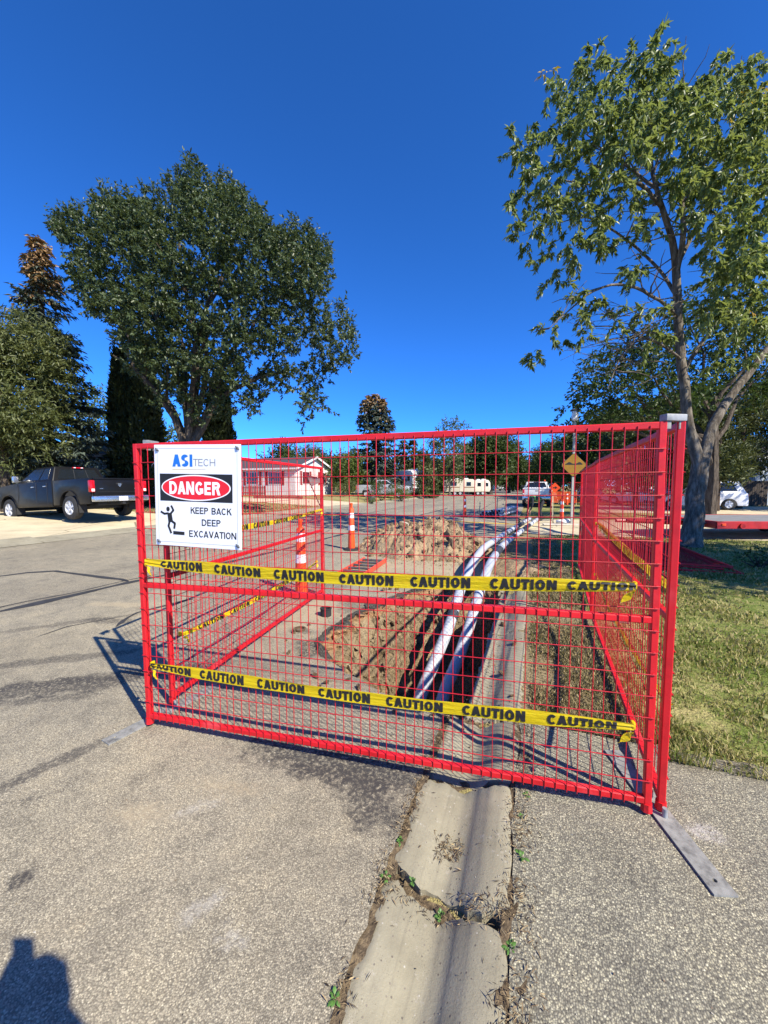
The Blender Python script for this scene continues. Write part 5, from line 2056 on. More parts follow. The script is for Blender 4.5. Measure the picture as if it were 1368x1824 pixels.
def roadwork_sign():
    o = thing('roadwork_sign', (1.75, 34.0, gz(1.7)), 0, 'small orange diamond roadwork sign on a stand by the orange barrier', 'road sign')
    m = MB(); m.prism([(0, .95), (.42, 1.37), (0, 1.79), (-.42, 1.37)], 'y', -.02, .0); m.build('panel', M['orange'], o)
    m = MB(); m.prism([(-.16, 1.33), (.02, 1.33), (.02, 1.25), (.2, 1.37), (.02, 1.49), (.02, 1.41), (-.16, 1.41)], 'y', -.03, -.022); m.build('arrow', M['print_black'], o)
    m = MB()
    for s in (-1, 1): m.tube([(s * .35, 0, 0), (0, 0.02, 1.0)], .02, 6)
    m.tube([(0, .6, 0), (0, .02, 1.0)], .02, 6); m.build('stand', M['galv'], o)
    b = thing('safety_barrier', (1.5, 33.2, gz(1.5)), R(8), 'orange plastic mesh barrier between stakes down the street', 'barrier')
    for x in (-.9, 0, .9, 1.8):
        m = MB(); m.cbox((x, 0, .6), (.06, .06, 1.2), .006); m.build('stake', M['wood'], b)
    for k in range(12):
        m = MB(); m.cbox((.45, -.035, .22 + k * .075), (2.75, .012, .034), .003); m.build('mesh_strand', M['orange'], b)
    for k in range(22):
        m = MB(); m.cbox((-.9 + k * .128, -.045, .63), (.022, .010, .86), .002); m.build('mesh_strand', M['orange'], b)
    r = fence_panel((2.0, 37.0, gz(2)), R(20), LF, 'red fence panel standing far down the street behind the orange barrier', nv=30, group='far red fence panels')


roadwork_sign()


# ------------------------------------------------------------ pipes, stakes, planks round the worker
def pipe_stack():
    pm = flat('stacked_pipe', (.40, .43, .47), .45, 0, .12, 5)
    r = .062
    spots = []
    for k in range(6): spots.append((-2.32 + k * .17, r, 19.35 + .12 * nz(k, 0, 0, 3)))
    for k in range(5): spots.append((-2.23 + k * .17, r + .108, 19.5 + .2 * nz(k, 2, 0, 3)))
    for k in range(3): spots.append((-1.80 + k * .17, r + .216, 19.45 + .2 * nz(k, 5, 0, 3)))
    me = None
    for (x, z, y) in spots:
        o = thing('stacked_pipe', (x, y, gz(-2) + z + .06), R(-9), 'grey pipe lying in the stack on the road by the speed hump', 'pipe', 'pipes stacked on the road')
        m = MB()
        m.lathe([(r, 0), (r, 4.6), (r * .86, 4.6), (r * .86, .02), (r, 0)], 14, axis='y', close=False)
        m.build('wall', pm, o, True)
        m = MB(); m.lathe([(r * .855, .02), (r * .02, .021)], 14, axis='y', close=False); m.build('dark_mouth_disc', M['rubber'], o)  # black disc across the mouth, standing in for the shaded inside
    for i, (x, y) in enumerate(((-1.85, 19.9), (-1.5, 22.8))):
        o = put('timber_block', MB().mesh('x', M['wood']) if False else _box_mesh((1.2, .09, .06), M['wood']), None, (x, y, gz(-2) + .031))
        tag(o, ('front' if i == 0 else 'rear') + ' timber bearer under the stacked pipes', 'timber')


def _box_mesh(s, mat, ch=.006):
    m = MB(); m.cbox((0, 0, 0), s, ch)
    return m.mesh('block', mat)


pipe_stack()
for i, (x, y, hgt, lab) in enumerate(((-2.45, 19.9, .75, 'thin pale stake beside the near end of the pipe stack'), (-1.25, 20.6, .9, 'thin pale stake on the right of the pipe stack'), (-1.9, 23.6, .9, 'thin pale stake at the far end of the pipe stack'), (.84, 17.0, 1.15, 'pale wooden stake standing beside the worker'))):
    m = MB(); m.prism([(-.022, 0), (.022, 0), (.022, hgt - .05), (0, hgt), (-.022, hgt - .05)], 'y', -.012, .012)
    o = m.build('survey_stake', M['wood'], None, loc=(x, y, gz(x)), rot=(0, R(2 * (-1) ** i), R(20)))
    tag(o, lab, 'stake', 'survey stakes')
m = MB(); m.cbox((0, 0, .03), (1.35, .22, .05), .008)
tag(m.build('plank', flat('pale_plank', (.55, .50, .42), .8, 0, .15, 12), None, loc=(1.1, 16.5, gz(1.1)), rot=(0, 0, R(16))), 'pale plank lying on the verge in front of the bump sign', 'plank')


def bag(loc, s, rz, label, mat):
    bm = bmesh.new(); bmesh.ops.create_icosphere(bm, subdivisions=3, radius=1)
    for v in bm.verts:
        p = v.co
        k = 1 + .22 * nz(p.x, p.y, p.z, 1.8)
        v.co = Vector((p.x * s[0] * k, p.y * s[1] * k, (max(p.z, -.55) + .55) * s[2] * k))
    me = bpy.data.meshes.new('bag'); bm.to_mesh(me); bm.free(); me.materials.append(mat)
    me.polygons.foreach_set('use_smooth', [True] * len(me.polygons))
    return tag(put('sandbag', me, None, loc, (0, 0, rz)), label, 'bag')


bag((1.25, 16.9, gz(1.2) + .05), (.30, .16, .11), .2, 'white striped sandbag on the plank by the bump sign', M['white_bag'])
bag((.50, 6.15, gz(.5)), (.075, .05, .05), .4, 'crumpled white rag on the grass beside the lawn side fence', M['white_bag'])
# ------------------------------------------------------------ vegetation
CAMR = R(21)          # trees are modelled facing the photographer's direction of view


def unit(a):
    return a / np.maximum(np.linalg.norm(a, axis=1, keepdims=True), 1e-9)


def leaves(P, A, N, ln, wd, fold=.18):
    """folded leaf blades: base P, axis A, normal N"""
    n = len(P)
    S = unit(np.cross(A, N))
    N2 = np.cross(S, A)
    ln = np.asarray(ln).reshape(-1, 1); wd = np.asarray(wd).reshape(-1, 1)
    mid = P + A * ln * .45
    V = np.stack([P, mid + S * wd * .5 + N2 * wd * fold, P + A * ln - N2 * ln * .12, mid - S * wd * .5 + N2 * wd * fold], axis=1).reshape(-1, 3)
    b = (np.arange(n) * 4)[:, None]
    F = np.concatenate([b + np.array([[0, 1, 2]]), b + np.array([[0, 2, 3]])], axis=1).reshape(-1, 3)
    return V, F


def blob_foliage(blobs, per, leaf, twig, nl, droop=.2, up=.3, out=.8, seed=0, shell=.5, flatten=.85, jitter=.5):
    """leafy twigs through every blob (x, y, z, r)"""
    g = np.random.default_rng(seed)
    PP, AA, NN, LL, WW = [], [], [], [], []
    for (x, y, z, r) in blobs:
        T = max(3, int(per * r ** 2.1))
        d = unit(g.normal(size=(T, 3)))
        rad = r * g.random((T, 1)) ** shell
        anc = np.array([[x, y, z]]) + d * rad * np.array([[1, 1, flatten]])
        td = unit(d * out + np.array([[0, 0, up]]) + g.normal(size=(T, 3)) * jitter)
        tl = twig * (.6 + .8 * g.random((T, 1)))
        for k in range(nl):
            f = (k + g.random((T, 1))) / nl
            p = anc + td * tl * f + np.array([[0, 0, -1]]) * (f ** 2) * tl * droop * .6
            a = unit(td * .55 + g.normal(size=(T, 3)) * .65 + np.array([[0, 0, -droop]]))
            nn = unit(g.normal(size=(T, 3)) * .55 + np.array([[.25, -.2, .8]]))
            PP.append(p); AA.append(a); NN.append(nn)
            LL.append(leaf[0] * (.65 + .7 * g.random(T))); WW.append(leaf[1] * (.65 + .7 * g.random(T)))
    return leaves(np.concatenate(PP), np.concatenate(AA), np.concatenate(NN), np.concatenate(LL), np.concatenate(WW))


def bark(name, c1, c2, c3):
    t = NT(name)
    st = t.noise(1.0, 6, .7, vec=t.mapping(scale=(14, 14, 3.2)))
    c = t.ramp(st, [(.32, c1), (.5, c2), (.7, c3)])
    return t.pbr(c, .92, 0, t.bump(st, .9, .03), .15)


M['bark_grey'] = bark('ash_bark', (.04, .033, .027), (.13, .11, .088), (.30, .265, .22))
M['bark_dark'] = bark('elm_bark', (.03, .024, .02), (.085, .068, .052), (.16, .13, .10))
M['bark_conifer'] = bark('spruce_bark', (.03, .022, .016), (.075, .052, .038), (.12, .09, .065))

M['leaf_elm'] = leaf_mat('elm_leaf', [(.022, .042, .012), (.038, .066, .018), (.062, .096, .030), (.12, .155, .075)], .25, .40, None, 1.1)
M['leaf_ash'] = leaf_mat('ash_leaf', [(.040, .078, .018), (.070, .130, .028), (.110, .180, .044), (.18, .25, .085), (.27, .31, .12)], .38, .38, None, 1.5)
M['leaf_dark'] = leaf_mat('shade_tree_leaf', [(.022, .045, .010), (.036, .068, .015), (.060, .098, .022)], .3, .5)
M['leaf_bright'] = leaf_mat('bright_leaf', [(.05, .085, .016), (.085, .13, .022), (.13, .165, .035)], .32, .5)
M['leaf_pale'] = leaf_mat('willow_leaf', [(.055, .075, .020), (.10, .125, .038), (.17, .19, .075)], .3, .45)
M['leaf_far'] = leaf_mat('far_leaf', [(.030, .056, .013), (.050, .085, .018), (.085, .12, .03)], .3, .55)
M['leaf_poplar'] = leaf_mat('poplar_leaf', [(.06, .085, .03), (.10, .13, .05), (.17, .20, .09)], .3, .4)
M['needle'] = leaf_mat('spruce_needles', [(.022, .038, .019), (.042, .064, .036), (.085, .115, .075)], .08, .6)
M['needle_blue'] = leaf_mat('blue_spruce_needles', [(.026, .044, .029), (.052, .076, .056), (.12, .15, .125)], .08, .6)
M['needle_olive'] = leaf_mat('olive_conifer', [(.032, .046, .014), (.065, .082, .025), (.115, .135, .046)], .15, .6)
M['needle_brown'] = leaf_mat('cone_laden_top', [(.16, .09, .04), (.28, .17, .08), (.40, .27, .14)], .1, .7)
M['cedar'] = leaf_mat('cedar_spray', [(.012, .022, .007), (.024, .038, .010), (.045, .062, .016)], .12, .6)
M['flower_pink'] = leaf_mat('pink_petals', [(.45, .06, .20), (.6, .15, .35), (.7, .4, .5)], .2, .5)


def crown(parent, V, F, mat, name='crown'):
    me = tri_mesh(name, V, F, mat)
    o = put(name, me, parent)
    return tag(o, kind='stuff')


def limb_mesh(limbs, mat, name, parent, n=7):
    m = MB()
    for path, rad in limbs:
        m.tube(path, rad, n)
    return m.build(name, mat, parent, True, fix=False)


def wig(a, b, k, seed, amp=.12, n=6):
    """wandering limb from a to b"""
    a, b = Vector(a), Vector(b)
    L = (b - a).length
    out = []
    for i in range(n + 1):
        t = i / n
        p = a.lerp(b, t)
        w = math.sin(t * math.pi) * L * amp
        p += Vector((nz(t * 2, seed, 0, 1.3), nz(t * 2, seed, 5, 1.3), .5 * nz(t * 2, seed, 9, 1.3) + k)) * w
        out.append(p)
    return out


def at(u, dep):
    """ground position at sideways ratio u (tan of the angle right of the view axis) and distance dep"""
    c, s = math.cos(CAMR), math.sin(CAMR)
    X, Y = u * dep, dep
    x, y = X * c - Y * s, X * s + Y * c
    return (x, y, gz(x))


# --- the elm across the street: leaf clumps (right, back, up, radius) in metres from its foot
ELM_CLUMPS = [
    (-3.83, -0.41, 11.39, 0.92), (-5.53, 1.88, 12.86, 1.04), (-4.82, -0.12, 11.97, 0.47), (-5.88, 1.26, 12.81, 0.5), (-4.74, 0.42, 12.54, 0.38), (-5.34, 1.23, 13.03, 0.4), (-2.07, -1.01, 11.5, 0.79), 
    (-3.1, 0.55, 12.52, 0.87), (-4.59, 2.54, 13.75, 0.97), (-2.81, -0.37, 12.49, 0.41), (-3.71, 1.01, 13.51, 0.45), (-4.68, 2.27, 14.27, 0.48), (-1.9, -0.84, 12.17, 0.4), (-2.3, 0.03, 12.71, 0.42), 
    (-3.43, 1.59, 13.74, 0.46), (-4.15, 2.73, 14.5, 0.49), (-1.67, -0.98, 10.57, 1.2), (-4.08, 2.78, 12.7, 1.48), (-3.23, -0.75, 9.81, 0.99), (-5.42, 2.5, 11.59, 1.19), (-0.62, -1.49, 11.33, 0.64), 
    (-1.52, 0.07, 12.48, 0.7), (-2.45, 1.88, 13.68, 0.78), (-3.51, 3.49, 14.73, 0.85), (-0.04, -1.91, 10.29, 0.83), (-1.43, 0.49, 11.89, 0.97), (-3.19, 3.45, 13.52, 1.13), (-1.18, -0.86, 12.22, 0.31), 
    (-1.83, 0.08, 12.93, 0.33), (-2.52, 1.26, 13.78, 0.35), (-3.57, 2.99, 15.05, 0.38), (0.63, -0.88, 12.69, 0.49), (-0.03, 0.49, 13.76, 0.53), (-0.52, 1.6, 14.54, 0.56), (-1.2, 2.97, 15.45, 0.6), 
    (1, -1.58, 11.29, 0.85), (-0.12, 0.66, 12.71, 0.97), (-1.34, 3.27, 14.61, 1.12), (0.36, 0.11, 14.24, 0.3), (-0.46, 1.85, 15.55, 0.34), (1.08, -0.95, 12.8, 0.31), (0.61, 0.18, 13.6, 0.33), 
    (-0.02, 1.27, 14.4, 0.35), (-0.87, 3.16, 15.82, 0.39), (2.08, -1.31, 12.22, 0.52), (1.54, 0.02, 13.11, 0.56), (0.93, 1.52, 14.13, 0.61), (0.42, 2.85, 15.07, 0.65), (2.86, -1.47, 11.59, 0.73), 
    (2.07, 0.69, 13.11, 0.83), (1.14, 3.18, 14.81, 0.95), (2.64, -1.29, 12.34, 0.34), (1.86, 0.43, 13.59, 0.38), (1.53, 1.7, 14.46, 0.41), (0.94, 2.82, 15.25, 0.44), (2.46, -2.03, 10.42, 1.07), 
    (1.3, 0.59, 12.04, 1.26), (0.22, 3.51, 13.94, 1.47), (4.02, -2.15, 10.26, 0.7), (3.46, -0.26, 11.48, 0.79), (2.9, 1.62, 12.54, 0.88), (2.32, 3.26, 13.52, 0.95), (3.65, -1.56, 11.34, 0.34), 
    (3.22, -0.2, 12.28, 0.37), (2.82, 0.99, 12.98, 0.4), (2.34, 2.17, 13.82, 0.42), (1.92, 3.3, 14.51, 0.45), (4.71, -1.76, 9.95, 0.89), (4.01, 0.97, 11.35, 1.05), (3.47, 3.33, 12.76, 1.18), 
    (5.69, -1.77, 9.85, 0.55), (5.38, -0.14, 10.71, 0.61), (5.15, 1.39, 11.55, 0.66), (4.75, 2.8, 12.29, 0.71), (5.37, -1.37, 10.66, 0.35), (5.08, -0.13, 11.33, 0.37), (4.85, 1.27, 12.15, 0.4), 
    (4.5, 3.1, 13.44, 0.44), (6.04, -1.24, 9.62, 0.37), (5.76, -0.14, 10.12, 0.4), (5.58, 1.29, 10.83, 0.43), (5.32, 2.37, 11.53, 0.46), (6.16, -0.98, 10.2, 0.22), (5.89, 0.94, 11.37, 0.25), 
    (5.77, 2.07, 12.04, 0.26), (5.43, -1.4, 8.82, 0.91), (5.02, 0.43, 9.75, 1.02), (4.64, 2.77, 10.84, 1.16), (4, -1.59, 8.72, 1.29), (2.9, 2.64, 10.78, 1.64), (2.16, -1.33, 9.16, 1.39), 
    (0.48, 2.72, 11.15, 1.76), (0.2, -1.5, 9.37, 1.38), (-2.05, 2.63, 11.5, 1.75), (-0.3, -2.32, 7.86, 1.1), (-2.09, 0.82, 9.29, 1.34), (-3.7, 3.47, 10.52, 1.55), (-1.94, -1.74, 8.17, 0.77), 
    (-3.45, 0.68, 9.27, 0.89), (-5.05, 2.99, 10.37, 1.01), (-2.57, -1.83, 8.26, 0.46), (-3.62, -0.36, 8.93, 0.51), (-4.8, 1.05, 9.42, 0.56), (-5.93, 2.56, 10.12, 0.6), (-3.24, -1.47, 9.14, 0.39), 
    (-4.52, 0.23, 10.03, 0.43), (-5.65, 1.47, 10.63, 0.46), (-6.34, 2.56, 11.32, 0.49), (0.75, -1.35, 7.63, 1.27), (-1.21, 2.43, 9.01, 1.58), (2.66, -1.56, 7.09, 1.26), (1.26, 2.45, 8.57, 1.59), 
    (4.34, -1.21, 7.31, 1.11), (3.41, 2.07, 8.54, 1.34), (5.7, -0.31, 7.7, 0.75), (5.47, 1.4, 8.35, 0.83), (6.43, -0.01, 7.67, 0.43), (6.36, 1.19, 8.2, 0.46), (6.94, -0.36, 7.65, 0.23), 
    (6.74, 1.12, 8.26, 0.25), (6.3, -0.38, 6.63, 0.61), (6.12, 1.08, 7.1, 0.66), (6.94, -0.07, 6.71, 0.29), (6.72, 1.15, 7, 0.31), (5.37, 0.46, 6.23, 0.89), (5.38, -0.6, 4.82, 0.51), 
    (5.11, 0.7, 5.12, 0.55), (5.87, -0.16, 4.64, 0.29), (5.81, 0.87, 4.95, 0.3), (5.04, -0.16, 4.18, 0.22), (4.82, 0.83, 4.29, 0.23), (4.19, -0.53, 5.76, 0.79), (3.64, 1.18, 6.38, 0.87), 
    (3.21, -0.29, 5.37, 0.47), (2.62, 1.31, 5.91, 0.52), (-1, -2.27, 6.65, 0.5), (-1.95, -0.6, 7.34, 0.55), (-2.9, 0.7, 7.79, 0.6), (-3.74, 1.92, 8.31, 0.64), (-4.58, 3.28, 8.76, 0.69), 
    (-1.29, -2.14, 7.41, 0.37), (-2.13, -0.93, 7.83, 0.4), (-2.95, 0.34, 8.26, 0.44), (-3.94, 1.83, 9.04, 0.48), (-4.77, 3.11, 9.57, 0.51), (-0.05, -1.56, 6.48, 0.83), (-1.42, 0.7, 7.11, 0.95), 
    (-2.64, 2.83, 7.84, 1.06), (1.22, -1.58, 5.92, 0.74), (0.24, 0.55, 6.48, 0.84), (-0.86, 2.49, 7.09, 0.94), (2.53, -1.64, 5.72, 0.78), (1.62, 0.42, 6.33, 0.89), (0.84, 2.39, 6.85, 0.99), 
    (-0.27, -1.11, 5.39, 0.67), (-0.91, 0.13, 5.75, 0.73), (-1.88, 1.96, 6.25, 0.81), (1.33, -0.6, 5.21, 0.65), (0.73, 0.95, 5.46, 0.71), (-0.96, -1.58, 6, 0.52), (-1.75, -0.42, 6.27, 0.56), 
    (-2.47, 0.79, 6.76, 0.6), (-3.61, 2.58, 7.29, 0.66), (0.08, -0.39, 4.64, 0.57), (-0.46, 0.8, 5.01, 0.61), (1.68, -0.48, 4.44, 0.52), (1.19, 1.04, 4.71, 0.56), (2.82, -0.5, 4.78, 0.52), 
    (2.34, 1.09, 5.15, 0.57), (0.83, -0.57, 4.18, 0.42), (0.2, 0.87, 4.43, 0.46), (-0.88, -0.46, 4.92, 0.42), (-1.74, 1.08, 5.07, 0.46), ]
ELM_SHOOTS = [
    (-0.29, 1.34, 15.76, 0.26), (-0.24, 1.32, 15.48, 0.23), (-0.19, 1.3, 15.21, 0.2), (-0.14, 1.28, 14.93, 0.17), (-0.87, 1.6, 15.44, 0.26), (-0.82, 1.58, 15.16, 0.23), (-0.77, 1.56, 14.88, 0.2), 
    (-0.72, 1.54, 14.61, 0.17), (-0.12, 1.76, 15.9, 0.26), (-0.07, 1.74, 15.62, 0.23), (-0.02, 1.72, 15.34, 0.2), (0.03, 1.7, 15.06, 0.17), (0.28, 2.1, 15.73, 0.26), (0.33, 2.09, 15.45, 0.23), 
    (0.39, 2.07, 15.16, 0.2), (0.44, 2.05, 14.87, 0.17), (1.01, 1.58, 15.18, 0.26), (1.06, 1.56, 14.91, 0.23), (1.11, 1.54, 14.63, 0.2), (1.16, 1.52, 14.35, 0.17), (1.35, 2.03, 15.28, 0.26), 
    (1.4, 2.01, 14.99, 0.23), (1.45, 1.99, 14.71, 0.2), (1.5, 1.97, 14.42, 0.17), (2.57, -0.27, 13.19, 0.26), (2.61, -0.28, 12.94, 0.23), (2.66, -0.3, 12.69, 0.2), (2.7, -0.32, 12.44, 0.17), 
    (-1.4, 0.84, 14.07, 0.26), (-1.35, 0.82, 13.8, 0.23), (-1.3, 0.81, 13.53, 0.2), (-1.25, 0.79, 13.26, 0.17), (-2.75, 2.06, 15.08, 0.26), (-2.7, 2.04, 14.8, 0.23), (-2.64, 2.02, 14.51, 0.2), 
    (-2.59, 2, 14.22, 0.17), (-3.01, 1.29, 14.16, 0.26), (-2.96, 1.27, 13.88, 0.23), (-2.91, 1.25, 13.61, 0.2), (-2.86, 1.23, 13.33, 0.17), (-4.01, 1.94, 14.82, 0.26), (-3.96, 1.92, 14.54, 0.23), 
    (-3.9, 1.9, 14.25, 0.2), (-3.85, 1.88, 13.97, 0.17), (-3.15, -0.05, 13.42, 0.26), (-3.1, -0.07, 13.16, 0.23), (-3.06, -0.08, 12.91, 0.2), (-3.01, -0.1, 12.65, 0.17), (-4.26, 0.83, 13.78, 0.26), 
    (-4.21, 0.81, 13.51, 0.23), (-4.16, 0.79, 13.25, 0.2), (-4.11, 0.78, 12.98, 0.17), (-4.45, 0.24, 12.95, 0.26), (-4.4, 0.22, 12.69, 0.23), (-4.35, 0.2, 12.44, 0.2), (-4.31, 0.19, 12.18, 0.17), 
    (-5.51, 0.98, 13.33, 0.26), (-5.46, 0.96, 13.05, 0.23), (-5.41, 0.94, 12.78, 0.2), (-5.36, 0.92, 12.51, 0.17), (-6.19, 1.04, 13.13, 0.26), (-6.14, 1.02, 12.86, 0.23), (-6.09, 1, 12.59, 0.2), 
    (-6.04, 0.98, 12.31, 0.17), (4.68, -0.39, 11.91, 0.26), (4.73, -0.41, 11.66, 0.23), (4.77, -0.43, 11.41, 0.2), (4.82, -0.45, 11.16, 0.17), (5.15, 0.11, 12.06, 0.26), (5.2, 0.09, 11.8, 0.23), 
    (5.25, 0.07, 11.54, 0.2), (5.3, 0.05, 11.28, 0.17), (5.48, 0.24, 11.87, 0.26), (5.53, 0.23, 11.61, 0.23), (5.58, 0.21, 11.35, 0.2), (5.62, 0.19, 11.09, 0.17), (5.78, 1.82, 12.44, 0.26), 
    (5.83, 1.8, 12.15, 0.23), (5.88, 1.78, 11.87, 0.2), (5.93, 1.76, 11.58, 0.17), (3.48, 1.47, 12.72, 0.26), (3.54, 1.45, 12.44, 0.23), (3.59, 1.43, 12.16, 0.2), (3.64, 1.41, 11.88, 0.17), 
    (6.58, -0.26, 8.72, 0.26), (6.63, -0.28, 8.47, 0.23), (6.68, -0.3, 8.21, 0.2), (6.72, -0.31, 7.95, 0.17), (6.79, 1.28, 8.81, 0.26), (6.84, 1.26, 8.53, 0.23), (6.89, 1.24, 8.25, 0.2), 
    (6.94, 1.22, 7.96, 0.17), (7.06, -0.4, 7.42, 0.26), (7.1, -0.42, 7.17, 0.23), (7.15, -0.43, 6.91, 0.2), (7.2, -0.45, 6.65, 0.17), (5.83, 0.87, 9.12, 0.26), (5.88, 0.85, 8.84, 0.23), 
    (5.93, 0.83, 8.57, 0.2), (5.98, 0.81, 8.3, 0.17), (-5.15, -0.11, 12.05, 0.26), (-5.1, -0.13, 11.79, 0.23), (-5.06, -0.15, 11.54, 0.2), (-5.01, -0.16, 11.28, 0.17), (-0.33, -0.3, 13.64, 0.26), 
    (-0.28, -0.32, 13.39, 0.23), (-0.24, -0.34, 13.14, 0.2), (-0.19, -0.35, 12.89, 0.17), (2.51, 1.81, 13.89, 0.26), (2.56, 1.79, 13.61, 0.23), (2.61, 1.77, 13.32, 0.2), (2.66, 1.75, 13.04, 0.17), ]
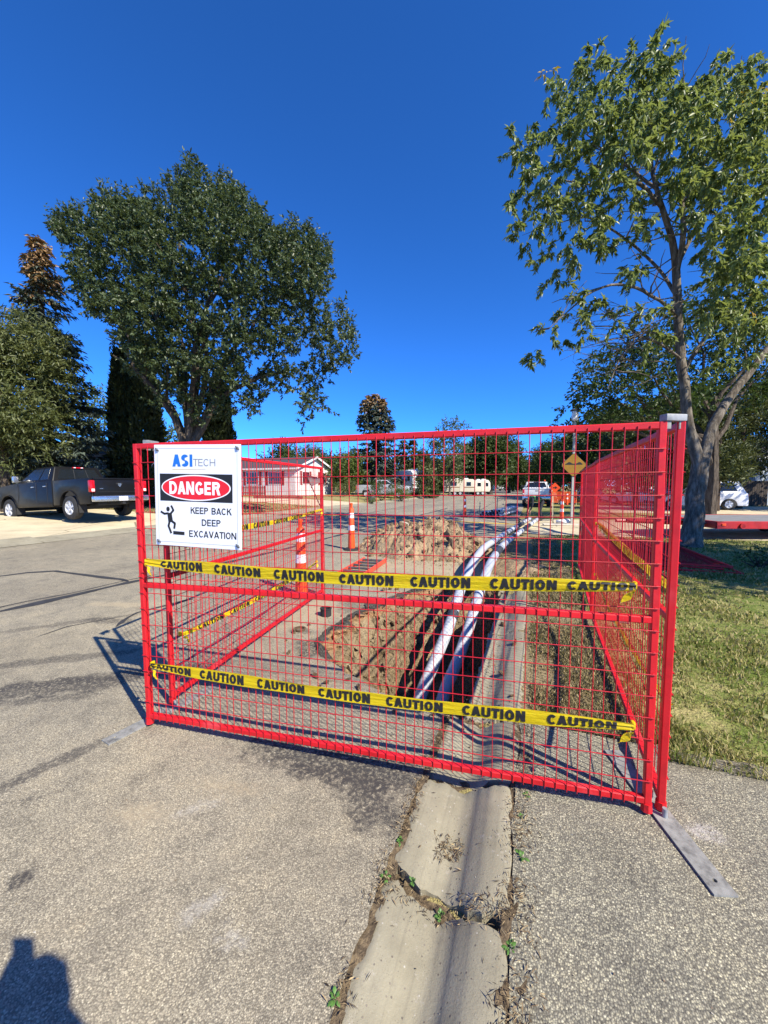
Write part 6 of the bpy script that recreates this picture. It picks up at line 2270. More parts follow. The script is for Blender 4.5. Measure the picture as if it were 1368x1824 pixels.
ASH_CLUMPS = [
    (-1.87, -0.66, 10.63, 0.35), (-0.89, 0.95, 12.33, 0.41), (-2.05, -0.27, 10.59, 0.49), (-1.34, 0.84, 11.73, 0.55), (-3.17, -0.63, 10.4, 0.33), (-2.64, 0.56, 11.61, 0.37), (-3.49, -0.42, 10.56, 0.22), 
    (-3.18, 0.38, 11.32, 0.23), (-3.94, -0.2, 10.42, 0.27), (-3.61, -0.4, 10.04, 0.29), (-3.08, 0.7, 11.08, 0.32), (-2.9, -0.56, 10.06, 0.45), (-1.94, 1.12, 11.7, 0.54), (-1.7, -0.41, 10.15, 0.54), 
    (-0.69, 1.16, 11.71, 0.64), (-0.36, -0.39, 10.28, 0.55), (0.51, 0.61, 11.28, 0.62), (0.36, -0.25, 10.58, 0.39), (1.04, 0.6, 11.44, 0.43), (0.35, -0.57, 9.91, 0.42), (1.67, 0.8, 11.31, 0.49), 
    (-1.52, -1.22, 9.04, 0.46), (-0.61, -0.07, 10.12, 0.53), (0.6, 1.44, 11.56, 0.61), (-1.58, -0.65, 10.34, 0.28), (-0.3, 1.17, 12.2, 0.34), (-4.78, -0.04, 9.62, 0.25), (-4.51, -0.59, 8.97, 0.32), 
    (-4.13, 0.38, 9.81, 0.36), (-4.55, -0.57, 8.64, 0.3), (-4.3, 0.27, 9.36, 0.33), (-3.74, -0.63, 9.18, 0.52), (-3.08, 0.75, 10.39, 0.6), (-3.39, -0.98, 9.09, 0.52), (-2.43, 0.76, 10.64, 0.63), 
    (-2.87, -1.18, 8.76, 0.51), (-2.09, 0.26, 9.97, 0.6), (-1.65, 0.89, 10.54, 0.64), (-2.08, -0.82, 9.07, 0.53), (-1.32, 0.36, 10.13, 0.6), (-0.69, 1.31, 10.95, 0.66), (-1.83, -1.39, 8.4, 0.52), 
    (-0.8, 0.01, 9.65, 0.61), (0.29, 1.4, 10.87, 0.7), (-0.5, -0.85, 9.12, 0.6), (0.84, 0.71, 10.56, 0.71), (0.01, -0.9, 8.86, 0.53), (0.56, -0.26, 9.43, 0.57), (1.65, 0.86, 10.39, 0.64), 
    (0.7, -0.63, 9.46, 0.53), (1.87, 0.6, 10.54, 0.6), (-4.12, -0.61, 8.32, 0.43), (-3.42, 0.92, 9.49, 0.5), (-4.47, -0.3, 8.11, 0.33), (-4.09, 0.53, 8.71, 0.37), (-3.43, -0.52, 8.49, 0.46), 
    (-2.75, 0.85, 9.56, 0.53), (-4.13, -0.89, 7.34, 0.39), (-3.53, 0.51, 8.24, 0.46), (-4.59, -0.74, 6.94, 0.3), (-4.07, 0.6, 7.76, 0.34), (-3.59, -0.7, 7.61, 0.4), (-3, 0.62, 8.57, 0.47), 
    (-3.11, -1.18, 7.8, 0.36), (-2.62, -0.3, 8.49, 0.39), (-1.91, 1.09, 9.52, 0.46), (-1.81, -1.43, 7.67, 0.43), (-0.76, -0.02, 8.77, 0.51), (0.14, 1.18, 9.71, 0.58), (-0.81, -1.05, 8.06, 0.52), 
    (0.21, 0.18, 8.99, 0.6), (1.02, 1.13, 9.75, 0.66), (-0.39, -1.25, 7.81, 0.51), (1.04, 0.29, 9.02, 0.6), (1.56, 0.91, 9.52, 0.64), (-2.92, -1.46, 7.92, 0.36), (-1.82, 0.27, 9.42, 0.44), 
    (-1.21, 1.28, 10.2, 0.49), (-4.8, -0.66, 7.59, 0.18), (-4.3, 0.63, 8.56, 0.21), (-4.09, -0.51, 6.55, 0.24), (-3.76, 0.46, 7.16, 0.27), (-3.89, -0.86, 5.96, 0.27), (-3.4, 0.16, 6.52, 0.3), 
    (-3.61, -1.1, 6.35, 0.32), (-2.74, 0.55, 7.36, 0.38), (-3.24, -1.42, 6.49, 0.33), (-2.45, 0.04, 7.43, 0.39), (-1.81, 1.04, 7.98, 0.43), (-3.37, -0.8, 5.58, 0.14), (-2.69, 0.54, 6.26, 0.17), 
    (-2.85, -0.6, 5.49, 0.15), (-2.5, 0.17, 5.89, 0.16), (-3.87, -1.04, 6.63, 0.23), (-3.03, 0.82, 7.73, 0.28), (-3.44, -0.79, 5.25, 0.22), (-2.81, 0.49, 5.8, 0.25), (-3.8, -0.07, 5.18, 0.27), 
    (-3.51, -0.15, 4.84, 0.22), (-4.25, -0.25, 4.4, 0.13), (-4.09, -0.16, 4.67, 0.18), (-3.01, -0.27, 4.95, 0.15), (-2.76, -1.05, 5.03, 0.16), (-1.79, 0.57, 5.79, 0.19), (-3.67, -0.31, 5.25, 0.18), 
    (-1.02, -1.04, 7.12, 0.41), (-0.2, -0.01, 7.82, 0.46), (0.52, 0.88, 8.45, 0.51), (-0.66, -1.5, 6.69, 0.45), (0.67, -0.02, 7.71, 0.54), (1.81, 1.38, 8.59, 0.62), (-0.82, -1.21, 6.4, 0.4), 
    (0.29, 0.14, 7.2, 0.47), (0.81, 0.82, 7.63, 0.51), (-0.26, -1.31, 6.08, 0.49), (0.75, -0.23, 6.78, 0.55), (1.6, 0.66, 7.21, 0.61), (-2.5, -1.45, 6.67, 0.26), (-1.64, -0.19, 7.47, 0.3), 
    (-0.82, 0.99, 8.23, 0.34), (-2.35, -1.11, 6, 0.25), (-1.83, -0.32, 6.46, 0.28), (-0.91, 1.16, 7.25, 0.32), (-0.38, -0.97, 5.87, 0.49), (1.04, 0.64, 6.72, 0.58), (0.29, -0.81, 5.54, 0.5), 
    (1.4, 0.36, 6.08, 0.57), (-2.16, -1.15, 5.07, 0.3), (-1.18, 0.19, 5.66, 0.35), (-0.93, -1.11, 5.14, 0.39), (0.5, 0.69, 5.96, 0.48), (-0.21, -1.12, 4.92, 0.48), (1.01, 0.19, 5.42, 0.56), 
    (0.6, -0.72, 7.79, 0.59), (1.75, 0.45, 8.69, 0.67), (0.97, -0.64, 6.8, 0.6), (1.95, 0.29, 7.46, 0.66), (1.49, -0.25, 5.33, 0.64), (1.24, -0.22, 4.61, 0.46), (1.08, -0.72, 8.61, 0.59), 
    (2.76, 0.83, 9.85, 0.69), (2, -0.31, 6.31, 0.63), (0.14, -0.43, 4.36, 0.4), (-1.95, -1.14, 4.56, 0.28), (-0.86, 0.39, 5.14, 0.33), (-1.8, -0.95, 9.24, 0.41), (-1.02, 0.15, 10.29, 0.46), 
    (-0.13, 1.36, 11.43, 0.52), (-2.57, -1.1, 7.39, 0.29), (-1.84, 0.11, 8.28, 0.34), (-1.24, 1.05, 9.03, 0.37), (-3.47, -1.3, 6.93, 0.29), (-2.73, 0.03, 7.83, 0.33), (-2.09, 1.32, 8.75, 0.38), 
    (-1.45, -1.32, 7.44, 0.39), (-0.4, 0.03, 8.5, 0.46), (0.45, 1.04, 9.23, 0.51), ]
ASH_TURNED = [
    (-1.94, -0.83, 8.68), (0.69, -0.34, 5.59), (-3.7, 0.45, 11.29), (0.68, -0.12, 10.19), ]
SHADE_CLUMPS = [
    (-3.47, -0.67, 6.47, 0.92), (-1.86, 1.89, 7.27, 1.08), (-4.5, -0.34, 6.05, 0.73), (-3.41, 1.6, 6.68, 0.83), (-5.12, -0.38, 5.17, 0.73), (-4.37, 1.11, 5.66, 0.8), (-5.36, 0.35, 4.53, 0.59), 
    (-5.78, 0.47, 4.14, 0.34), (-4.01, -0.93, 5.04, 0.91), (-2.36, 1.65, 5.8, 1.07), (-2.78, -0.87, 6.04, 0.91), (-0.83, 1.88, 6.79, 1.09), (0.59, 1.25, 7.27, 1.19), (1.35, 0.5, 7, 1.13), 
    (1.13, 1.19, 5.82, 1.14), (-2.42, -1, 4.79, 0.95), (-0.77, 1.38, 5.49, 1.11), (-4.47, -0.49, 4.3, 0.64), (-3.31, 1.2, 4.56, 0.72), (-3.21, -0.7, 4.16, 0.72), (-1.92, 1.35, 4.44, 0.82), 
    (-1.4, -0.16, 8.01, 0.86), (0.07, 1.73, 8.87, 0.97), (2.67, 1.27, 5.69, 1.08), (3.1, 0.83, 6.69, 1.04), (3.18, 0.74, 8.43, 1.14), (1.55, 0.88, 8.86, 0.92), (-5.13, -0.65, 4.04, 0.43), 
    (-4.17, 1.1, 4.43, 0.48), (-0.92, -0.44, 4.64, 0.77), (0.75, 1.65, 5.01, 0.88), ]
ASH_LIMBS = [[(-0.01, 0.08, -0.04), (0.05, 0.1, 0.34), (0.12, 0.14, 0.96), (0.19, 0.2, 1.72), (0.27, 0.23, 2.2)],
    [(0.24, 0.21, 1.92), (0.02, 0.26, 2.68), (-0.09, 0.32, 3.5), (-0.15, 0.5, 4.63), (-0.23, 0.57, 5.74), (-0.34, 0.54, 6.79), (-0.52, 0.5, 7.55), (-0.87, 0.45, 8.29), (-1.06, 0.5, 9.09), (-1.14, 0.57, 10.03), (-1.12, 0.75, 11.21)],
    [(0.27, 0.22, 1.99), (0.59, 0.37, 2.83), (1.03, 0.52, 3.54), (1.68, 0.68, 4.34), (2.5, 0.84, 5.3), (3.18, 1.05, 6.78), (3.32, 1.16, 8.51)],
    [(-0.34, 0.54, 6.79), (-0.41, 0.3, 7.55), (-0.54, 0.24, 8.2), (-0.83, 0.27, 8.66)],
    [(-0.81, 0.44, 8.22), (-1.56, 0.17, 8.61), (-2.2, -0.04, 8.53), (-2.89, -0.15, 8.37), (-3.69, -0.25, 8.39)],
    [(-0.95, 0.47, 8.69), (-1.15, 1.03, 9.5), (-1.67, 1.27, 10.1), (-2.32, 1.31, 10.68)],
    [(-0.34, 0.51, 6.24), (-0.44, 1.08, 7.21), (-1.05, 1.54, 8.2), (-2.06, 1.69, 8.87), (-3.12, 1.7, 9.02)],
    [(-0.23, 0.57, 5.74), (-1.37, -0.11, 5.94), (-2.39, -0.51, 5.98), (-3.23, -0.74, 5.64), (-4.06, -0.89, 4.88)],
    [(-0.11, 0.48, 4.35), (1.06, 0.88, 5.87), (1.82, 1.18, 7.27), (2.12, 1.27, 8.58)],
    [(-0.35, 0.55, 6.93), (0.63, 1.06, 8.44), (1.3, 1.25, 9.81), (1.59, 1.35, 11.26)],
    [(-1.06, 0.5, 9.09), (-0.3, 1.11, 10.64), (0.26, 1.18, 11.63)],
    [(-0.11, 0.5, 4.63), (-1.15, 0.12, 5.03), (-1.95, -0.1, 4.69), (-2.4, -0.26, 3.76)]]


def elm():
    g = random.Random(3)
    o = thing('elm_tree', at(-.5018, 16.8), CAMR, 'big rounded dark green elm tree behind the danger sign', 'tree')
    V, F = blob_foliage([(x, y, z, r * .93) for x, y, z, r in ELM_CLUMPS], 72, (.138, .074), .38, 23, .25, .65, .7, 5, .45)
    V2, F2 = blob_foliage(ELM_SHOOTS, 260, (.15, .07), .26, 6, .0, 1.2, .3, 6, .6, 1.3)
    crown(o, np.concatenate([V, V2]), np.concatenate([F, F2 + len(V)]), M['leaf_elm'])
    limbs = [([(0, 0, -.1), (.02, 0, .9), (-.05, 0, 1.7), (0, 0, 2.6)], [.52, .42, .38, .34])]
    heads = [(-3.2, 0, 8.5), (-2.0, 1.2, 10.0), (.0, -.3, 11.6), (1.6, .6, 10.6), (3.4, -.1, 8.8), (4.2, .8, 6.4), (-3.4, .4, 7.0), (1.0, -.8, 7.6), (-1.0, 1.6, 8.3)]
    for i, h in enumerate(heads):
        p = wig((0, 0, 2.3 + .13 * i), h, 1.3 if i % 2 else .9, i, .13, 8)
        limbs.append((p, [.15 - .014 * k for k in range(9)]))
        for j in range(3):
            s = p[3 + j]
            e = s + Vector((g.uniform(-1.6, 1.6), g.uniform(-1.5, 1.5), g.uniform(.6, 1.8)))
            limbs.append((wig(s, e, 0, i * 7 + j, .12, 5), [.06, .05, .04, .03, .02, .012]))
    limb_mesh(limbs, M['bark_dark'], 'trunk', o)


# --- the ash on the lawn at the right
def ash():
    g = random.Random(8)
    o = thing('ash_tree', at(.8106, 9.4), CAMR, 'tall ash tree with drooping sunlit leaves on the right-hand lawn', 'tree')
    V, F = blob_foliage([(x, y, z, r * .86) for x, y, z, r in ASH_CLUMPS], 80, (.140, .054), .23, 26, 1.0, .15, .75, 15, .42, .9)
    crown(o, V, F, M['leaf_ash'])
    V, F = blob_foliage([(*p, r) for p, r in zip(ASH_TURNED, (.10, .16, .12, .25))], 260, (.14, .05), .2, 5, .7, .1, .7, 18, .5)
    crown(o, V, F, leaf_mat('turned_leaf', [(.35, .16, .015), (.45, .28, .02), (.40, .32, .05)], .35, .5), 'turned_leaves')
    RADS = [[.43, .33, .29, .28, .25], [.22, .18, .165, .155, .145, .13, .11, .085, .06, .045, .02], [.22, .17, .15, .13, .11, .08, .05], [.10, .09, .07, .05], [.075, .06, .05, .035, .02], [.06, .05, .035, .02],
            [.07, .055, .045, .03, .015], [.065, .05, .04, .03, .012], [.08, .065, .05, .03], [.075, .06, .045, .025], [.05, .035, .02], [.05, .04, .03, .012]]
    limbs = []
    for p, r in zip(ASH_LIMBS, RADS):
        sp = smooth_path(p, 4)
        n = len(sp) - 1
        rr = [np.interp(i / n * (len(r) - 1), range(len(r)), r) for i in range(n + 1)]
        sp = [q + Vector((nz(q.x, q.y, q.z, 1.7), nz(q.z, q.x, q.y, 1.7), 0)) * .05 * (i > 0) for i, q in enumerate(sp)]
        limbs.append((sp, [float(x) * .68 for x in rr]))
    limbs[0][1][0] *= 1.15
    limb_mesh(limbs, M['bark_grey'], 'trunk', o, 12)
    tw = []
    for i in range(150):
        path, rad = limbs[1 + g.randrange(len(limbs) - 1)]
        k = g.randrange(1, len(path))
        a = Vector(path[k])
        if a.z < 4.2: continue
        e = a + Vector((g.uniform(-1.6, 1.0), g.uniform(-1.0, .8), g.uniform(-.5, 1.1)))
        tw.append((wig(a, e, .05, i, .18, 5), [.020, .017, .013, .010, .008, .005]))
    c = Vector(ASH_LIMBS[11][1])
    for i in range(26):   # bare dead twigs low on the left
        a = c + Vector((g.uniform(-.5, .6), g.uniform(-.4, .4), g.uniform(-.7, .9)))
        e = a + Vector((g.uniform(-2.2, -.7), g.uniform(-.6, .3), g.uniform(-.7, .4)))
        p = wig(a, e, .04, 50 + i, .15, 6)
        tw.append((p, [.014, .012, .010, .008, .006, .005, .004]))
        for q in (2, 3, 4, 5):
            tw.append(([p[q], p[q] + Vector((g.uniform(-.45, .0), g.uniform(-.2, .2), g.uniform(-.25, .3)))], [.005, .003]))
    limb_mesh(tw, M['bark_grey'], 'twigs', o, 4)


elm()
ash()


def leafy_tree(name, loc, label, H, W, mat, leaf=(.25, .12), per=14, base=.25, seed=0, trunk=.22, cat='tree', nb=26, group=None, nl=7, barkm=None, lean=0.0, dense=1.0, shape=1.0):
    o = thing(name, loc, CAMR, label, cat, group)
    g = random.Random(seed)
    B = []
    zc = H * (1 + base) / 2; hz = H * (1 - base) / 2
    for i in range(nb):
        th = g.uniform(0, 6.283); v = g.uniform(-.95, .92)
        rr = math.sqrt(max(0, 1 - v * v)) ** shape
        k = g.uniform(.35, .85) ** .7
        r = (W / 2) * g.uniform(.24, .42)
        B.append((math.cos(th) * rr * k * W / 2 * .85 + lean * v, math.sin(th) * rr * k * W / 2 * .85, zc + v * hz * .86, min(r, hz * .5)))
    V, F = blob_foliage(B, per * dense * 2.2, (leaf[0] * .95, leaf[1] * 1.05), leaf[0] * 3, nl, .2, .4, .8, seed + 100, .5)
    crown(o, V, F, mat)
    limbs = [([(0, 0, -.05), (.03, 0, H * base * .6), (0, 0, H * base * 1.1), (.05, 0, H * .62)], [trunk * 1.25, trunk, trunk * .8, trunk * .35])]
    for i, b in enumerate(B[:14]):
        s = (0, 0, H * (base * .8 + .2 * g.random()))
        limbs.append((wig(s, b[:3], .1, i, .12, 5), [trunk * .4, trunk * .34, trunk * .27, trunk * .2, trunk * .12, trunk * .06]))
    limb_mesh(limbs, barkm or M['bark_dark'], 'trunk', o)
    return o


def spruce(loc, label, H, Rad, mat, seed=0, z0=.06, brown=.0, tops=((0, 0, 1.0),), sprig=(.30, .085), step=.16, whorl=.36, nb=9, droop=.35, group=None, power=.8):
    o = thing('spruce_tree', loc, CAMR, label, 'tree', group)
    g = np.random.default_rng(seed)
    PP, AA, NN, BR = [], [], [], []
    limbs = []
    for (tx, ty, tk) in tops:
        Ht = H * tk
        limbs.append(([(tx * .3, ty * .3, 0 if tk == 1 else H * .5), (tx * .7, ty * .7, Ht * .6), (tx, ty, Ht * .98)], [.03 * H * .55, .011 * H, .01]))
        z = H * z0 if tk == 1.0 else H * .70
        while z < Ht * .985:
            rz = Rad * (1 - z / Ht) ** power * (1.0 if tk == 1.0 else .8) + .10
            for b in range(nb):
                az = g.uniform(0, 2 * math.pi)
                ln = rz * g.uniform(.72, 1.12)
                d = np.array([math.cos(az), math.sin(az), 0])
                m = max(2, int(ln / step))
                s = (np.arange(m) + g.random(m)) / m
                s = s ** .8
                cx, cy = tx * min(1, z / (Ht * .6)), ty * min(1, z / (Ht * .6))
                pos = np.array([[cx, cy, z]]) + d[None] * (s * ln)[:, None]
                pos[:, 2] += -droop * ln * s + .22 * ln * s ** 2.4 + g.normal(size=m) * .04
                for k in range(5):
                    sd = np.cross(d, [0, 0, 1])
                    a = unit(d[None] * (.5 + .3 * g.random((m, 1))) + sd[None] * g.normal(size=(m, 1)) * .75 + np.array([[0, 0, -.38]]) + g.normal(size=(m, 3)) * .22)
                    PP.append(pos + g.normal(size=(m, 3)) * .05); AA.append(a)
                    NN.append(unit(g.normal(size=(m, 3)) * .4 + np.array([[0, 0, 1.0]])))
                    BR.append(np.full(m, z / Ht) + g.normal(size=m) * .05)
                if b % 2 == 0 and rz > .5:
                    limbs.append(([(cx, cy, z), tuple(pos[len(pos) // 2]), tuple(pos[-1])], [.03, .02, .006]))
            z += whorl * g.uniform(.8, 1.2) * (1 if z < H * .8 else .7)
    P, A, N, BRa = np.concatenate(PP), np.concatenate(AA), np.concatenate(NN), np.concatenate(BR)
    ln = sprig[0] * (.6 + .7 * g.random(len(P))); wd = sprig[1] * (.7 + .6 * g.random(len(P)))
    if brown > 0:
        k = (BRa > 1 - brown) & (g.random(len(P)) < np.clip((BRa - (1 - brown)) / (brown * .5) + .15, 0, .92))
        V, F = leaves(P[k], A[k], N[k], ln[k] * .8, wd[k] * 1.2)
        crown(o, V, F, M['needle_brown'], 'cone_crown')
        k = ~k
        P, A, N, ln, wd = P[k], A[k], N[k], ln[k], wd[k]
    V, F = leaves(P, A, N, ln, wd)
    crown(o, V, F, mat)
    limb_mesh(limbs, M['bark_conifer'], 'trunk', o, 6)
    return o


# left side: spruce with brown top, the spruce at the edge, cedars
spruce(at(-.862, 19.0), 'tall dark spruce with a brown cone laden top left of the elm', 13.1, 3.1, M['needle_blue'], 21, .10, .22, sprig=(.34, .10), step=.13, whorl=.42, nb=11, power=.85)
spruce(at(-1.03, 20.5), 'dark spruce cut by the left edge of the picture', 12.6, 2.8, M['needle'], 22, .06, .0, sprig=(.34, .10), whorl=.45, nb=9)


def cedar(loc, label, H, Rad, seed, n=9000, mat=None):
    o = thing('columnar_cedar', loc, CAMR, label, 'tree', 'columnar cedars behind the elm')
    g = np.random.default_rng(seed)
    z = g.random(n) ** .9
    th = g.uniform(0, 2 * math.pi, n)
    prof = Rad * np.clip(1.15 * (1 - z) ** .38, 0, 1) * np.clip(z * 9 + .55, 0, 1) * (1 + .14 * np.sin(th * 3 + z * 14) + .10 * np.sin(th * 5 - z * 31))
    r = prof * (1 - .35 * g.random(n) ** 2)
    P = np.stack([r * np.cos(th), r * np.sin(th), z * H * .97], 1)
    A = unit(np.stack([np.cos(th) * .55, np.sin(th) * .55, np.full(n, .9)], 1) + g.normal(size=(n, 3)) * .28)
    N = unit(np.stack([np.cos(th), np.sin(th), np.full(n, .3)], 1) + g.normal(size=(n, 3)) * .4)
    V, F = leaves(P, A, N, .26 * (.6 + .7 * g.random(n)), .12 * (.7 + .6 * g.random(n)))
    crown(o, V, F, mat or M['cedar'])
    limb_mesh([([(0, 0, -.05), (0, 0, H * .5), (0, 0, H * .92)], [.14, .09, .02])], M['bark_conifer'], 'trunk', o)
    return o


cedar(at(-.672, 21.5), 'narrow dark cedar left of the elm, the outermost of the columns', 8.7, .66, 31)
cedar(at(-.612, 21.0), 'narrow dark cedar close beside the elm trunk on its left', 9.3, .74, 32, 10000)
cedar(at(-.425, 21.5), 'narrow dark cedar just right of the elm trunk', 7.0, .82, 33)
leafy_tree('ornamental_tree', at(-.985, 16.4), 'pale green narrow leaved tree at the left edge above the black pickup', 8.2, 6.0, M['leaf_pale'], (.20, .055), 46, .24, 41, .16, nb=34, nl=9)
leafy_tree('green_tree', at(-.735, 30), 'bright green tree seen between the spruce and the cedars', 9.4, 5.5, M['leaf_bright'], (.24, .12), 16, .1, 42)
leafy_tree('green_tree', at(-.53, 31), 'yellow green tree glimpsed between the cedar and the elm trunk', 6.0, 4.0, M['leaf_bright'], (.24, .12), 16, .1, 43)

# across the street, centre
spruce(at(-.020, 50), 'dark spruce with three brown tops in the middle distance', 13.0, 4.4, M['needle_blue'], 51, .10, .15, tops=((0, 0, 1.0), (-1.2, .2, .985), (.75, 0, .95)), sprig=(.6, .2), step=.26, whorl=.62, nb=9, power=.72)
spruce(at(.075, 53), 'shorter spruce right of the three topped spruce', 7.6, 2.6, M['needle_olive'], 52, .06, sprig=(.55, .2), step=.28, whorl=.6, nb=8)
spruce(at(.050, 56), 'low dark spruce behind the tall camper', 7.9, 2.4, M['needle'], 53, .06, sprig=(.55, .2), step=.28, whorl=.6, nb=8)
leafy_tree('green_tree', at(-.095, 47), 'round green tree between the mobile home and the big spruce', 5.0, 4.6, M['leaf_bright'], (.30, .16), 18, .08, 54)
leafy_tree('green_tree', at(-.26, 62), 'tree top showing over the mobile home roof', 7.3, 7, M['leaf_far'], (.4, .2), 12, .2, 55)
leafy_tree('green_tree', at(-.20, 66), 'second tree top showing over the mobile home, nearer its gable', 7.4, 6, M['leaf_pale'], (.4, .2), 12, .2, 56)
leafy_tree('green_tree', at(-.13, 68), 'hazy green tree behind the right corner of the mobile home', 6.4, 6, M['leaf_far'], (.4, .2), 12, .1, 57)
leafy_tree('poplar_tree', at(.170, 55), 'sparse pale poplar rising above the fence rail', 11.0, 5.6, M['leaf_poplar'], (.30, .17), 11, .12, 58, .14, nb=30, shape=.9, barkm=M['bark_grey'])
leafy_tree('poplar_tree', at(.135, 56), 'shorter pale poplar left of the sparse tall one', 8.6, 4.2, M['leaf_poplar'], (.30, .17), 11, .12, 59, .12, nb=20, barkm=M['bark_grey'])
leafy_tree('dense_tree', at(.275, 66), 'dense dark green tree over the cream campers', 10.4, 9.5, M['leaf_far'], (.42, .22), 14, .22, 60, .4, nb=40)
leafy_tree('dense_tree', at(.325, 84), 'dense green tree down the street behind the campers', 10.5, 8, M['leaf_far'], (.45, .24), 12, .12, 61, .3, nb=30)
leafy_tree('dense_tree', at(.345, 120), 'far tree closing the left side of the street', 10, 9, M['leaf_pale'], (.6, .3), 8, .05, 62)
leafy_tree('golden_shrub', at(.105, 43), 'small yellow leaved tree in front of the tall camper', 3.6, 2.6, M['leaf_pale'], (.22, .12), 24, .1, 63, .07)
cedar(at(.112, 47), 'small pointed cedar beside the yellow leaved tree', 5.2, .6, 34, 2500, M['needle_olive'])
cedar(at(.128, 45), 'low green cedar by the dark shed', 2.6, .6, 35, 2000, M['needle_olive'])
for i, (u, d, h, lab) in enumerate(((.372, 150, 11, 'dark conifer at the far end of the street'), (.362, 155, 9, 'smaller dark conifer at the far end of the street'), (.392, 140, 12, 'tall dark conifer at the end of the street by the white pickup'))):
    spruce(at(u, d), lab, h, 3.2, M['needle'], 70 + i, .05, sprig=(1.0, .4), step=.5, whorl=1.0, nb=7)
for i, (u, d, h, w, lab) in enumerate(((.40, 95, 10, 9, 'green tree behind the white pickup'), (.435, 75, 9.5, 8, 'green tree between the white pickup and the bump sign'), (.455, 52, 8.2, 6, 'green tree directly behind the orange barrier'), (.50, 46, 8.5, 7, 'green tree behind the bump sign'), (.56, 40, 9.0, 7, 'green tree behind the far lawn side fence panel'))):
    leafy_tree('dense_tree', at(u, d), lab, h, w, M['leaf_far'] if i % 2 else M['leaf_dark'], (.36, .19), 14, .12, 80 + i, .25)

for i, (u, d, h, w, lab) in enumerate(((-.05, 78, 8.0, 9, 'green tree row behind the big spruce'), (.03, 82, 7.5, 8, 'green tree behind the tall camper'), (.10, 84, 8.5, 8, 'green tree behind the yellow leaved tree'), (.155, 80, 7.5, 8, 'green tree behind the poplars'), (.215, 88, 10.5, 10, 'broad green tree left of the dense tree'), (.25, 78, 8.0, 8, 'green tree behind the cream campers'), (.335, 100, 10, 9, 'far green tree over the parked cars'), (-.165, 80, 7.5, 9, 'far green tree right of the mobile home roof'))):
    leafy_tree('background_tree', at(u, d), lab, h, w, M['leaf_far'] if i % 3 else M['leaf_bright'], (.42, .24), 11, .04, 120 + i, .2, nb=22)

# right side behind the ash
def shade_tree():
    o = thing('shade_tree', at(.845, 15.5), CAMR, 'shaded leafy tree behind the ash, its low crown over the fence', 'tree')
    V, F = blob_foliage(SHADE_CLUMPS, 70, (.18, .085), .4, 8, .3, .3, .8, 91, .5)
    crown(o, V, F, M['leaf_dark'])
    limbs = [([(0, 0, -.05), (.1, 0, 1.5), (.05, 0, 3.2), (0, 0, 5.0)], [.30, .24, .20, .10])]
    for i, b in enumerate(SHADE_CLUMPS[::2]):
        limbs.append((wig((.05, 0, 2.2 + .08 * i), b[:3], .08, i, .12, 6), [.11, .09, .075, .06, .04, .03, .015]))
    limb_mesh(limbs, M['bark_dark'], 'trunk', o)


shade_tree()
leafy_tree('maple_tree', (9.7, 7.0, gz(9.7)), 'tree beyond the right edge shading the lawn by the ash', 10.0, 6.6, M['leaf_ash'], (.18, .09), 34, .32, 92, .26, nb=30, barkm=M['bark_grey'])
leafy_tree('maple_tree', at(1.34, 21.0), 'tree beyond the right edge shading the drive', 11, 9, M['leaf_dark'], (.26, .14), 16, .25, 93, .26)
for i, (u, d, h, w, lab) in enumerate(((.655, 24, 5.6, 3.6, 'olive conifer right behind the nearer lawn side panel'), (.76, 23, 6.8, 4.2, 'broad olive conifer left of the ash trunk'), (.865, 22, 6.9, 4.6, 'broad olive conifer right of the ash trunk'), (.925, 24, 8.0, 3.8, 'olive conifer standing beside the pale blue house'), (.61, 30, 6.5, 4.0, 'olive conifer behind the far lawn side panel'), (1.0, 30, 10.0, 6.5, 'tall olive conifer behind the pale blue house'), (.80, 31, 9.0, 6.5, 'tall olive conifer showing on both sides of the ash trunk'), (.70, 33, 8.5, 6.0, 'tall olive conifer over the lawn side fence'))):
    o = thing('bushy_conifer', at(u, d), CAMR, lab, 'tree', 'olive conifers beyond the drive')
    g = random.Random(200 + i)
    B = []
    for k in range(34):
        z = g.uniform(.22, 1) ** .9
        rr = w / 2 * (1 - z) ** .45 * g.uniform(.3, .95)
        a = g.uniform(0, 6.28)
        B.append((math.cos(a) * rr, math.sin(a) * rr, z * h * .93, w * .15 * g.uniform(.7, 1.2)))
    V, F = blob_foliage(B, 60, (.28, .09), .45, 9, -.1, .75, .6, 210 + i, .5, 1.2, .45)
    crown(o, V, F, M['needle_olive'])
    limb_mesh([([(0, 0, -.05), (0, 0, h * .5), (0, 0, h * .9)], [.2, .13, .03])], M['bark_conifer'], 'trunk', o)


# shrubs
def shrub(loc, w, h, mat, label, seed, leaf=(.10, .055), per=90, name='shrub'):
    o = thing(name, loc, CAMR, label, 'shrub')
    g = random.Random(seed)
    B = [(g.uniform(-.36, .36) * w, g.uniform(-.36, .36) * w, h * g.uniform(.28, .8), w * .2) for _ in range(14)]
    V, F = blob_foliage(B, per, leaf, .2, 6, .1, .5, .8, seed, .55)
    crown(o, V, F, mat, 'foliage')
    limb_mesh([(wig((0, 0, -.03), b[:3], .05, i, .1, 4), [.02, .018, .014, .01, .006]) for i, b in enumerate(B)], M['bark_dark'], 'stems', o, 4)
    return o


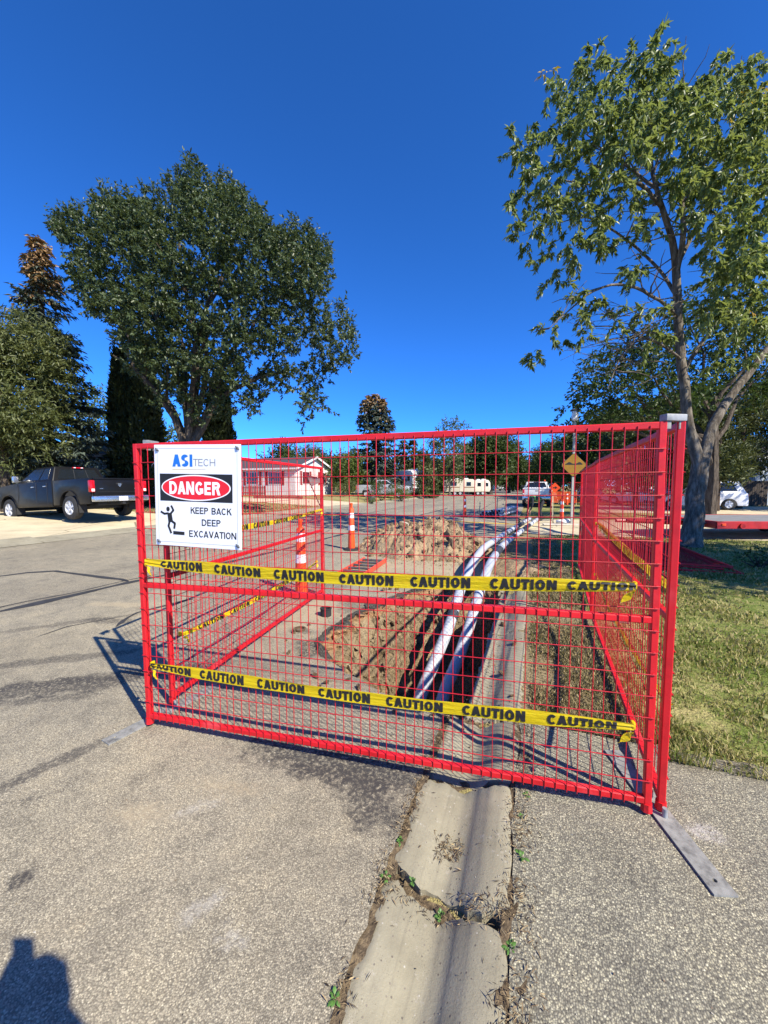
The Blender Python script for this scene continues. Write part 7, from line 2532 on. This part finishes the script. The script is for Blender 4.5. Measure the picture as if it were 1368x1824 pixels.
shrub(at(-.008, 35.0), 3.0, 2.0, M['leaf_far'], 'round green bush in front of the silver pickup', 301)
shrub(at(.045, 36.0), 2.6, 1.8, M['leaf_bright'], 'lighter green bush beside the tail of the silver pickup', 302)
shrub(at(-.105, 40.0), 2.6, 1.9, M['leaf_pale'], 'pale bush at the right corner of the mobile home', 303)
shrub(at(-.035, 30.5), 1.0, .5, M['leaf_bright'], 'low green plant on the lawn beside the flower pot', 304)
shrub(at(.49, 33.0), 2.2, 1.1, M['leaf_dark'], 'low dark hedge behind the bump sign', 305)
shrub(at(.99, 7.0), .55, .30, M['leaf_dark'], 'small dark shrub on the lawn at the right edge', 306, (.06, .03), 300)


def flower_pot(loc, label):
    o = thing('flower_pot', loc, 0, label, 'flower pot')
    m = MB(); m.lathe([(.24, 0), (.33, .42), (.35, .42), (.35, .46), (.29, .46), (.28, .40)], 16); m.build('pot', flat('pot', (.09, .10, .10), .7), o, True)
    V, F = blob_foliage([(0, 0, .58, .3), (.15, 0, .68, .2), (-.18, .05, .62, .22)], 300, (.09, .05), .12, 4, .2, .4, .8, 5)
    crown(o, V, F, M['leaf_bright'], 'foliage')
    V, F = blob_foliage([(0, 0, .66, .32), (.16, 0, .74, .2), (-.18, .05, .70, .22)], 160, (.07, .06), .08, 3, .1, .4, .8, 6, .2)
    crown(o, V, F, M['flower_pink'], 'blossom')


flower_pot(at(-.033, 32.5), 'grey pot of pink flowers across the street')


# ------------------------------------------------------------ grass
def grass(name, label, region, N, hgt, mat, seed, dens=None, width=.004):
    g = np.random.default_rng(seed)
    x0, x1, y0, y1 = region
    M0 = int(N * 3)
    # more blades close to the photographer
    x = g.uniform(x0, x1, M0); y = y0 + (y1 - y0) * g.random(M0) ** 1.7
    d = np.hypot(x, y)
    patch = np.array([0.5 + .9 * noise.noise((a * 1.3, b * 1.3, 0)) + .5 * noise.noise((a * 4.1, b * 4.1, 3)) for a, b in zip(x, y)])
    keep = g.random(M0) < np.clip(patch + .15, .06, 1) * np.clip(3.4 / d, .12, 1)
    x, y, patch = x[keep][:N], y[keep][:N], patch[keep][:N]
    n = len(x)
    z = np.array([gz(a) for a in x])
    h = hgt * (.4 + 1.0 * g.random(n)) * np.clip(.65 + .5 * patch, .4, 1.3)
    th = g.uniform(0, 2 * math.pi, n)
    lean = g.uniform(.1, .95, n) * h
    la = g.uniform(0, 2 * math.pi, n)
    w = width * (.7 + .7 * g.random(n)) * np.clip(np.hypot(x, y) / 3.0, 1, 3)
    s = np.stack([np.cos(th) * w, np.sin(th) * w, np.zeros(n)], 1)
    b = np.stack([x, y, z - .006], 1)
    mid = b + np.stack([np.cos(la) * lean * .35, np.sin(la) * lean * .35, h * .62], 1)
    tip = b + np.stack([np.cos(la) * lean, np.sin(la) * lean, h], 1)
    V = np.stack([b - s, b + s, mid + s * .7, tip, mid - s * .7], 1).reshape(-1, 3)
    k = (np.arange(n) * 5)[:, None]
    F = np.concatenate([k + np.array([[0, 1, 2]]), k + np.array([[0, 2, 4]]), k + np.array([[4, 2, 3]])], 1).reshape(-1, 3)
    o = put(name, tri_mesh(name, V, F, mat))
    tag(o, label, 'grass', kind='stuff')


def m_grass():
    t = NT('grass_blade')
    rnd = t.n('ShaderNodeNewGeometry').outputs['Random Per Island']
    nzv = t.noise(1.1, 4, .6)
    k = t.math('ADD', t.math('MULTIPLY', rnd, .55), t.math('MULTIPLY', nzv, .75))
    c = t.ramp(k, [(.32, (.065, .105, .018)), (.50, (.14, .19, .036)), (.63, (.27, .27, .085)), (.82, (.48, .41, .19))])
    return t.pbr(c, .7, 0, None, .2, 0, (.3, t.mix(.5, c, (.3, .33, .06))))


M['grass'] = m_grass()


def m_straw():
    t = NT('dry_grass_blade')
    rnd = t.n('ShaderNodeNewGeometry').outputs['Random Per Island']
    c = t.ramp(rnd, [(.1, (.10, .11, .035)), (.35, (.22, .18, .085)), (.65, (.34, .27, .14)), (.95, (.46, .38, .22))])
    return t.pbr(c, .8, 0, None, .15, 0, (.25, c))


M['straw'] = m_straw()
grass('lawn_grass', 'short patchy lawn grass right of the fence', (.70, 9.5, 2.66, 13.2), 95000, .038, M['grass'], 401)
grass('verge_grass', 'dry trampled grass between the gutter and the lawn side fence', (.02, .70, 2.62, 12.5), 26000, .032, M['straw'], 402)
grass('lawn_grass', 'thin lawn edge grass by the apron', (.75, 4.5, 2.5, 2.95), 5000, .05, M['grass'], 403)
grass('far_lawn_grass', 'dry lawn grass across the street', (-20, -12.3, 12.4, 22), 26000, .07, M['straw'], 404, width=.006)


def fallen_leaves():
    g = np.random.default_rng(77)
    n = 420
    x = g.uniform(.1, 7, n); y = g.uniform(2.7, 12.5, n)
    P = np.stack([x, y, np.array([gz(a) for a in x]) + .03], 1)
    th = g.uniform(0, 6.28, n)
    V, F = leaves(P, unit(np.stack([np.cos(th), np.sin(th), g.normal(size=n) * .2], 1)), unit(g.normal(size=(n, 3)) * .35 + np.array([[0, 0, 1.]])), g.uniform(.04, .09, n), g.uniform(.02, .045, n))
    o = put('fallen_leaves', tri_mesh('fallen_leaves', V, F, leaf_mat('fallen_leaf', [(.20, .13, .05), (.34, .27, .11), (.42, .38, .20), (.16, .19, .05)], .2, .6)))
    tag(o, 'scattered fallen leaves on the right-hand lawn', 'leaves', kind='stuff')


fallen_leaves()


# straw and rotted leaves caught along the gutter joints
def litter():
    g = np.random.default_rng(55)
    n = 5200
    x = np.concatenate([g.normal(-.525, .022, n // 3), g.normal(-.005, .035, n // 2), g.uniform(-.5, -.05, n - n // 3 - n // 2)])
    y = g.uniform(.55, 2.62, n)
    m3 = np.arange(n) >= n // 3 + n // 2
    y[m3] = g.normal(1.37, .035, m3.sum())
    sel = np.where(m3)[0][::3]
    y[sel] = g.normal(1.62, .05, len(sel)); x[sel] = g.normal(-.30, .035, len(sel))
    patch = np.array([noise.noise((a * 3, b * 6.0, 1)) for a, b in zip(x, y)])
    k = patch + g.normal(size=n) * .25 > -.05
    x, y = x[k], y[k]; n = len(x)
    z = np.array([(zprof(a) if -.5 < a < -.03 else (.0 if a < -.5 else gz(a) + .004)) for a in x]) + .003 + .008 * g.random(n)
    P = np.stack([x, y, z], 1)
    th = g.uniform(0, 2 * math.pi, n)
    A = unit(np.stack([np.cos(th), np.sin(th), g.normal(size=n) * .25], 1))
    N = unit(np.stack([g.normal(size=n) * .4, g.normal(size=n) * .4, np.ones(n)], 1))
    V, F = leaves(P, A, N, g.uniform(.008, .035, n), g.uniform(.0015, .005, n), .1)
    t = NT('leaf_litter')
    rnd = t.n('ShaderNodeNewGeometry').outputs['Random Per Island']
    mat = t.pbr(t.ramp(rnd, [(.1, (.035, .024, .014)), (.4, (.11, .075, .04)), (.7, (.24, .17, .09)), (.95, (.40, .31, .17))]), .9)
    o = put('leaf_litter', tri_mesh('leaf_litter', V, F, mat))
    tag(o, 'dry straw and leaf litter along the gutter joints', 'litter', kind='stuff')


litter()


def weed(x, y, s, label, seed, n=13):
    z = (zprof(x) if -.5 < x < -.04 else (0 if x < -.5 else gz(x)))
    o = thing('weed', (x, y, z), seed, label, 'weed', 'weeds in the gutter joints')
    g = random.Random(seed)
    mat = M['leaf_weed']
    for k in range(n):
        a = g.uniform(0, 6.283); el = g.uniform(.15, 1.1); L = s * .78 * g.uniform(.55, 1.0)
        d = Vector((math.cos(a) * math.cos(el), math.sin(a) * math.cos(el), math.sin(el)))
        sd = Vector((-math.sin(a), math.cos(a), 0))
        up = d.cross(sd) * -1
        V = []
        F = []
        prof = [0.06, .42, .60, .52, .30, .02]
        for i, w in enumerate(prof):
            t = i / (len(prof) - 1)
            c = d * L * (.25 + .75 * t) + Vector((0, 0, -L * .35 * t * t))
            V += [c - sd * w * L * .30 + up * .10 * L * w, c, c + sd * w * L * .30 + up * .10 * L * w]
        for i in range(len(prof) - 1):
            b = i * 3
            F += [(b, b + 1, b + 4, b + 3), (b + 1, b + 2, b + 5, b + 4)]
        m = MB(); m.add(V, F)
        m.tube([(0, 0, 0), d * L * .25], .0012, 4)
        m.build('leaf', mat, o, True, fix=False)
    return o


M['leaf_weed'] = flat('weed_leaf', (.085, .19, .035), .5, 0, .3, 40)
for i, (x, y, s, lab) in enumerate(((-.515, 1.545, .036, 'small weed in the road side joint just in front of the crack'), (-.52, 1.37, .042, 'weed in the road side joint at the end of the crack'), (-.415, 1.405, .038, 'weed growing in the gutter crack on its left'), (-.285, 1.345, .040, 'weed growing in the middle of the gutter crack'),
                                     (-.535, .965, .045, 'weed in the road side joint nearest the photographer'), (.0, 1.625, .058, 'broad leaved weed in the apron joint beyond the crack'), (-.03, 1.27, .050, 'broad leaved weed in the apron joint nearest the photographer'), (-.01, 1.83, .040, 'weed in the apron joint halfway to the fence'), (.01, 1.97, .045, 'weed in the apron joint right under the fence'))):
    weed(x, y, s, lab, i + 3)


def loose_grit():
    """small loose stones and crumbs of tar on the pavement"""
    rr = random.Random(12)
    cols = [flat('grit_pale', (.42, .39, .32), .8), flat('grit_dark', (.035, .033, .032), .7), flat('grit_brown', (.20, .14, .09), .8)]
    for name, mat, n, lab in (('pale_grit', cols[0], 900, 'pale loose grit on the pavement by the fence'), ('tar_crumbs', cols[1], 420, 'dark crumbs of tar on the pavement by the fence'), ('brown_grit', cols[2], 500, 'brown grit and soil crumbs on the pavement by the fence')):
        m = MB()
        for k in range(n):
            y = rr.uniform(.5, 2.55) if rr.random() < .7 else rr.uniform(2.5, 5.5)
            x = rr.uniform(-3.6, 1.8) if y < 2.55 else rr.uniform(-4.5, -2.2)
            if -.56 < x < .03 and rr.random() < .6: continue
            z = zprof(x) if -.5 < x < -.04 else (gz(x) + (.004 if x > -.04 else 0))
            s = rr.uniform(.0015, .0042) * (1.6 if rr.random() < .1 else 1)
            q = [Vector((rr.uniform(-1, 1), rr.uniform(-1, 1), rr.uniform(-.8, .8))).normalized() * s for _ in range(5)]
            m.add([Vector((x, y, z + s * .4)) + p for p in q], [(0, 1, 2), (0, 2, 3), (0, 3, 1), (1, 3, 4), (1, 4, 2), (2, 4, 3)])
        tag(m.build(name, mat), lab, 'grit', kind='stuff')


loose_grit()
# ------------------------------------------------------------ people
M['skin'] = flat('skin', (.48, .27, .18), .55, 0, .08, 12)
M['navy'] = flat('dark_work_cloth', (.016, .018, .024), .85, 0, .2, 14)
M['vest'] = flat('hi_vis_green', (.10, .36, .10), .6, 0, .1, 10)
M['boot'] = flat('boot_leather', (.05, .032, .02), .7, 0, .2, 20)
M['hat'] = flat('hard_hat_white', (.70, .70, .68), .35, 0, .05, 6)
M['jeans'] = flat('jeans', (.045, .065, .12), .85, 0, .2, 20)


def skin_person(name, loc, rz, J, E, RAD, matfn, mats, label):
    """continuous body grown over a jointed skeleton"""
    o = thing(name, loc, rz, label, 'person')
    me = bpy.data.meshes.new('body_cage')
    names = list(J)
    idx = {n: i for i, n in enumerate(names)}
    me.from_pydata([J[n] for n in names], [(idx[a], idx[b]) for a, b in E], [])
    t = bpy.data.objects.new('cage', me); COL.objects.link(t)
    t.modifiers.new('skin', 'SKIN').use_smooth_shade = True
    sv = me.skin_vertices[0].data
    for n in names:
        r = RAD[n]
        sv[idx[n]].radius = r if isinstance(r, tuple) else (r, r)
        sv[idx[n]].use_root = (n == 'pelvis')
    ss = t.modifiers.new('sub', 'SUBSURF'); ss.levels = 2; ss.render_levels = 2
    dg = bpy.context.evaluated_depsgraph_get()
    ev = bpy.data.meshes.new_from_object(t.evaluated_get(dg))
    bpy.data.objects.remove(t)
    ev.materials.clear()
    for m in mats: ev.materials.append(m)
    for p in ev.polygons:
        p.material_index = matfn(p.center)
        p.use_smooth = True
    ev.name = 'body'
    put('body', ev, o)
    return o


def hand_chain(J, E, RAD, wrist, palm, d, side, pre, k=1.0):
    """palm and five bent fingers from a wrist joint; d along the hand, side towards the thumb"""
    d = Vector(d).normalized(); side = Vector(side).normalized(); nrm = d.cross(side)
    w = Vector(J[wrist])
    J[palm] = tuple(w + d * .065 * k); RAD[palm] = (.030, .017); E.append((wrist, palm))
    for i, (off, ln) in enumerate(((.030, .070), (.010, .080), (-.010, .075), (-.028, .058))):
        a = w + d * .095 * k + side * off
        b = a + d * ln * .55 + nrm * .008
        c = b + d * ln * .40 + nrm * .026
        for q, p in zip('abc', (a, b, c)):
            J[f'{pre}{i}{q}'] = tuple(p); RAD[f'{pre}{i}{q}'] = {'a': .010, 'b': .009, 'c': .008}[q]
        E += [(palm, f'{pre}{i}a'), (f'{pre}{i}a', f'{pre}{i}b'), (f'{pre}{i}b', f'{pre}{i}c')]
    a = w + d * .045 + side * .038; b = w + d * .085 + side * .055 + nrm * .015
    J[pre + 't1'] = tuple(a); J[pre + 't2'] = tuple(b); RAD[pre + 't1'] = .012; RAD[pre + 't2'] = .010
    E += [(palm, pre + 't1'), (pre + 't1', pre + 't2')]


def head(parent, loc, rot, hat=None, hair=None):
    """head with face: brow, nose, mouth, ears; looks along +x before rotation"""
    bm = bmesh.new()
    bmesh.ops.create_uvsphere(bm, u_segments=24, v_segments=18, radius=1)
    for v in bm.verts:
        p = v.co
        x, y, z = p.x * .098, p.y * .076, p.z * .118
        if z < -.03: x *= 1 - .22 * min(1, (-z - .03) / .08) * (1 if p.x < 0 else .35); y *= 1 - .30 * min(1, (-z - .03) / .09)
        if p.x > .75 and -.35 < p.z < .15 and abs(p.y) < .22: x += .022 * (1 - abs(p.y) / .22) * (1 if p.z < 0 else .5)
        if p.x > .6 and .05 < p.z < .3 and .2 < abs(p.y) < .55: x -= .008
        v.co = Vector((x, y, z))
    me = bpy.data.meshes.new('head'); bm.to_mesh(me); bm.free(); me.materials.append(M['skin'])
    me.polygons.foreach_set('use_smooth', [True] * len(me.polygons))
    h = put('head', me, parent, loc, rot)
    m = MB()
    for s in (-1, 1): m.cbox((.0, s * .078, -.005), (.035, .016, .055), .007)
    m.build('ears', M['skin'], h, True)
    m = MB()
    for s in (-1, 1): m.lathe([(.002, -.006), (.010, -.003), (.012, .0), (.010, .003), (.002, .006)], 10, (.086, s * .032, .012), 'x')
    m.build('eyes', M['print_black'], h, True)
    m = MB(); m.cbox((.090, 0, -.055), (.010, .042, .010), .004); m.build('mouth', flat('lip', (.35, .12, .10), .6), h, True)
    if hat is not None:
        m = MB(); m.lathe([(.118, .035), (.112, .05), (.110, .09), (.085, .14), (.03, .165), (.005, .167)], 20); m.cbox((.10, 0, .040), (.10, .16, .012), .005)
        m.build('hard_hat', hat, h, True)
    if hair is not None:
        bm = bmesh.new(); bmesh.ops.create_uvsphere(bm, u_segments=20, v_segments=14, radius=1)
        for v in bm.verts:
            p = v.co
            v.co = Vector((p.x * .106 - .008, p.y * .084, max(p.z, -.25 if p.x < .1 else .35) * .126))
        me = bpy.data.meshes.new('hair'); bm.to_mesh(me); bm.free(); me.materials.append(hair)
        put('hair', me, h)
    return h


def worker():
    J = dict(pelvis=(0, 0, .93), spine=(.17, 0, 1.02), chest=(.36, 0, 1.06), neck=(.53, 0, 1.01), skull=(.60, 0, .96))
    RAD = dict(pelvis=(.165, .13), spine=(.15, .115), chest=(.18, .125), neck=.062, skull=.06)
    E = [('pelvis', 'spine'), ('spine', 'chest'), ('chest', 'neck'), ('neck', 'skull')]
    for s, n in ((-1, 'r'), (1, 'l')):
        J[n + 'hip'] = (.0, s * .12, .86); J[n + 'knee'] = (.07 + .05 * s, s * .19, .48); J[n + 'ank'] = (-.06 + .10 * s, s * .21, .10); J[n + 'toe'] = (.10 + .10 * s, s * .23, .05)
        RAD[n + 'hip'] = .105; RAD[n + 'knee'] = .068; RAD[n + 'ank'] = .055; RAD[n + 'toe'] = (.05, .04)
        J[n + 'sho'] = (.44, s * .20, .99); J[n + 'elb'] = (.46, s * .25, .70); J[n + 'wri'] = (.52, s * .16, .46)
        RAD[n + 'sho'] = .072; RAD[n + 'elb'] = .050; RAD[n + 'wri'] = .034
        E += [('pelvis', n + 'hip'), (n + 'hip', n + 'knee'), (n + 'knee', n + 'ank'), (n + 'ank', n + 'toe'), ('chest', n + 'sho'), (n + 'sho', n + 'elb'), (n + 'elb', n + 'wri')]
        hand_chain(J, E, RAD, n + 'wri', n + 'palm', (.15, -s * .1, -1), (.2, -s * 1, 0), n + 'f')

    def mf(c):
        if c.z < .12: return 2
        if c.x > .44 and c.z < .50: return 3
        if c.x > .54 and c.z > .85: return 3
        if c.z > .86 and .05 < c.x < .56 and abs(c.y) < .24:
            return 1 if (.12 < c.x < .19 or .30 < c.x < .37 or .09 < abs(c.y) < .15) else 0
        return 0
    o = skin_person('person', (.42, 18.3, gz(.4)), R(196), J, E, RAD, mf, [M['navy'], M['vest'], M['boot'], M['skin']], 'worker in dark clothes and green striped vest bending over the pipe ends')
    head(o, (.655, 0, .90), (0, R(75), 0), hat=None, hair=M['trim'])
    return o


worker()


def photographer():
    """the person taking the picture; only the shadow falls into view"""
    J = dict(pelvis=(0, 0, .96), spine=(0, 0, 1.12), chest=(.01, 0, 1.30), neck=(.03, 0, 1.47), skull=(.05, 0, 1.54))
    RAD = dict(pelvis=(.175, .14), spine=(.165, .125), chest=(.20, .14), neck=.06, skull=.06)
    E = [('pelvis', 'spine'), ('spine', 'chest'), ('chest', 'neck'), ('neck', 'skull')]
    for s, n in ((-1, 'r'), (1, 'l')):
        J[n + 'hip'] = (0, s * .10, .90); J[n + 'knee'] = (.02, s * .13, .49); J[n + 'ank'] = (-.02, s * .14, .09); J[n + 'toe'] = (.14, s * .17, .045)
        RAD[n + 'hip'] = .10; RAD[n + 'knee'] = .068; RAD[n + 'ank'] = .052; RAD[n + 'toe'] = (.05, .04)
        J[n + 'sho'] = (.02, s * .20, 1.40); J[n + 'elb'] = (.12, s * .25 + .04, 1.16); J[n + 'wri'] = (.20, .19 + s * .075, 1.445)
        RAD[n + 'sho'] = .07; RAD[n + 'elb'] = .048; RAD[n + 'wri'] = .032
        E += [('pelvis', n + 'hip'), (n + 'hip', n + 'knee'), (n + 'knee', n + 'ank'), (n + 'ank', n + 'toe'), ('chest', n + 'sho'), (n + 'sho', n + 'elb'), (n + 'elb', n + 'wri')]
        hand_chain(J, E, RAD, n + 'wri', n + 'palm', (.1, -s * .25, 1), (-.6, -s * .6, 0), n + 'f', .8)

    def mf(c):
        if c.z < .10: return 2
        if c.x > .15 and c.z > 1.36: return 3
        if c.z > 1.48: return 3
        return 1 if c.z < .93 else 0
    cc, sn = math.cos(CAMR), math.sin(CAMR)
    def W(r, f): return (r * cc - f * sn, r * sn + f * cc)
    bx, by = W(.20, -.245)
    o = skin_person('person', (bx, by, gz(bx) - .0), CAMR + R(90), J, E, RAD, mf, [M['navy'], M['jeans'], M['boot'], M['skin']], 'photographer in dark top and jeans holding up a phone, seen only as a shadow')
    head(o, (.05, 0, 1.625), (0, R(6), R(25)), hair=M['trim'])
    o.scale = (.975, .975, .975)
    px, py = W(0, -.026)
    p = thing('phone', (px, py, 1.555), CAMR, 'black phone held upright by the photographer', 'phone')
    m = MB(); m.cbox((0, 0, .0), (.074, .008, .152), .003)
    m.build('case', M['trim'], p)
    m = MB(); m.cbox((0, -.005, 0), (.068, .002, .146), .0008); m.build('screen', M['glass'], p)


photographer()
